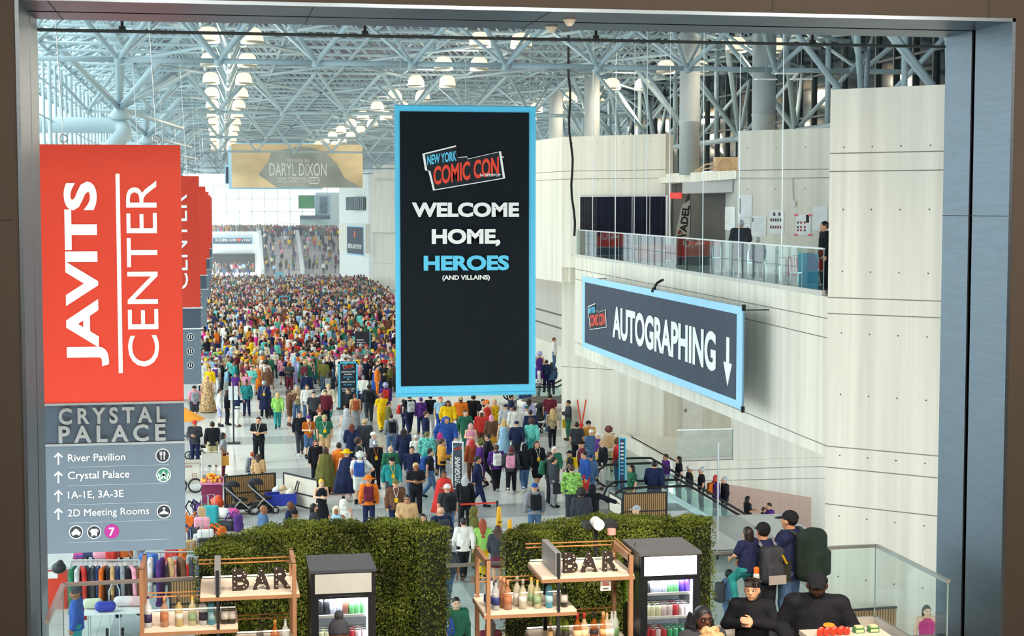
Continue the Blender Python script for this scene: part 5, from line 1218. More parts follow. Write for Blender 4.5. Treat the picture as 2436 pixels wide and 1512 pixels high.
# ---------------------------------------------------------------- bar shelves
WOODY = mat('copper_wood', 'a67c5c', .45, var=.15, scale=4, stretch=(1, 1, .2)); SHELF = mat('shelf_pale', 'e9ddca', .35, var=.04); BLKM = pm('22262b', .5); GRYB = pm('8d9095', .5); COP = mat('copper_rail', 'd29a63', .3, .6, var=.05)
LEDW = mat('led_strip', 'fff3e0', .5, var=0, emit=1.6)
YF, YBK = 15.8, 16.5
def bar_unit(label, xl, xr, zt, s1, s2, s3, xd):
    t = thing('bar_shelf', label, 'shelving unit', (0, 0, 0))
    for x in (xl, xr):
        m = MB()
        for y in (YF, YBK): m.box((x - .02, y - .035, PLAT), (x + .02, y + .035, zt))
        m.box((x - .02, YF, zt - .07), (x + .02, YBK, zt)); m.build('side_frame', WOODY, t)
    for (x0, x1, z) in (s1, s2, s3):
        o = MB().box((x0, YF - .03, z - .055), (x1, YBK + .02, z - .02)).build('shelf', WOODY, t); MB().box((x0 + .005, YF - .02, z - .02), (x1 - .005, YBK + .015, z)).build('shelf_top', SHELF, o)
        MB().box((x0 + .02, YBK - .01, z + .015), (x1 - .02, YBK, z + .028)).build('light_strip', LEDW, o)
        for dz in (.15, .19): MB().tube((x0 - .02, YBK + .03, z + dz), (x1, YBK + .03, z + dz), .008, 6).build('copper_rail', COP, t)
    MB().box((xd - .03, YF, s1[2]), (xd + .03, YBK, s1[2] + .24)).build('divider', GRYB, t)
    MB().box((xd - .015, YF - .025, PLAT), (xd + .015, YF + .005, s1[2] + .24)).build('black_post', BLKM, t)
    MB().box((xd - .02, YBK - .05, PLAT), (xd + .02, YBK, s1[2])).build('black_post', BLKM, t)
    for dz in (.19, .23): MB().tube((xr, YF, s1[2] + dz), (xr, YBK, s1[2] + dz), .008, 6).build('copper_rail', COP, t)
    return t
xP = lambda px, y=1400, Y=YF: PY(px, y, Y).x
zP = lambda px, py, Y=YF: PY(px, py, Y).z
R1 = (xP(1287), xP(1504) + .02, zP(1395, 1368)); R2 = (xP(1150), xP(1372), zP(1260, 1453)); R3 = (xP(1280, 1500), xP(1504), zP(1264, 1497, YBK))
bar_unit('copper-framed bar shelf beside the glowing fridge', xP(1161), xP(1500), zP(1330, 1326), R1, R2, R3, xP(1328))
L1 = (xP(475), xP(708) + .02, zP(590, 1411)); L2 = (xP(330), xP(566), zP(450, 1494)); L3 = (xP(560, 1500), xP(702), zP(620, 1506, YBK))
bar_unit('copper-framed bar shelf beside the dim-headed fridge', xP(337), xP(700), zP(520, 1347), L1, L2, L3, xP(518))
# marquee letters
BULB = mat('bulb', 'ffca80', .4, var=0, emit=2.2); LET = pm('3a3230', .5, .3)
def marquee(ch, px, base, w, h, which):
    p = Vector((xP(px), YF + .18, base)); t = thing('marquee_letter', f'dark metal marquee letter {ch} with small bulbs on the {which} bar shelf', 'letter sign', p)
    bw, st = w / 2, .05
    lettering('letter_face', ch, (0, 0, h / 2), w, h, LET, t, off=.035, ext=.025, lift=.025)
    sp = {'B': [(-bw + .025, z) for z in (.03, .09, .14, .2)] + [(.03, h - .03), (bw - .04, h * .75), (.03, h / 2), (bw - .03, h * .25), (.03, .03)], 'A': [(-bw + .05, .03), (-.06, h * .35), (-.03, h * .65), (0, h - .02), (.05, h * .6), (.08, h * .3), (bw - .05, .03), (.01, h * .4)], 'R': [(-bw + .025, z) for z in (.03, .09, .14, .2)] + [(.03, h - .03), (bw - .05, h * .75), (.03, h / 2), (.07, h * .25), (bw - .03, .03)]}[ch]
    for a, b in sp: MB().lathe([(.0055, 0), (.006, .004), (.003, .008)], 8, (a, -.05, b), 0).build('bulb', BULB, t)
for wh, base, ws, hh in (('dim-fridge side', L1[2], ((573, .165), (623, .17), (673, .165)), .21), ('lit-fridge side', R1[2], ((1364, .15), (1409, .17), (1460, .16)), .21)):
    for ch, (px, w) in zip('BAR', ws): marquee(ch, px, base, w, hh, wh)
# ---------------------------------------------------------------- bottles
def bottle(kind, glass, cap, px, shelf, dy, label, grp=None, lab='f0ece0'):
    x = xP(px); t = thing('bottle', label, 'bottle', (x, YF + .12 + dy, shelf), 0, grp); G = mat('bottle_' + glass, glass, .08, var=0, alpha=.5, spec=.7)
    pr = {'vodka': ([(.034, 0), (.037, .01), (.037, .19), (.03, .215), (.016, .235), (.014, .28)], .012, .30), 'square': ([(.04, 0), (.042, .01), (.04, .15), (.034, .19), (.016, .225), (.014, .27)], .016, .30), 'gin': ([(.036, 0), (.038, .01), (.04, .17), (.034, .2), (.015, .225), (.014, .26)], .014, .285), 'wine': ([(.035, 0), (.037, .01), (.037, .17), (.03, .205), (.015, .235), (.014, .3)], .015, .31), 'bourbon': ([(.044, 0), (.046, .01), (.048, .14), (.04, .18), (.018, .22), (.015, .27)], .017, .295), 'beer': ([(.028, 0), (.03, .01), (.03, .12), (.014, .17), (.012, .215)], .013, .222)}[kind]
    MB().lathe(pr[0] + [(pr[0][-1][0] * .9, pr[0][-1][1] + .002)], 14).build('glass_body', G, t, True)
    z = pr[0][-1][1]; MB().lathe([(pr[1], z - .03), (pr[1], pr[2]), (pr[1] * .8, pr[2] + .003)], 12).build('cap', pm(cap, .5), t, True)
    r = pr[0][2][0] + .001; MB().lathe([(r, .05), (r, .13)], 14).build('paper_label', pm(lab, .6), t, True)
    return t
for px, dy in ((1170, .16), (1177, .08), (1184, 0)): bottle('vodka', 'dfe8ee', '232b55', px, R2[2], dy, 'clear vodka bottle with dark blue label beside the copper post, lit-fridge shelf', 'blue-labelled vodka bottles', '2a3a7c')
for px, dy in ((1202, .16), (1207, .08), (1213, 0)): bottle('square', 'c98f68', 'c78f6a', px, R2[2], dy, 'amber-pink bottle standing next to the blue-labelled vodka bottles', 'amber-pink bottles', 'a86a4a')
for px, dy in ((1241, .14), (1249, 0)): bottle('square', 'dcd8c0', '9a9488', px, R2[2], dy, 'tall clear bottle with an oval pale label in the middle of the lit-fridge shelf', 'oval-labelled bottles', 'cfd3cf')
for px, dy in ((1275, .12), (1284, 0)): bottle('gin', 'e8e2b8', 'd8b23c', px, R2[2], dy, 'pale bottle with a yellow cap next to the blue gin bottle, lit-fridge side', 'yellow-capped bottles', '8fae86')
bottle('gin', '57b6d8', '2f3f58', 1312, R2[2], 0, 'light blue gin bottle beside the black post, lit-fridge side', None, 'a9d8e6')
bottle('wine', '1f2a22', '191a1c', 1348, R2[2], 0, 'dark wine bottle with a white label, lit-fridge side')
for s in ((350, 'vodka', 'dfe8ee', '3a2352', '2e2450', 'purple-capped vodka bottle at the post, dim-fridge side'), (389, 'square', 'c98f68', 'c78f6a', 'a86a4a', 'single amber-pink bottle, dim-fridge side'), (424, 'square', 'd8c078', '6b5a48', 'cfd3cf', 'golden tequila bottle with a grey oval label, dim-fridge side'), (456, 'gin', 'e8e2b8', 'd8b23c', '8fae86', 'pale bottle with a yellow cap, dim-fridge side'), (482, 'gin', 'e4ecec', '4a4a48', '2b2b3a', 'clear bottle with a dark label, dim-fridge side'), (502, 'gin', '57b6d8', '2f3f58', 'a9d8e6', 'light blue gin bottle, dim-fridge side'), (534, 'wine', '1f2a22', '191a1c', 'ece8e0', 'dark wine bottle with a cut white label and red heart, dim-fridge side'), (551, 'wine', '1f2a22', '191a1c', 'e0dcd4', 'dark wine bottle with a plain white label, dim-fridge side')):
    o = bottle(s[1], s[2], s[3], s[0], L2[2], 0, s[5], None, s[4])
for s in ((1316, 'beer', '7a3f1f', 'b88a5a', 'caa878', 'small brown beer bottle low on the lit-fridge shelf'), (1338, 'wine', '6f8a2c', '2b3a20', '2a2a22', 'green bottle low on the shelf, nearer the black post'), (1353, 'wine', '6f8a2c', '2b3a20', '30302a', 'green bottle low on the shelf, farther from the black post'), (1381, 'bourbon', 'c0651e', 'a02822', 'e6c8a0', 'amber bourbon bottle with a red wax cap, full one'), (1397, 'bourbon', 'e6cda8', 'a02822', 'e6c8a0', 'pale bourbon bottle with a red wax cap'), (1421, 'square', 'a85a1c', '17181a', '1d1d1f', 'amber whiskey bottle with a black label'), (1443, 'square', 'c87a3a', 'c79a6a', 'd8b080', 'amber bottle with a cork top behind the rum'), (1452, 'gin', 'e6d8c0', 'c7a070', 'e8e0d0', 'clear rum bottle with a cork top'), (1464, 'vodka', 'e4ecec', 'a9b0b4', 'e4e8e4', 'clear silver-capped bottle behind the green-labelled one'), (1472, 'vodka', 'dfeee6', 'b9c0b8', '5f8a5a', 'clear bottle with a green label at the end of the low shelf')):
    bottle(s[1], s[2], s[3], s[0], R3[2], .02, s[5], None, s[4])
for s in ((618, 'wine', '1f2a22', '101114', 'ece8e0', 'black-capped bottle low on the dim-fridge shelf'), (654, 'bourbon', 'c0651e', 'b9853a', 'e6c8a0', 'gold-capped amber bottle low on the dim-fridge shelf'), (679, 'vodka', 'e4ecec', 'aab4bc', 'e4e8e4', 'silver-capped clear bottle low on the dim-fridge shelf')):
    bottle(s[1], s[2], s[3], s[0], L3[2] - .02, .02, s[5], None, s[4])
# ---------------------------------------------------------------- drinks fridges
def can_mesh(r, h):
    return MB().lathe([(r * .8, 0), (r, .008), (r, h - .012), (r * .85, h)], 14).mesh('can', GOODS, True), MB().lathe([(r * .86, h - .002), (r * .86, h + .002), (r * .7, h + .001)], 14).mesh('lid', pm('c9cdd0', .3, .9), True)
CANS = {'slim': can_mesh(.028, .15), 'std': can_mesh(.032, .12), 'tall': can_mesh(.034, .165)}
def fridge(label, px0, px1, pyt, Yf, lit, shelves, which):
    x0, x1 = xP(px0, pyt, Yf), xP(px1, pyt, Yf); zt = PY((px0 + px1) / 2, pyt, Yf).z; D = .72; w = x1 - x0
    t = thing('drinks_fridge', label, 'fridge', (x0, Yf, PLAT)); H = zt - PLAT
    B_ = pm('191d22', .35)
    MB().box((0, .03, 0), (.03, D, H - .03)).box((w - .03, .03, 0), (w, D, H - .03)).box((.03, D - .03, 0), (w - .03, D, H - .03)).box((.03, .03, 0), (w - .03, D - .03, .15)).box((.03, .05, H - .26), (w - .03, D - .03, H - .22)).build('cabinet', B_, t)
    MB().box((-.012, -.012, H - .03), (w + .012, D + .01, H)).build('top_panel', pm('5c6066' if lit else '3f4550', .4), t)
    MB().box((.035, .035, .16), (w - .035, D - .035, H - .29)).build('inner_liner', pm('e6ebec', .5), t) if False else None
    MB().box((.035, D - .05, .16), (w - .035, D - .03, H - .29)).box((.03, .06, .16), (.035, D - .03, H - .29)).box((w - .035, .06, .16), (w - .03, D - .03, H - .29)).build('liner', pm('e6ebec', .5), t)
    MB().box((0, .0, H - .26), (w, .05, H - .03)).build('header', B_, t)
    MB().box((.04, -.008, H - .235), (w - .04, 0, H - .04)).build('sign_panel', mat('lit_panel', 'f4f6ff', .4, var=0, emit=1.5) if lit else pm('b3bab8', .4), t)
    MB().box((0, 0, .12), (.075, .03, H - .265)).box((w - .075, 0, .12), (w, .03, H - .265)).box((.075, 0, H - .29), (w - .075, .03, H - .265)).box((.075, 0, .12), (w - .075, .03, .2)).build('door_frame', B_, t)
    MB().quad((.075, .012, .2), (w - .075, .012, .2), (w - .075, .012, H - .29), (.075, .012, H - .29)).build('door_glass', glassmat('door_glass', 'f2f6f6', .03), t)
    MB().tube((.05, -.04, H * .35), (.05, -.04, H * .6), .012, 8).box((.04, -.04, H * .35), (.06, 0, H * .36)).box((.04, -.04, H * .59), (.06, 0, H * .6)).build('handle', B_, t)
    MB().box((w - .085, .05, .22), (w - .06, .075, H - .3)).build('light_tube', mat('cool_tube', 'f2f4ff', .4, var=0, emit=7), t)
    l = light('fridge_light', 'AREA', (x0 + w / 2, Yf + .12, zt - .3), 9, (.93, .96, 1), w * .7, .1, aim=(x0 + w / 2, Yf + .35, PLAT + .3))
    for z, kinds in shelves:
        sh = MB().box((.04, .06, z - .012 - PLAT), (w - .04, .075, z + .014 - PLAT))
        for k in range(22): sh.box((.045 + k * (w - .09) / 21 - .003, .075, z - .008 - PLAT), (.045 + k * (w - .09) / 21 + .003, D - .06, z - PLAT))
        sh.build('wire_shelf', pm('dfe3e4', .4), t)
        n = len(kinds)
        for i, (kd, col, nm) in enumerate(kinds):
            cx_ = x0 + .075 + (w - .15) * (i + .5) / n
            for row in range(3):
                me, li = CANS[kd]; o = link('can', me); o.color = (*lin(col), 1); o.location = (cx_ + rnd.uniform(-.003, .003), Yf + .13 + row * .085, z)
                link('lid', li, o); tag(o, f'{nm} can on the {["upper", "middle", "lower"][[s[0] for s in shelves].index(z)]} shelf of the {which} fridge', 'can', f'{nm} cans, {which} fridge, shelf {["one", "two", "three"][[s[0] for s in shelves].index(z)]}')
    return t
K, WB, BR, GN, PU, RW, RD, LM, GW = ('slim', '1a1b20', 'black and gold'), ('tall', 'cfd6e8', 'white and blue'), ('tall', '8a5a4a', 'brown'), ('tall', '6fbf7a', 'green starred'), ('slim', '4a2aa0', 'purple'), ('std', 'd9c8c8', 'white and red'), ('std', 'b8343c', 'red'), ('std', 'e0e4c0', 'pale lime'), ('std', '3f9a6a', 'dark green')
zl = lambda py, Y=15.92: PY(815, py, Y).z; zr = lambda py, Y=15.92: PY(1594, py, Y).z
fridge('black glass-door drinks fridge with a dim grey header panel', 739, 893, 1354, 15.85, False, [(zl(1464), [K, K, WB, WB, BR, GN, GN, GN]), (zl(1530), [LM, LM, RW, PU, PU, RD, RW, RW])], 'dim-headed')
fridge('black glass-door drinks fridge with a glowing white header panel', 1524, 1666, 1313, 15.85, True, [(zr(1411), [K, WB, WB, WB, GN, GN, PU, PU]), (zr(1467), [LM, LM, LM, RW, RW, RD, RW, RW]), (zr(1524), [RD, RD, RW, RD, GW, GW, GW, GW])], 'glowing')
# ---------------------------------------------------------------- hedges
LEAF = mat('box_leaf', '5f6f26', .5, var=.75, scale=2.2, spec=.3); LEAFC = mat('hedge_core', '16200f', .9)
def hedge(label, pts, zt, th=.46, n=64000):
    P_ = [Vector((PY(px, 1300, Y).x, Y, 0)) for px, Y in pts]; t = thing('hedge', label, 'hedge', (0, 0, 0)); rr = random.Random(len(pts) + n)
    seg = [(P_[i + 1] - P_[i]).length for i in range(len(P_) - 1)]; Lt = sum(seg)
    def at(s):
        for i, l in enumerate(seg):
            if s <= l or i == len(seg) - 1:
                d = (P_[i + 1] - P_[i]).normalized(); return P_[i] + d * min(s, l), Vector((d.y, -d.x, 0))
            s -= l
    core = MB(); N = 24; vs = []
    for k in range(N + 1):
        p, nn = at(Lt * k / N)
        for a, z in ((th / 2 - .05, PLAT + .02), (th / 2 - .05, zt - .05), (-th / 2 + .05, zt - .05), (-th / 2 + .05, PLAT + .02)): vs.append(p + nn * a + UZW * z)
    core.add(vs, [(4 * k + a, 4 * k + (a + 1) % 4, 4 * k + 4 + (a + 1) % 4, 4 * k + 4 + a) for k in range(N) for a in range(4)] + [(0, 3, 2, 1), (4 * N, 4 * N + 1, 4 * N + 2, 4 * N + 3)])
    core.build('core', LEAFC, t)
    V = []; 
    for _ in range(n):
        s = rr.uniform(-.02, Lt + .02); p, nn = at(min(max(s, 0), Lt)); r = rr.random(); b = .03 * math.sin(s * 5) + .02 * math.sin(s * 13)
        d = nn.cross(UZW)
        if r < .56: c = p + nn * (th / 2 - .03 + rr.uniform(-.03, .06) + b) + UZW * rr.uniform(PLAT + .6, zt); nr = nn
        elif r < .84: c = p + nn * rr.uniform(-th / 2, th / 2) + UZW * (zt - .04 + rr.uniform(-.03, .05) + b * .6); nr = UZW
        elif r < .92: c = p - nn * (th / 2 - .03 + rr.uniform(-.03, .05)) + UZW * rr.uniform(zt - .9, zt); nr = -nn
        else:
            e = rr.random() < .5; p, nn = at(0 if e else Lt); d = nn.cross(UZW); c = p + nn * rr.uniform(-th / 2, th / 2) + d * (rr.uniform(-.03, .06) * (1 if e else -1)) + UZW * rr.uniform(PLAT + .5, zt); nr = d * (1 if e else -1)
            tst, _n = at(.1 if e else Lt - .1)
            if (c - UZW * c.z - tst).length < (p - tst).length: nr = -nr
        u = Vector((rr.uniform(-1, 1), rr.uniform(-1, 1), rr.uniform(-1, 1))); a = (nr * .9 + u).normalized(); q = a.orthogonal().normalized(); w_ = a.cross(q); L_ = rr.uniform(.010, .019); q *= L_; w_ *= L_ * .55
        V += [c - q, c + w_, c + q, c - w_]
    V = np.array([tuple(v) for v in V]); Q = np.arange(len(V)).reshape(-1, 4)
    o = link('leaves', quadmesh('leaves', V, Q, LEAF), t); o['kind'] = 'stuff'; return t
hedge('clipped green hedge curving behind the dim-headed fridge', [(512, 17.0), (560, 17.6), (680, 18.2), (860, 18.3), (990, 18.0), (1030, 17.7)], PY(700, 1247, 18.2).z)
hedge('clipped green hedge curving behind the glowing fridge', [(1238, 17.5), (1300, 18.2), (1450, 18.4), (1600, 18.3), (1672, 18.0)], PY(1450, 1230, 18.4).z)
# plant, printer, note
t = thing('hanging_plant', 'trailing green plant hanging at the side of the glowing fridge', 'plant', (xP(1500, 1360, 16.2), 16.2, PY(1500, 1358, 16.2).z)); mb = MB()
for k in range(60):
    a = rnd.uniform(0, 2 * PI); r = rnd.uniform(.02, .08); L_ = rnd.uniform(.12, .38); x, y = r * math.cos(a), r * math.sin(a)
    for j in range(7):
        z = -L_ * j / 7; mb.add([(x * (1 + j * .1) - .012, y, z), (x * (1 + j * .1), y - .008, z - .03), (x * (1 + j * .1) + .012, y, z), (x * (1 + j * .1), y + .008, z + .01)], [(0, 1, 2, 3)])
mb.build('foliage', mat('fern', '6f9a2e', .6, var=.4), t); MB().lathe([(.05, 0), (.07, .08)], 12).build('pot', BLKM, t); MB().tube((0, 0, .08), (.05, .0, .3), .005, 5).build('hook', BLKM, t)
t = thing('receipt_printer', 'black printer with a white paper roll on top of the shelf by the glowing fridge', 'printer', (xP(1432, 1300, 16.45), 16.62, R1[2])); 
MB().box((-.14, 0, .3), (.02, .2, .36)).box((.04, -.05, .32), (.2, .2, .37)).box((-.02, .1, 0), (.02, .14, .3)).build('body', BLKM, t); MB().lathe([(.06, -.09), (.06, .09)], 18, (-.02, -.03, .37), 1).build('paper_roll', pm('eceef0', .6), t)
MB().lathe([(.045, 0), (.045, .06)], 14, (.12, -.1, .26)).build('pink_roll', pm('e2a9a0', .6), t)
t = thing('price_note', 'white price note with red print hanging under the top bar board by the glowing fridge', 'note', (xP(1442, 1385, YF), YF + .02, R1[2] - .06)); MB().box((-.055, -.002, -.11), (.055, .002, 0)).build('paper', pm('eeeae2', .7), t)
for z in (-.03, -.05): MB().box((-.035, -.004, z - .006), (.035, -.002, z + .006)).build('red_print', pm('b8544a', .7), t)
MB().box((-.03, -.004, -.095), (.03, -.002, -.08)).build('print', pm('555555', .7), t)
# snack display in the near corner
t = thing('display_stand', 'low stand carrying snack boxes at the bottom of the view', 'stand', (xP(2020, 1506, 15.2), 15.2, PLAT)); zs = PY(2020, 1511, 15.2).z
MB().box((-.42, -.1, zs - PLAT - .05), (.42, .3, zs - PLAT)).build('tray', pm('c9c2b4', .5), t); MB().box((-.38, -.05, 0), (-.33, .25, zs - PLAT - .05)).build('leg', BLKM, t); MB().box((.33, -.05, 0), (.38, .25, zs - PLAT - .05)).build('leg', BLKM, t)
for i in range(9):
    px = 1948 + i * 8; o = MB().lathe([(.01, 0), (.03, .01), (.034, .04), (.028, .075), (.01, .085)], 10, sx=1, sy=.5).build('snack_bag', mat('snack_red', 'd8432f', .35, var=.5, scale=30)); o.location = (xP(px, 1500, 15.25), 15.22 + .05 * (i % 2), zs); tag(o, 'red and white snack bag in the heap on the display stand', 'snack', 'red snack bags on the stand')
for i, px in enumerate((2042, 2077)):
    o = thing('snack_box', f'green snack box on the display stand, {["nearer the red bags", "at the end"][i]}', 'box', (xP(px, 1500, 15.3), 15.3, zs)); MB().box((-.05, -.04, 0), (.05, .04, .05)).build('carton', pm('3f7a4a', .5), o); MB().box((-.04, -.044, .01), (.04, -.04, .035)).build('print', pm('e4dca0', .5), o); MB().box((-.035, -.03, .05), (.035, .03, .07)).build('contents', pm('d8cfa0', .6), o)
# ---------------------------------------------------------------- escalators to the lower level
RUB = pm('17191c', .5); SSS = pm('b9bdbd', .3, .8); EG = glassmat('escalator_glass', 'e6f2f0', .06)
def escalator(label, x0, y, w=1.25, run=9.5, sl=R(31), rise=-1, flat=1.2, sx=1, z0=0.0):
    t = thing('escalator', label, 'escalator', (x0, y, z0), 0 if sx > 0 else PI); k = rise * math.tan(sl)
    lp = Vector((0, 0, 0)); bp = [(-1.0, 0), (flat, 0), (flat + run, k * run)]
    for s in (-1, 1):
        yy = s * w / 2; q = lambda x, z: (x, yy, z); H = .95
        MB().add([q(-1, 0), q(flat, 0), q(flat + run, k * run), q(flat + run, k * run + H - .06), q(flat, H - .06), q(-1, H - .06)], [(0, 1, 4, 5), (1, 2, 3, 4)]).build('glass_balustrade', EG, t)
        pts = [q(-.6, .1), q(-1.0, .12), q(-1.28, .3), q(-1.36, .52), q(-1.25, .78), q(-1.0, H - .02), q(0, H)] + [q(flat - .3, H), q(flat + .1, H - .01), q(flat + .5, H + k * .42), q(flat + run, H + k * run)]
        MB().path(pts, .042, 8).build('handrail', RUB, t)
        MB().bar(q(-1.1, .06), q(flat, .06), .16, .14).bar(q(flat, .06), q(flat + run, k * run + .06), .16, .14).build('skirt_panel', SSS, t)
        MB().bar(q(flat, -.35), q(flat + run, k * run - .35), .12, .7).build('truss_side', pm('d0d3d2', .4, .3), t)
    MB().box((-1.6, -w / 2, -.01), (flat, w / 2, .015)).build('landing_plate', pm('8a8f90', .4, .6), t)
    st_ = MB(); n = 26
    for i in range(n):
        x = flat + i * .36; z = k * (x - flat + .18)
        if x > flat + run: break
        st_.box((x, -w / 2 + .08, z - .3), (x + .36, w / 2 - .08, z))
    st_.build('steps', pm('55595c', .5, .4), t); return t
EX, EY1, EY2 = 14.7, 57.2, 52.3
escalator('escalator going down beside the landing wall, carrying people', EX, EY1, flat=.9)
escalator('escalator going down nearest the bar, in front of the crowded one', 14.1, EY2)
def rider(line, Yc):
    f = line.split('|')[0].split(); p = PY(float(f[0]), float(f[1]), Yc); h = float(f[2]); spawn(line, p.z - h, Vector((p.x, Yc, p.z - h)))
for ln in '''1584 1080 1.6 1 stand l 2|short dark|jacket purple|trousers navy||riding the escalator
1615 1086 1.66 1 stand l 0|long dark|tee black|trousers charcoal||riding the escalator
1640 1108 1.66 1.05 stand r 2|cap white|jacket black|trousers grey|lanyard yellow|on the escalator
1669 1112 1.66 1.1 stand l 1|bun silver|tee black|trousers black||on the escalator
1703 1130 1.64 1.05 stand r 1|long red|jacket purple|trousers navy|backpack orange|on the escalator
1724 1134 1.7 1.05 stand l 1|short silver|jacket black|trousers charcoal||riding the escalator
1779 1180 1.62 1.05 phone r 2|bob dark|tee black|trousers black||on the escalator
1830 1196 1.68 1.05 stand l 1|short dark|jacket purple|trousers navy||on the escalator
1817 1206 1.4 1 stand r 1|short brunet|tee charcoal|trousers navy||on the escalator'''.split('\n'): rider(ln, EY1)
# ascending escalator and round plinth beyond the welcome banner
YE = 82.5
p0 = PY(1262, 945, YE)
t = escalator('escalator climbing away past the corner of the welcome banner', PY(1262, 940, YE).x, YE, 1.2, 7, R(24), 1)
for ln in '''1283 838 1.64 1.05 stand b 1|curly lilac|dress purple|||climbing the far escalator
1318 803 1.68 1 stand r 0|short auburn|jacket white|trousers denim||climbing the far escalator
1300 856 1.7 1.05 stand b 0|short brunet|jacket navy|trousers navy|backpack navy|on the far escalator
1312 862 1.7 1.05 stand b 0|long brunet|jacket denim|trousers navy||on the far escalator
1281 870 1.7 1.05 stand r 1|cap charcoal|jacket white|trousers grey||on the far escalator'''.split('\n'): rider(ln, YE + .1)
t = thing('round_plinth', 'low round pale plinth on the floor by the corner of the welcome banner', 'plinth', (PZ(1318, 985, 0).x - .3, PZ(1318, 985, 0).y - .6, 0))
MB().lathe([(1.5, 0), (1.55, .05), (1.55, .5), (1.65, .52), (1.65, .75), (1.5, .78)], 40).build('drum', pm('e0dcd0', .5), t, True); MB().lathe([(1.45, .78), (1.4, .82)], 40).build('top', pm('4a4540', .6), t)
# landing rail
balustrade([Vector((LX0, 59.6, LZ + 1.2)), Vector((LX1, 59.6, LZ + 1.2))], 'landing_rail', 'glass guard with a steel rail on the raised landing below the long banner', hgt=1.2, seg=3)
# stanchion with red tape, cones
def cone(px, pyt, pyb, label):
    p = PZ(px, pyb, 0); d = (p - CAM0).length; h = (pyb - pyt) * d / 3850 * .985; t = thing('wet_floor_cone', label, 'cone', p, R(8))
    Y_ = pm('f0b21c', .45); MB().lathe([(.17, 0), (.17, .03), (.13, .05), (.12, .06)], 4).build('base', Y_, t); MB().lathe([(.135, .05), (.06, h - .02), (.045, h)], 12, sy=.75).build('body', Y_, t, True)
    for i, s in enumerate(('CAUTION', 'WET', 'FLOOR')): lettering('lettering', s, (0, -.1 + .018 * i * 0 - .0, h * (.72 - .12 * i)), .11, .05, BLACK, t, off=.02, lift=.0)
    return t
cone(1187, 1203, 1330, 'tall yellow wet-floor cone, the farther of the two'); cone(1213, 1233, 1345, 'tall yellow wet-floor cone, the nearer of the two, by the hedge')
def post(label, px, pyb, h=1.0, tape=None):
    p = PZ(px, pyb, 0); t = thing('barrier_post', label, 'barrier post', p); MB().lathe([(.18, 0), (.18, .03), (.04, .06)], 16).build('base', BLKM, t); MB().lathe([(.03, .04), (.03, h - .1), (.04, h - .1), (.04, h)], 12).build('post', BLKM, t)
    if tape is not None: q = tape - p; MB().bar((0, 0, h - .06), (q.x, q.y, h - .06), .008, .055).build('red_tape', REDP, t)
    return t
pA, pB = PZ(1183, 1265, 0), PZ(1092, 1270, 0); post('black barrier post with red tape beside the yellow cones', 1183, 1265, 1.0, pB); post('black barrier post receiving the red tape among the walkers', 1092, 1270)
# slatted barriers
def barrier(label, pxa, pya, pxb, pyb, h=1.15, plain=False):
    a, b = PZ(pxa, pya, h), PZ(pxb, pyb, h); a.z = b.z = 0; L_ = (b - a).length; t = thing('slatted_barrier', label, 'barrier', a, math.atan2(b.y - a.y, b.x - a.x))
    MB().box((0, -.02, 0), (.05, .02, h)).box((L_ - .05, -.02, 0), (L_, .02, h)).box((.05, -.02, h - .05), (L_ - .05, .02, h)).box((.05, -.02, .08), (L_ - .05, .02, .13)).box((.05, -.02, h * .45), (L_ - .05, .02, h * .45 + .04)).build('frame', BLKM, t)
    MB().box((.05, .0, .13), (L_ - .05, .012, h - .05)).build('backing', pm('d9d0c0' if plain else '6b5138', .7), t)
    if not plain:
        m = MB(); n = int(L_ / .07)
        for i in range(n): x = .06 + (L_ - .12) * i / n; m.box((x, -.015, .13), (x + .04, 0, h - .05))
        m.build('slats', pm('b08a5c', .6), t)
    for x in (.1, L_ - .1): MB().box((x - .03, -.25, 0), (x + .03, .25, .03)).build('foot', BLKM, t)
barrier('dark-framed timber slat barrier behind the two strollers', 533, 1132, 656, 1123); barrier('pale-backed barrier running toward the yellow-haired woman', 674, 1122, 756, 1140, plain=True)
barrier('timber slat barrier at the head of the escalator', 1480, 1172, 1588, 1168); barrier('pale barrier panel meeting the slatted one by the escalator', 1449, 1168, 1480, 1186, plain=True)
barrier('timber slat barrier seen through the balustrade below the dim-side shelf', 402, 1378, 505, 1374); barrier('timber slat barrier on the lower floor beyond the balustrade corner', 2012, 1449, 2145, 1440)
t = thing('sign_post', 'thin black sign post on a flat base standing on the open floor', 'post', PZ(556, 1054, 0)); MB().box((-.28, -.25, 0), (.28, .25, .04)).build('base', BLKM, t); MB().tube((0, 0, .04), (0, 0, 2.5), .035, 8).build('pole', BLKM, t); MB().box((-.2, -.02, 1.9), (.2, .02, 2.5)).build('board', pm('dfe4e6', .5), t)
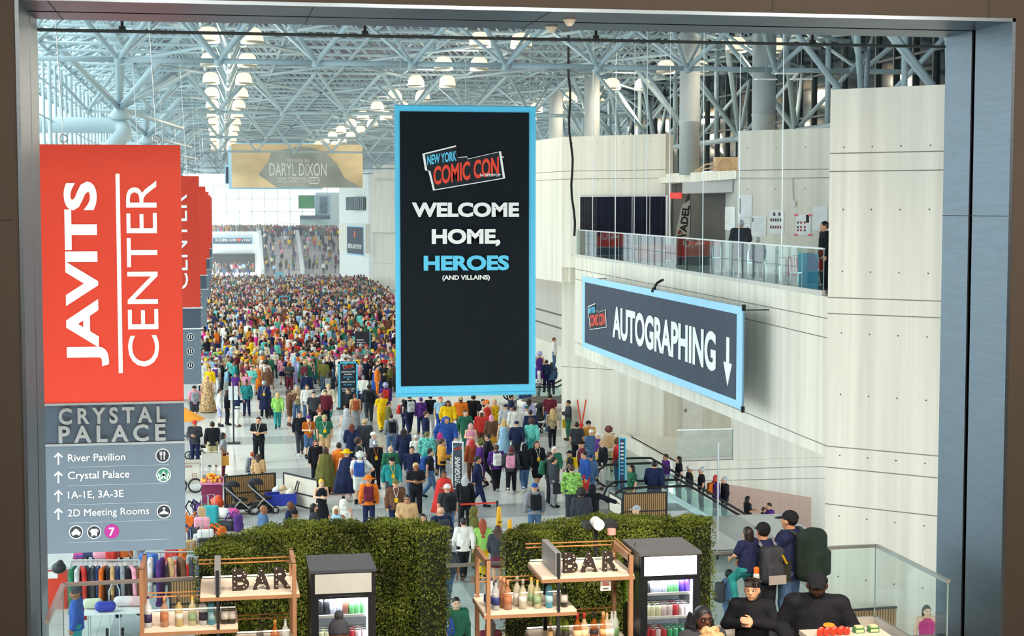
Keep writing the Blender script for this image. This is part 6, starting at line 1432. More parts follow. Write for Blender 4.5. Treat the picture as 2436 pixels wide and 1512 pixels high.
# strollers
def stroller(label, px, py, rz, k=1.0, seat='23262b'):
    t = thing('stroller', label, 'stroller', PZ(px, py, 0), rz); SV = pm('c9cccd', .3, .8); FB = pm(seat, .8)
    for x, y, r in ((-.3, .28, .15), (.3, .28, .15), (-.28, -.42, .11), (.28, -.42, .11)):
        w_ = MB().path([(x, y + r * math.cos(a), r + r * math.sin(a)) for a in np.linspace(0, 2 * PI, 17)[:-1]], .025, 6, True).build('wheel', RUB, t); MB().lathe([(r * .5, -.02), (r * .5, .02)], 12, (0, 0, 0)).build('hub', SV, w_).matrix_local = Matrix.Translation((x, y, r)) @ Matrix.Rotation(PI / 2, 4, 'Y')
    for x in (-.27, .27): MB().bar((x, -.42, .15), (x, .5, 1.02), .035).bar((x, .28, .15), (x, -.05, .55), .035).build('frame_side', SV, t)
    MB().tube((-.27, .5, 1.02), (.27, .5, 1.02), .022, 8).build('handle', RUB, t)
    SDF((-.4, -.6, .2), (.4, .7, 1.3), .03).rbox((0, -.08, .52), (.22, .25, .05), .04).rbox((0, .2, .78), (.22, .05, .3), .04, .02, .5).mesh('seat', FB); me = SDF((-.4, -.6, .2), (.4, .7, 1.3), .03).rbox((0, -.08, .52), (.22, .25, .05), .04, .02).rbox((0, .2, .76), (.22, .06, .3), .05, .03, -.5).mesh('seat', FB); link('seat', me, t)
    me = SDF((-.4, -.6, .5), (.4, .7, 1.4), .03).ell((0, .2, 1.0), (.25, .28, .2), .01).cut((0, -.1, 1), (0, -1, -.3)).cut((0, 0, .97), (0, .2, -1)).mesh('canopy', FB); link('canopy', me, t)
    link('basket', SDF((-.4, -.6, .05), (.4, .7, .5), .03).rbox((0, 0, .26), (.22, .3, .08), .04).mesh('basket', FB), t); t.scale = (k, k, k); return t
stroller('dark stroller folded against the slat barrier, next to the fruit counter', 566, 1222, PI / 2 + .2, .95); stroller('dark stroller by the slat barrier, next to the blue wagon', 622, 1219, PI / 2 + .15); stroller('dark stroller beside the man in a red cap', 470, 1092, PI / 2 + .3); stroller('black loaded stroller at the corner of the welcome banner', 1283, 1026, -.6, 1.1)
# wagon with bags
t = thing('wagon', 'blue folding wagon in front of the pale barrier', 'wagon', PZ(668, 1214, 0), .1); BLU = pm('2c3fae', .7)
MB().box((-.5, -.28, .22), (.5, .28, .26)).box((-.5, -.28, .26), (-.47, .28, .6)).box((.47, -.28, .26), (.5, .28, .6)).box((-.47, -.28, .26), (.47, -.25, .6)).box((-.47, .25, .26), (.47, .28, .6)).build('tub', BLU, t)
for x in (-.38, .38):
    for y in (-.27, .27): MB().lathe([(.1, -.03), (.1, .03)], 14, (x, y, .1), 1).build('wheel', RUB, t)
MB().path([(.5, -.2, .6), (.6, -.2, .95), (.6, .2, .95), (.5, .2, .6)], .02, 6).build('handle', RUB, t)
GOODM = {'bag': SDF((-.4, -.4, -.3), (.4, .4, .4), .03).ell((0, 0, 0), (.22, .2, .18), .02).ell((.05, .02, .14), (.1, .1, .1), .04).mesh('bag', GOODS), 'duffel': SDF((-.5, -.3, -.1), (.5, .3, .5), .025).cap((-.2, 0, .16), (.2, 0, .16), .15, None, .02).mesh('duffel_bag', GOODS)}
def floorbag(name, me, col, px, py, label, z=0.0, grp=None, rz=0, k=1, cat='bag'):
    o = link(name, me); o.color = (*lin(col), 1); p = PZ(px, py, z); o.location = p; o.rotation_euler = (0, 0, rz); o.scale = (k, k, k); return tag(o, label, cat, grp)
for px, py, c, l in ((658, 1166, 'e4e6ea', 'pale plastic bag in the blue wagon'), (676, 1170, 'ddd2bc', 'cream cloth bag in the blue wagon'), (690, 1172, 'e6ddcc', 'off-white bag at the end of the blue wagon')): floorbag('cloth_bag', GOODM['bag'], c, px, py, l, .6, None, 0, .72)
floorbag('cloth_bag', GOODM['bag'], 'cdb48c', 672, 1162, 'tan straw bundle behind the blue wagon', .72, None, 0, .6)
# orange parasol, vending cart, fruit counter
t = thing('parasol', 'orange parasol tip showing past the red sign row', 'parasol', PZ(436, 1100, 0)); MB().tube((0, 0, 0), (0, 0, 2.2), .03, 8).build('pole', pm('8a6a48', .5), t); MB().lathe([(.9, 1.75), (.88, 1.77), (.05, 2.25), (.02, 2.3)], 8).build('canopy', pm('f09a2c', .7), t); MB().lathe([(.25, 0), (.25, .06)], 14).build('base', BLKM, t)
t = thing('vendor_cart', 'white vendor cart with wheels below the orange parasol', 'cart', PZ(452, 1168, 0)); WC = pm('e4dfd2', .5); MB().box((-.5, -.3, .3), (.35, .3, 1.05)).build('box', WC, t); MB().box((-.55, -.35, 1.05), (.4, .35, 1.1)).build('counter', pm('a9a294', .5), t)
for x in (-.35, .2): MB().path([(x + .24 * math.cos(a), -.34, .26 + .24 * math.sin(a)) for a in np.linspace(0, 2 * PI, 19)[:-1]], .03, 6, True).build('wheel', RUB, t)
for k in range(9): MB().box((.08 + .07 * (k % 3), -.305, .5 + .08 * (k // 3)), (.12 + .07 * (k % 3), -.3, .54 + .08 * (k // 3))).build('dot_print', pm('b06a5a', .6), t)
lettering('lettering', 'FREEZE', (-.08, -.302, .95), .35, .06, pm('b86a60', .6), t)
t = thing('metal_stand', 'pale metal frame trolley beside the white vendor cart', 'trolley', PZ(504, 1140, 0)); MB().path([(-.35, 0, 0), (-.35, 0, 1.05), (.35, 0, 1.05), (.35, 0, 0)], .03, 6).build('frame', pm('d8d5cc', .4), t); MB().box((-.33, -.02, .55), (.33, .02, 1.0)).build('panel', pm('cfcac0', .5), t); MB().box((-.35, -.25, .1), (.35, .25, .14)).build('deck', pm('77736c', .5), t)
t = thing('fruit_counter', 'magenta counter heaped with orange goods', 'counter', PZ(505, 1200, 0)); MB().box((-.36, -.3, 0), (.36, .3, .75)).build('body', pm('8a2f5a', .6), t); MB().box((-.4, -.34, .75), (.4, .34, .82)).build('tray', pm('e08fb0', .5), t)
for k in range(46):
    o = link('orange_fruit', HM.setdefault('fruit', MB().lathe([(.01, 0), (.045, .015), (.055, .05), (.045, .09), (.01, .1)], 10).mesh('orange_fruit', GOODS, True))); o.color = (*lin(rnd.choice(['f08a1c', 'f6a82a', 'e86a1c', 'f0b848'])), 1); lay = k // 20
    o.location = t.location + Vector((rnd.uniform(-.34, .34) * (1 - .25 * lay), rnd.uniform(-.28, .28) * (1 - .25 * lay), .82 + .085 * lay)); tag(o, 'orange ball-shaped fruit heaped on the magenta counter', 'fruit', 'orange fruit on the counter')
o = MB().box((-.1, -.1, 0), (.1, .1, .14)).build('magenta_box', pm('c2268c', .6)); o.location = t.location + Vector((.25, -.1, .82)); tag(o, 'small magenta box among the orange fruit', 'box')
floorbag('plastic_bag', GOODM['bag'], 'e8562c', 515, 1196, 'big orange plastic bag slumped against the magenta counter', .3, None, 0, 1.15)
# ---------------------------------------------------------------- luggage left on the floor
scm = SDF((-.35, -.25, -.02), (.35, .25, .85), .02).rbox((0, 0, .42), (.22, .13, .33), .05, .01).mesh('suitcase', GOODS)
def suitcase(px, py, col, label, k=1, rz=0, z=0.0):
    t = link('suitcase', scm); t.color = (*lin(col), 1); t.location = PZ(px, py, z); t.rotation_euler = (0, 0, rz); t.scale = (k, k, k); tag(t, label, 'suitcase', 'luggage parked beyond the bar')
    addp(t, HM.setdefault('sc_handle', MB().path([(-.1, .08, .72), (-.1, .08, 1.05), (.1, .08, 1.05), (.1, .08, .72)], .012, 5).mesh('handle', SSS)), 'handle')
    for x in (-.16, .16): addp(t, HM.setdefault(f'sc_wheel{x}', MB().lathe([(.05, -.02), (.05, .02)], 10, (x, 0, .05), 1).mesh('wheel', RUB)), 'wheel')
LC = {'black': '1e2026', 'navy': '27335a', 'teal': '2aa0a8', 'magenta': 'd2559a', 'grey': '8d949a', 'silver': 'c2c8cc', 'red': 'c03a34', 'purple': '5a3a86', 'charcoal': '3c4148', 'green': '2f7a58', 'blue': '2f66b8', 'tan': 'c2a070', 'white': 'e6e6e2', 'orange': 'e2702c', 'brown': '6b4a36', 'pink': 'e6a0b4'}
lug = 0; ln = list(LC); pos = ['by the strollers', 'behind the hedge end', 'under the red sign row', 'beside the coat racks', 'against the balustrade']
for gi, (gy, x0, x1, n) in enumerate(((1232, 450, 548, 6), (1262, 448, 560, 7), (1292, 446, 520, 5), (1322, 446, 496, 4), (1345, 400, 498, 7), (1385, 345, 495, 8), (1330, 118, 330, 10))):
    for i in range(n):
        px = x0 + (x1 - x0) * (i + .3 + .4 * rnd.random()) / n; c = ln[(lug * 7 + gi * 3) % len(ln)]; lug += 1; kind = rnd.random()
        where = ['beside the strollers', 'in the second luggage line behind the hedge', 'in the third luggage line behind the hedge', 'at the hedge end', 'behind the dim-side bar', 'just beyond the balustrade', 'behind the coat racks'][gi]; od = nth[i]
        if kind < .5: suitcase(px, gy, LC[c], f'{c} upright suitcase, {od} piece along the line {where}', rnd.uniform(.85, 1.1), rnd.uniform(-.6, .6))
        elif kind < .75: floorbag('duffel_bag', GOODM['duffel'], LC[c], px, gy, f'{c} duffel bag, {od} piece along the line {where}', 0, None, rnd.uniform(-1, 1), rnd.uniform(1, 1.3))
        else:
            o = floorbag('backpack', HM['backpack'], LC[c], px, gy, f'{c} backpack standing, {od} piece along the line {where}', 0, None, rnd.uniform(-1, 1), 1.1); o.location.z = -.95 * 1.1
for px, py, c, l in ((476, 1290, 'e8e8e6', 'white carry bag with dark print behind the hedge end'), (440, 1400, '2478c0', 'bright blue bag in the heap beyond the balustrade'), (470, 1408, '8d949a', 'grey sports bag in the heap beyond the balustrade'), (410, 1368, 'a8207a', 'magenta bag in the heap beyond the balustrade')): floorbag('carry_bag', GOODM['bag'], c, px, py, l, .2, None, .3, 1.2)
# coat racks
def rack(label, px0, px1, pyt, zt=1.75):
    a, b = PZ(px0, pyt, zt), PZ(px1, pyt, zt); t = thing('coat_rack', label, 'coat rack', (a.x, a.y, 0), math.atan2(b.y - a.y, b.x - a.x)); L_ = (b - a).length
    MB().tube((0, 0, zt), (L_, 0, zt), .022, 8).build('rail', SSS, t)
    for x in (0, L_): MB().tube((x, 0, .08), (x, 0, zt), .02, 8).build('upright', SSS, t); MB().box((x - .03, -.3, .04), (x + .03, .3, .09)).build('foot', SSS, t)
    return a, b
coatm = SDF((-.2, -.35, -1.25), (.2, .35, .12), .025).rbox((0, 0, -.62), (.055, .25, .55), .04, .02).cap((0, -.2, -.12), (0, -.29, -.8), .06, .045, .03).cap((0, .2, -.12), (0, .29, -.8), .06, .045, .03).cap((0, -.17, -.07), (0, .17, -.07), .06, None, .04).rbox((0, 0, -1.15), (.075, .26, .06), .03, .05).mesh('coat', CLOTH)
hgm = MB().path([(0, -.18, -.03), (0, 0, .05), (0, 0, .1), (0, .04, .14), (0, .0, .17)], .008, 4).mesh('hanger', SSS)
def coats(a, b, cl, which):
    n = len(cl)
    for i, c in enumerate(cl):
        p = a + (b - a) * ((i + .5) / n); t = link('coat', coatm); t.color = (*lin(LC[c]), 1); t.location = (p.x, p.y, 1.6); t.rotation_euler = (0, 0, rnd.uniform(-.3, .3)); t.scale = (1.0, 1, rnd.uniform(.75, 1.05)); addp(t, hgm, 'hanger')
        tag(t, f'{c} coat on a hanger, {nth[i]} along the {which}', 'coat', 'coats on the racks')
a, b = rack('silver coat rack full of coats under the red sign row', 168, 332, 1332); coats(a, b, ['green', 'silver', 'red', 'black', 'charcoal', 'navy', 'orange', 'black', 'tan', 'navy', 'grey', 'black', 'pink', 'brown'], 'rack under the red signs')
a, b = rack('silver rail rack with bags behind the dim-side bar shelf', 345, 492, 1312); coats(a, b, ['white', 'purple', 'tan', 'brown', 'charcoal', 'blue'], 'rail behind the dim-side shelf')
t = thing('check_in_desk', 'red-sided desk with a sloping grey top at the edge of the opening', 'desk', PZ(128, 1440, 0)); MB().box((-.3, -.4, 0), (.35, .4, 1.1)).build('body', pm('d23c22', .5), t); MB().add([(-.4, -.5, 1.1), (.5, -.5, 1.1), (.5, .6, 1.45), (-.4, .6, 1.45), (-.4, -.5, 1.04), (.5, -.5, 1.04), (.5, .6, 1.39), (-.4, .6, 1.39)], [(0, 1, 2, 3), (7, 6, 5, 4), (0, 4, 5, 1), (1, 5, 6, 2), (2, 6, 7, 3), (3, 7, 4, 0)]).build('top', pm('b4bab8', .5), t); MB().box((-.1, -.405, .8), (.15, -.4, .98)).build('notice', WHITE, t)
floorbag('jacket_heap', GOODM['bag'], '2a2d33', 140, 1350, 'crumpled black jacket lying on the red-sided desk', 1.55, None, .4, .8, 'jacket')
t = thing('work_table', 'white folding table with bags and bottles beyond the balustrade', 'table', PZ(285, 1522, 0)); MB().box((-.8, -.4, .72), (.75, .4, .76)).build('top', pm('e6e8e8', .4), t)
for x in (-.7, .65):
    for y in (-.33, .33): MB().tube((x, y, 0), (x, y, .72), .02, 6).build('leg', SSS, t)
T0 = t.location
for dx, dy, c, l in ((-.3, -.25, '2b3fae', 'blue printed sack on the white folding table'), (.1, .2, 'e8dfe2', 'white wrapped pack on the white folding table, next to the sack'), (.45, .15, 'e0b8bc', 'pink and white wrapped pack on the white folding table'), (-.62, .1, 'd8dcc0', 'pale bottle pack on the white folding table')):
    o = link('package', GOODM['duffel']); o.color = (*lin(c), 1); o.location = T0 + Vector((dx, dy, .76)); o.scale = (.7, .8, .8); tag(o, l, 'package')
t = thing('hand_truck', 'silver hand truck leaning beside the white folding table', 'hand truck', PZ(273, 1515, 0)); MB().path([(-.12, 0, 0), (-.12, .1, 1.1), (-.06, .1, 1.25), (.06, .1, 1.25), (.12, .1, 1.1), (.12, 0, 0)], .02, 8).build('frame', SSS, t); MB().box((-.2, -.2, .02), (.2, .05, .04)).build('toe_plate', SSS, t)
for x in (-.18, .18): MB().lathe([(.1, -.03), (.1, .03)], 12, (0, 0, 0)).build('wheel', RUB, t).matrix_local = Matrix.Translation((x, .1, .1)) @ Matrix.Rotation(PI / 2, 4, 'Y')
t = thing('easel', 'red A-frame easel stand against the concrete wall behind the man with a yellow bag', 'easel', PZ(1383, 1060, 0)); 
for x0, x1 in ((-.18, -.02), (.2, .02)): MB().bar((x0, 0, 2.0), (x1, 0, .9), .05).bar((x1, 0, .9), (x0 * .6, .1, 0), .05).build('leg', REDP, t)
MB().box((-.1, .02, .85), (.1, .08, .95)).build('joint', REDP, t)
# rolling frame with pole at the rail by the second hedge
t = thing('rolling_stand', 'black wheeled stand with thin pole beside the balustrade by the second hedge', 'stand', PZ(1722, 1325, 0.0)); MB().box((-.35, -.3, .12), (.35, .3, .16)).build('base', BLKM, t); MB().tube((-.2, 0, .16), (-.2, 0, 3.4), .025, 6).build('pole', SSS, t)
for x in (-.3, .3): MB().lathe([(.06, -.02), (.06, .02)], 10, (x, -.28, .06), 1).build('caster', RUB, t)
# ---------------------------------------------------------------- balcony
balustrade([Vector((14.2, 63.9, PY(1366, 546, 64).z)), Vector((13.9, 35.9, PY(1963, 592, 35.6).z))], 'balcony_rail', 'glass balustrade with a pale top rail along the balcony above the long banner', hgt=1.1, seg=1.5, gm=glassmat('balcony_glass', 'cfe9e6', .05))
YC = 60.6
c0, c1 = PY(1384, 500, 63.7), PY(1592, 500, 60.8); t = thing('curtain', 'dark navy pleated curtain across the far pier on the balcony', 'curtain', (0, 0, 0)); zt = PY(1480, 467, 61).z
d = Vector((c1.x - c0.x, c1.y - c0.y, 0)); L_ = d.length; d.normalize(); nn = Vector((d.y, -d.x, 0))
for k in range(5):
    mb = MB(); vs = []; N = 40
    for i in range(N + 1):
        s = L_ * (k + i / N * .985) / 5; o_ = c0 + d * s + nn * (.1 + .05 * math.sin(i * 1.35 + k) + .02 * math.sin(i * 3.1)); vs += [(o_.x, o_.y, BALC), (o_.x, o_.y, zt)]
    mb.add(vs, [(2 * i, 2 * i + 2, 2 * i + 3, 2 * i + 1) for i in range(N)]); mb.build('drape', mat('drape', '2b2f42' if k else '3d3f48', .9, var=.2) if k else mat('drape_grey', '44454c', .9, var=.2), t, True)
for k in range(6):
    o_ = c0 + d * (L_ * k / 5) + nn * .1; MB().tube((o_.x, o_.y, BALC), (o_.x, o_.y, zt + .05), .025, 6).build('upright', SSS, t)
MB().tube((c0.x + nn.x * .1, c0.y + nn.y * .1, zt + .02), (c1.x + nn.x * .1, c1.y + nn.y * .1, zt + .02), .02, 6).build('rod', SSS, t)
t = thing('white_pole', 'white upright pole at the end of the dark curtain', 'pole', PY(1586, 500, 58.2)); t.location.z = BALC; MB().tube((0, 0, 0), (0, 0, PY(1586, 466, 58.2).z - BALC), .035, 8).build('pole', WHITE, t); MB().lathe([(.2, 0), (.2, .03)], 14).build('base', SSS, t)
p = PY(1620, 510, 57.5); t = thing('feather_flag', 'cream feather flag with dark lettering CITADEL on the balcony', 'flag', (p.x, 57.5, BALC)); zf = PY(1620, 458, 57.5).z - BALC
fl_ = [(-.25, .7), (.2, .55), (.33, 1.1), (.36, 1.9), (.33, zf), (.2, zf - .12), (.0, zf - .6), (-.15, zf - 1.3)]
MB().prism(fl_, (0, 0, 0), UXW, UZW, .01).build('flag_cloth', pm('d9d3c4', .8), t); MB().prism([(.2, zf - .12), (.33, zf), (.335, zf - .25), (.1, zf - .4)], (0, -.01, 0), UXW, UZW, .012).build('dark_tip', pm('5a5850', .8), t)
MB().path([(.1, .03, 0), (.36, .03, 1.2), (.38, .03, 1.9), (.33, .03, zf)], .015, 6).build('pole', BLKM, t); lettering('lettering', 'CITADEL', (.1, -.012, zf * .53), zf * .6, .28, pm('2c2a2c', .7), t, Vector((.12, 0, 1)).normalized(), Vector((-1, 0, .12)).normalized(), .03)
p = PY(1596, 465, 59.5); t = thing('exit_sign', 'small red EXIT sign above the end of the curtain', 'exit sign', (p.x + .2, 59.5, p.z)); MB().box((-.22, 0, -.11), (.22, .06, .11)).build('case', mat('exit_red', 'e03a34', .5, var=0, emit=.8), t); lettering('lettering', 'EXIT', (0, -.001, 0), .34, .15, pm('f6b8b0', .5), t, off=.02); MB().tube((0, .03, .11), (0, .03, zb0_ - p.z), .012, 5).build('stem', BLKM, t)
# papers on the poster wall
wd_ = Vector((W1[0] - W0[0], W1[1] - W0[1], 0)).normalized(); wn = wd_.cross(UZW)
def on_w(px, py):
    o_ = Vector((*W0, 0)); dr_ = ray(px, py); k = (o_ - CAM0).dot(wn) / dr_.dot(wn); return CAM0 + dr_ * k
sd_ = Vector((16.42 - 17.75, 50.02 - 55.45, 0)).normalized(); sn = sd_.cross(UZW)
def on_s(px, py):
    dr_ = ray(px, py); k = (Vector((16.42, 50.02, 0)) - CAM0).dot(sn) / dr_.dot(sn); return CAM0 + dr_ * k
def paper(label, x0, y0, x1, y1, marks=(), tape=None, lines=0, on_w=on_w, wd_=wd_, wn=wn):
    a, b = on_w(x0, y0), on_w(x1, y1); c = (a + b) / 2; w = (b - a).dot(wd_); h = a.z - b.z; t = thing('paper_notice', label, 'notice', c + wn * .012)
    MB().prism(rect(w, h), (0, 0, 0), wd_, UZW, .004).build('sheet', pm('eff0ee', .7), t)
    for mx_, my_, mw, mh, col in marks: MB().prism([(u * w * mw + mx_ * w, v * h * mh + my_ * h) for u, v in rect(1, 1)], (0, 0, 0), wd_, UZW, .007).build('print', pm(col, .7), t)
    for i in range(lines): MB().prism([(u * w * .7, v * h * .012 + h * (.35 - .7 * i / lines)) for u, v in rect(1, 1)], (0, 0, 0), wd_, UZW, .006).build('text_line', pm('a9acb0', .8), t)
    for i, (sx, sy) in enumerate(((-1, 1), (1, 1), (1, -1), (-1, -1))):
        if tape: MB().prism([(u * .14 + sx * w * .47, v * .06 + sy * h * .47) for u, v in rect(1, 1)], (0, 0, 0), wd_, UZW, .008).build('tape', pm(tape, .6), t)
paper('large blank drawing sheet at the corner of the poster wall', 1703, 492, 1749, 550, lines=6, on_w=on_s, wd_=sd_, wn=sn); paper('tall white sheet with a vertical dark caption', 1756, 463, 1789, 516, [(-.36, .0, .08, .7, '3a3a3a')]); paper('white sheet below the tall captioned one', 1757, 517, 1786, 560, lines=4); paper('white sheet of ruled text beside the seated man', 1788, 513, 1823, 562, [(-.4, .3, .06, .2, '444444')], lines=6)
paper('white sheet with rows of small photographs', 1830, 499, 1865, 556, [(dx, dy, .11, .12, rnd.choice(['6a5a50', '8a4a40', '4a4a52'])) for dx in (-.36, -.2, -.04, .12, .28) for dy in (.08, -.22)] + [(-.15, .32, .16, .14, '5a5450'), (.2, .32, .16, .14, '6a5a50')])
paper('white sheet with pink tape corners and a dark suit figure', 1894, 510, 1929, 560, [(.28, .3, .2, .38, '1d1d22')] + [(dx, dy, .12, .1, rnd.choice(['b03a3a', '5a4a48'])) for dx in (-.36, -.15, .1) for dy in (-.1, .12, -.25)], 'ee6a92'); paper('plain white sheet at the near end of the poster wall', 1933, 491, 1968, 548)
# conduit, socket, camera
a, b, c = on_w(1755, 424), on_w(1886, 424), on_w(1888, 484); t = thing('conduit', 'thin grey conduit running down the poster wall to a socket box', 'conduit', (0, 0, 0)); MB().path([a + wn * .03, b + wn * .03, b + wn * .03 - UZW * .04, c + wn * .03], .018, 6).build('pipe', pm('c9cac6', .5), t); MB().prism(rect(.16, .18), c + wn * .005, wd_, UZW, .06).build('socket_box', pm('e0e0da', .5), t)
# furniture on the balcony
CHS = pm('cfd4d6', .25, .9)
def chair(px, py, rz, label, z=None):
    p = PZ(px, py, BALC); t = thing('metal_chair', label, 'chair', p, rz, 'metal chairs on the balcony')
    MB().box((-.2, -.2, .44), (.2, .2, .47)).build('seat', CHS, t); bk = MB().path([(-.19, .2, .44), (-.18, .24, .8), (-.1, .26, .88), (.1, .26, .88), (.18, .24, .8), (.19, .2, .44)], .016, 6); [bk.tube((x, .21, .46), (x, .255, .87), .009, 5) for x in (-.08, 0, .08)]; bk.build('backrest', CHS, t)
    for x, y in ((-.18, -.18), (.18, -.18), (-.18, .18), (.18, .18)): MB().tube((x, y, .44), (x * 1.12, y * 1.15, 0), .014, 6).build('leg', CHS, t)
for i, (px, py, rz) in enumerate(((1715, 645, .4), (1762, 655, -.5), (1800, 660, .3), (1838, 668, 2.8), (1904, 690, .2), (1926, 680, -1.2), (1950, 688, 2.4))): chair(px, py, rz, f'silver metal chair behind the balcony glass, {nth[i]} counted from the red table')
def table(px, py, label, w, d_, cloth=None, text=None, h=.74, rz=0):
    t = thing('table', label, 'table', PZ(px, py, BALC), rz)
    MB().box((-w / 2, -d_ / 2, h - .03), (w / 2, d_ / 2, h)).build('top', pm('b79a70', .5), t)
    for x in (-w / 2 + .08, w / 2 - .08): MB().tube((x, 0, 0), (x, 0, h - .03), .025, 6).box((x - .03, -d_ / 2 + .05, 0), (x + .03, d_ / 2 - .05, .03)).build('leg', BLKM, t)
    if cloth:
        c = thing('tablecloth', f'{text[1]} cloth draped over the {text[0]}', 'tablecloth', t.location, rz); MB().box((-w / 2 - .02, -d_ / 2 - .02, h), (w / 2 + .02, d_ / 2 + .02, h + .01)).build('top_face', pm(cloth, .7), c); MB().box((-w / 2 - .02, -d_ / 2 - .03, .25), (w / 2 + .02, -d_ / 2 - .02, h + .01)).build('front_drop', pm(cloth, .7), c)
        if text[2]: lettering('lettering', text[2], (-.1, -d_ / 2 - .031, .55), .7, .26, WHITE, c, off=.0, shear=.2)
    return t
table(1566, 632, 'long table on the balcony near the curtain', 1.9, .7, 'c9302f', ('table near the curtain', 'red', 'Soup')); table(1912, 676, 'table at the near end of the balcony', 1.2, .7, 'c9302f', ('table at the near end of the balcony', 'red', None)); table(1845, 620, 'long table below the posters', 2.6, .7)
o = MB().box((-.6, -.25, .75), (.55, .25, 1.2)).build('storage_tote', pm('23211c', .5)); o2 = MB().box((-.63, -.28, 1.2), (.58, .28, 1.27)).build('lid', pm('e0b02c', .5), o); o.location = PZ(1845, 620, BALC) + Vector((.35, 0, -.01)); tag(o, 'black storage tote with a yellow lid on the table under the posters', 'storage box')
o = MB().box((-.3, -.2, .75), (.3, .2, 1.0)).build('white_box', pm('e2e0da', .6)); o.location = PZ(1845, 620, BALC) + Vector((-.8, 0, -.01)); tag(o, 'white box on the table under the posters', 'box')
o = MB().box((-.2, -.2, 0), (.2, .2, .95)).build('blue_crate_stack', pm('3fa8d0', .5)); o.location = PZ(1922, 690, BALC); o.name = 'blue_bin'; tag(o, 'tall bright blue bin behind the balcony glass', 'bin')
t = thing('tape_barrier', 'black posts with red tape on the balcony in front of the dark recess', 'barrier', PY(1673, 560, 52)); t.location.z = BALC
for x in (-.55, .55): MB().tube((x, 0, 0), (x, 0, 1.0), .03, 8).build('post', BLKM, t)
MB().box((-.55, -.01, .9), (.55, .01, .97)).build('red_tape', REDP, t)
for ln_, z_ in (('1762 520 1.74 1.15 phone b 1|short silver|jacket charcoal|trousers black||standing before the posters on the balcony', 46.5), ('1803 557 1.25 1.1 stand b 0|short silver|jacket charcoal|trousers black||low at the balcony table', 45.2), ('1617 553 1.3 1 reach r 1|short auburn|jacket black|trousers black||bent at the balcony flag', 56.0), ('1962 543 1.75 1 stand l 1|short dark|jacket black|trousers black||at the near end of the balcony', 39.5)):
    f_ = ln_.split('|')[0].split(); p = PY(float(f_[0]), float(f_[1]), z_); p.z = BALC; spawn(ln_, BALC, p)
# air conditioner on the upper ledge
p = PY(1732, 405, 56); t = thing('air_conditioner', 'cream outdoor air conditioner on the upper ledge beside a round column', 'air conditioner', (p.x, 56, zb1_)); MB().box((-.45, 0, 0), (.45, .35, .62)).build('case', pm('e2c7a2', .5), t)
MB().path([(-.12 + .23 * math.cos(a), -.01, .33 + .23 * math.sin(a)) for a in np.linspace(0, 2 * PI, 21)[:-1]], .02, 5, True).build('fan_ring', pm('cfae86', .5), t); MB().box((.2, -.015, .05), (.4, 0, .25)).build('valve_cover', pm('d8bb94', .5), t)
for dz in (.1, .25, .4): MB().path([(-.45, .1, dz), (-.8, .1, dz - .05), (-1.2, .15, .1)], .025, 6).build('hose', pm('e0c8a4', .5), t)
# ---------------------------------------------------------------- the people near the camera, at finer detail
def edit(J, **k):
    for a, b in k.items(): J[a] = V3(*b)
    return J
def hero(label, px, pyt, Y, w, rot, J, skin, hairs, tops, legs, extra=(), z0=PLAT, v=.0078, eyes=True, scale=None, grp=None):
    top = PY(px, pyt, Y); k = (top.z - z0) / 1.745 if scale is None else scale
    o = link('person', body_sdf(J, v).mesh('person', SKIN, face_attr)); o.color = SK[skin] if isinstance(skin, int) else (*lin(skin), 1)
    o.location = (top.x, top.y, z0 if scale is None else top.z - 1.745 * k); o.rotation_euler = (0, 0, rot); o.scale = (k * w, k * (w * .5 + .5), k)
    for me, nm, c in hairs: addp(o, me, nm, CL[c])
    for sl, hem, g, c in tops: addp(o, top_sdf(J, sl, hem, g, .011).mesh('top', CLOTH), 'jacket' if sl == 1 else 'tee', CL[c])
    if legs: addp(o, legs_sdf(J, 0, .018, .013).mesh('trousers', CLOTH), 'trousers', CL[legs])
    for a in 'RL': addp(o, shoe_mesh(J, a), 'shoe', CL['charcoal'])
    if eyes:
        for s in (-1, 1):
            e = MB().lathe([(.001, -.013), (.009, -.009), (.013, 0), (.009, .009), (.001, .013)], 12).build('eye', pm('e8e2da', .3), o, True); e.matrix_local = Matrix.Translation((s * .034, .0985, EYE_Z))
            MB().lathe([(.006, .0), (.0062, .0125), (.001, .0138)], 10, ax=1).build('iris', pm('2a1a12', .2), e)
    for me, nm, c in extra: addp(o, me, nm, None if c is None else CL[c])
    tag(o, label, 'person', grp); LABELS.add(label.lower()); return o
# hair with an undercut and a loose fringe
rr = random.Random(2); B = hs(v=.009); B.ell((0, -.004, 1.665), (.088, .105, .085), .02)
for _ in range(34):
    a = rr.uniform(0, 2 * PI); b = rr.uniform(.35, 1.4); u = V3(math.cos(a) * math.cos(b), math.sin(a) * math.cos(b), math.sin(b)); p = V3(0, 0, 1.655) + u * V3(.085, .1, .08); B.cap(p, p + u * .03 + V3(rr.uniform(-.02, .02), .03, -.005), .022, .01, .012)
for i in range(7): B.cap((-.06 + .02 * i, .07, 1.7), (-.065 + .022 * i, .108, 1.662), .018, .008, .01)
B.ell((0, .125, 1.575), (.075, .085, .085), 0, True); HU = B.mesh('hair', HAIR)
SIDE = hs(v=.009).ell((0, -.01, 1.63), (.0835, .101, .09), .01).ell((0, .12, 1.58), (.09, .1, .1), 0, True).cut((0, 0, 1.57), (0, 0, -1)).mesh('hair_sides', HAIR)
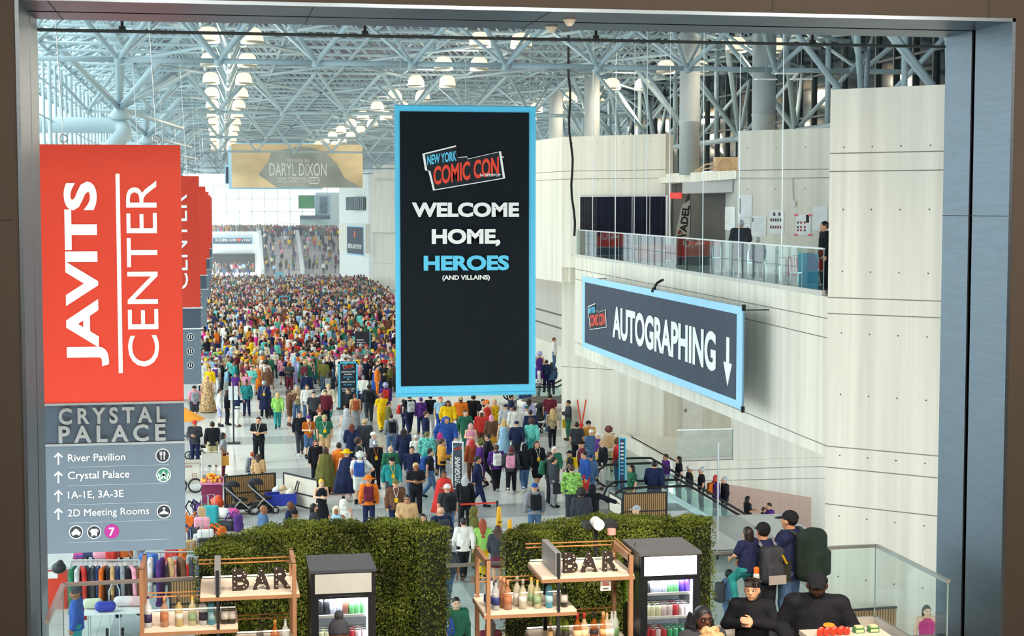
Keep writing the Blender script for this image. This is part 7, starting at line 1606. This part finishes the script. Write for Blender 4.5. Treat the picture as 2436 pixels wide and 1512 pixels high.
# long braids
B = hs((-.3, -.34, .95), v=.009); B.ell((0, -.006, 1.638), (.092, .11, .108), .02)
for s in (-1, 1):
    for j in range(7):
        x0 = s * (.075 + .012 * (j % 3)); y0 = .03 - .03 * j; pts = [V3(x0, y0, 1.64), V3(x0 * 1.35, y0 - .005, 1.52), V3(x0 * 1.45, y0 + .01, 1.38), V3(x0 * (1.3 + .08 * j), y0 + .03, 1.16 + .03 * (j % 4))]
        for p, q in zip(pts[:-1], pts[1:]): B.cap(p, q, .0155, .0135, .006)
for j in range(6): B.cap((-.07 + .028 * j, -.1, 1.62), (-.09 + .036 * j, -.13, 1.15), .018, .014, .008)
B.ell((0, .13, 1.59), (.074, .09, .1), 0, True); HB = B.mesh('hair', HAIR)
GLS = MB()
for s in (-1, 1):
    GLS.path([(s * .036 + .03 * math.cos(a), .116, EYE_Z + .022 * math.sin(a)) for a in np.linspace(0, 2 * PI, 17)[:-1]], .0035, 5, True); GLS.tube((s * .066, .112, EYE_Z + .006), (s * .082, .0, EYE_Z + .008), .003, 5)
GLS.tube((-.008, .118, EYE_Z + .004), (.008, .118, EYE_Z + .004), .003, 5); GLS = GLS.mesh('glasses', pm('1a1612', .3))
SUN = SDF((-.12, -.05, 1.5), (.12, .2, 1.7), .006)
for s in (-1, 1): SUN.ell((s * .036, .108, EYE_Z - .006), (.036, .015, .027), .004); SUN.cap((s * .066, .098, EYE_Z + .01), (s * .085, -.01, EYE_Z + .01), .005, None, .003)
SUN.cap((-.02, .108, EYE_Z + .01), (.02, .108, EYE_Z + .01), .005, None, .003); SUN = SUN.mesh('sunglasses', pm('0c0d10', .12, spec=.8))
B = hs(v=.009); B.ell((0, -.002, 1.648), (.092, .112, .1), .02).cut((0, 0, 1.632), (0, 0, -1)); B.cap((0, .08, 1.645), (0, .165, 1.622), .068, .06, .008, (1, 1, .11)); B.ell((0, 0, 1.745), (.012, .012, .01), .004); HCAP = B.mesh('cap', CLOTH)
BEARD = hs(v=.008).ell((0, .05, 1.53), (.064, .062, .055), .01).ell((0, .1, 1.575), (.05, .06, .03), 0, True).ell((0, .0, 1.62), (.1, .1, .06), 0, True).mesh('beard', HAIR)
ROLL = SDF((-.2, -.2, 1.3), (.2, .2, 1.6), .009).cap((0, -.008, 1.455), (0, 0, 1.495), .082, .074, .02, (1, .95, 1)).mesh('roll_neck', CLOTH)
# young staff member, hands together at the chest
J = edit(joints('stand'), elR=(.29, .03, 1.16), wrR=(.085, .2, 1.22), elL=(-.29, .02, 1.17), wrL=(-.05, .22, 1.26))
hero('person with swept black hair and black shirt, hands together, behind the bar platform', 1790, 1375, 16.6, 1.08, PI - .5, J, 'd9a886', [(HU, 'hair', 'dark'), (SIDE, 'hair_sides', 'dark')], [(1, .84, .02, 'black')], 'black', [(ROLL, 'collar', 'black')])
# broad man in black with cap and sunglasses
J = edit(joints('stand'), elR=(.30, -.02, 1.12), wrR=(.22, .2, .98), elL=(-.30, -.02, 1.12), wrL=(-.2, .22, .98))
o = hero('broad person in black roll-neck sweater, black cap and sunglasses with an orange oval badge', 1944, 1361, 16.3, 1.34, PI - .35, J, '5a3c2e', [(HCAP, 'cap', 'black'), (BEARD, 'beard', 'dark')], [(1, .82, .03, 'black')], 'black', [(SUN, 'sunglasses', None), (ROLL, 'roll_neck', 'black')], eyes=False)
b = MB().lathe([(.045, 0), (.045, .006)], 20, (0, 0, 0), 1, 1, 1).build('badge', pm('f0a032', .5), o); b.matrix_local = Matrix.Translation((-.10, .178, 1.2)) @ Matrix.Diagonal((1.1, 1, .62, 1))
# woman with braids and glasses
J = edit(joints('phone'))
hero('person with long black braids and glasses in a dark grey top beside the glowing fridge', 1672, 1440, 15.3, 1.05, PI + .15, J, '5f3d2f', [(HB, 'hair', 'black')], [(1, .84, .02, 'charcoal')], 'black', [(GLS, 'glasses', None)])
B = hs(v=.01); B.ell((0, -.004, 1.64), (.1, .118, .12), .02).cut((0, 0, 1.6), (0, -.2, -1)); B.ell((0, -.02, 1.79), (.045, .045, .045), .012); POM = B.mesh('beanie', CLOTH)
hero('person in a dark pompom hat in front of the dim-headed fridge, seen from behind', 806, 1472, 14.9, 1, 0, joints('stand'), 3, [(POM, 'beanie', 'charcoal')], [(1, .84, .02, 'black')], 'black', eyes=False, v=.011)
hero('person with light brown tousled hair at the very bottom before the braided person', 1690, 1498, 14.7, 1, 0, joints('stand'), 1, [(HM['curly'], 'hair', 'tan')], [(1, .84, .02, 'charcoal')], 'black', eyes=False, v=.011)
# the two at the rail and the child
def railY(px): a, b = rl[2], rl[3]; q = ray(px, 1300); t_ = (a.x * q.y - a.y * q.x) / ((a.x - b.x) * q.y - (a.y - b.y) * q.x); return a.y + (b.y - a.y) * t_
YR = railY(1840) - .42
def big_pack(k, c1, c2, name='backpack', y=-.27):
    B = SDF((-.4, -.65, .7), (.4, .25, 1.65), .013); B.rbox((0, y, 1.18), (.175 * k, .13 * k, .28 * k), .1 * k, .02); B.rbox((0, y - .12 * k, 1.08), (.13 * k, .05 * k, .14 * k), .04, .02); return B.mesh(name, CLOTH)
STR = MB()
for s in (-1, 1): STR.path([(s * .1, -.17, 1.43), (s * .115, -.06, 1.5), (s * .12, .05, 1.48), (s * .125, .15, 1.32), (s * .17, .1, 1.1), (s * .17, -.12, 1.0)], .022, 6)
STR = STR.mesh('straps', CLOTH)
J = edit(joints('stand'), elR=(.27, .12, 1.15), wrR=(.12, .3, 1.12), elL=(-.33, .05, 1.15), wrL=(-.22, .28, 1.08), nk=(0, -.01, 1.47))
o = hero('person in navy tee and black cap with a grey-black backpack, carrying a child', 1816, 1241, YR, 1.12, .12, J, 'c99472', [(HCAP, 'cap', 'black'), (HM['short'], 'hair', 'dark')], [(.5, .84, .025, 'navy')], 'charcoal', [(big_pack(.95, 0, 0), 'backpack', 'charcoal'), (STR, 'straps', 'grey')], eyes=False, v=.01)
MB().lathe([(.04, .9), (.042, 1.0), (.042, 1.1), (.03, 1.13)], 14, (-.23, -.3, -.05)).build('water_bottle', pm('d8d8d4', .4), o); MB().lathe([(.036, 1.13), (.036, 1.2), (.02, 1.22)], 14, (-.23, -.3, -.05)).build('bottle_cap', pm('ef7a2a', .4), o)
MB().box((.1, -.43, .95), (.2, -.38, 1.25)).build('patterned_pouch', mat('pouch_print', '2a2a22', .7, var=.9, scale=40), o); MB().box((-.12, -.46, .93), (.12, -.445, 1.06)).build('grey_pocket', pm('a39d98', .7), o); MB().bar((.06, -.46, 1.35), (.13, -.44, 1.22), .03, .012).build('yellow_tag', pm('f0c020', .5), o)
J = edit(joints('stand'), elR=(.26, .12, 1.42), wrR=(.5, .1, 1.43), elL=(-.26, .08, 1.2), wrL=(-.2, .25, 1.1), knR=(.2, .22, .72), anR=(.22, .08, .38), toeR=(.23, .18, .32), knL=(-.16, .25, .70), anL=(-.2, .12, .34), toeL=(-.22, .22, .28), hipR=(.1, 0, .93))
hero('small child with black hair in a navy top hugging the person in the navy tee', 1779, 1251, YR - .14, 1.0, .5, J, 'd0a080', [(HM['bob'], 'hair', 'dark')], [(.5, .86, .03, 'navy')], 'teal', eyes=False, v=.011, scale=.66)
J = edit(joints('stand'), elR=(.24, .16, 1.18), wrR=(.12, .38, 1.1), elL=(-.25, .14, 1.18), wrL=(-.16, .38, 1.1))
hero('person in navy jacket and black cap wearing a large dark green backpack at the rail', 1880, 1213, YR + .04, 1.1, .75, J, 'c99472', [(HCAP, 'cap', 'black'), (HM['short'], 'hair', 'dark')], [(1, .82, .03, 'navy')], 'denim', [(big_pack(1.25, 0, 0, y=-.3), 'backpack', 'forest'), (STR, 'straps', 'charcoal')], eyes=False, v=.01)
spawn('2205 1440 1.64 1 stand f 0|bob dark|dress magenta||||beyond the corner of the balustrade')
# ---------------------------------------------------------------- thin bright haze of the long hall
hz = bpy.data.materials.new('hall_haze'); hz.use_nodes = True; hz.node_tree.nodes.clear()
vo = nd(hz.node_tree, 'ShaderNodeVolumeScatter'); vo.inputs['Density'].default_value = .0028; vo.inputs['Color'].default_value = (.93, .98, 1, 1); vo.inputs['Anisotropy'].default_value = .3
ou = nd(hz.node_tree, 'ShaderNodeOutputMaterial'); hz.node_tree.links.new(vo.outputs[0], ou.inputs['Volume'])
o = MB().box((-7.1, 125, .02), (16.8, 299, 18.8)).build('haze', hz); o['kind'] = 'stuff'; o['label'] = 'thin bright haze in the far part of the concourse'; o['category'] = 'haze'
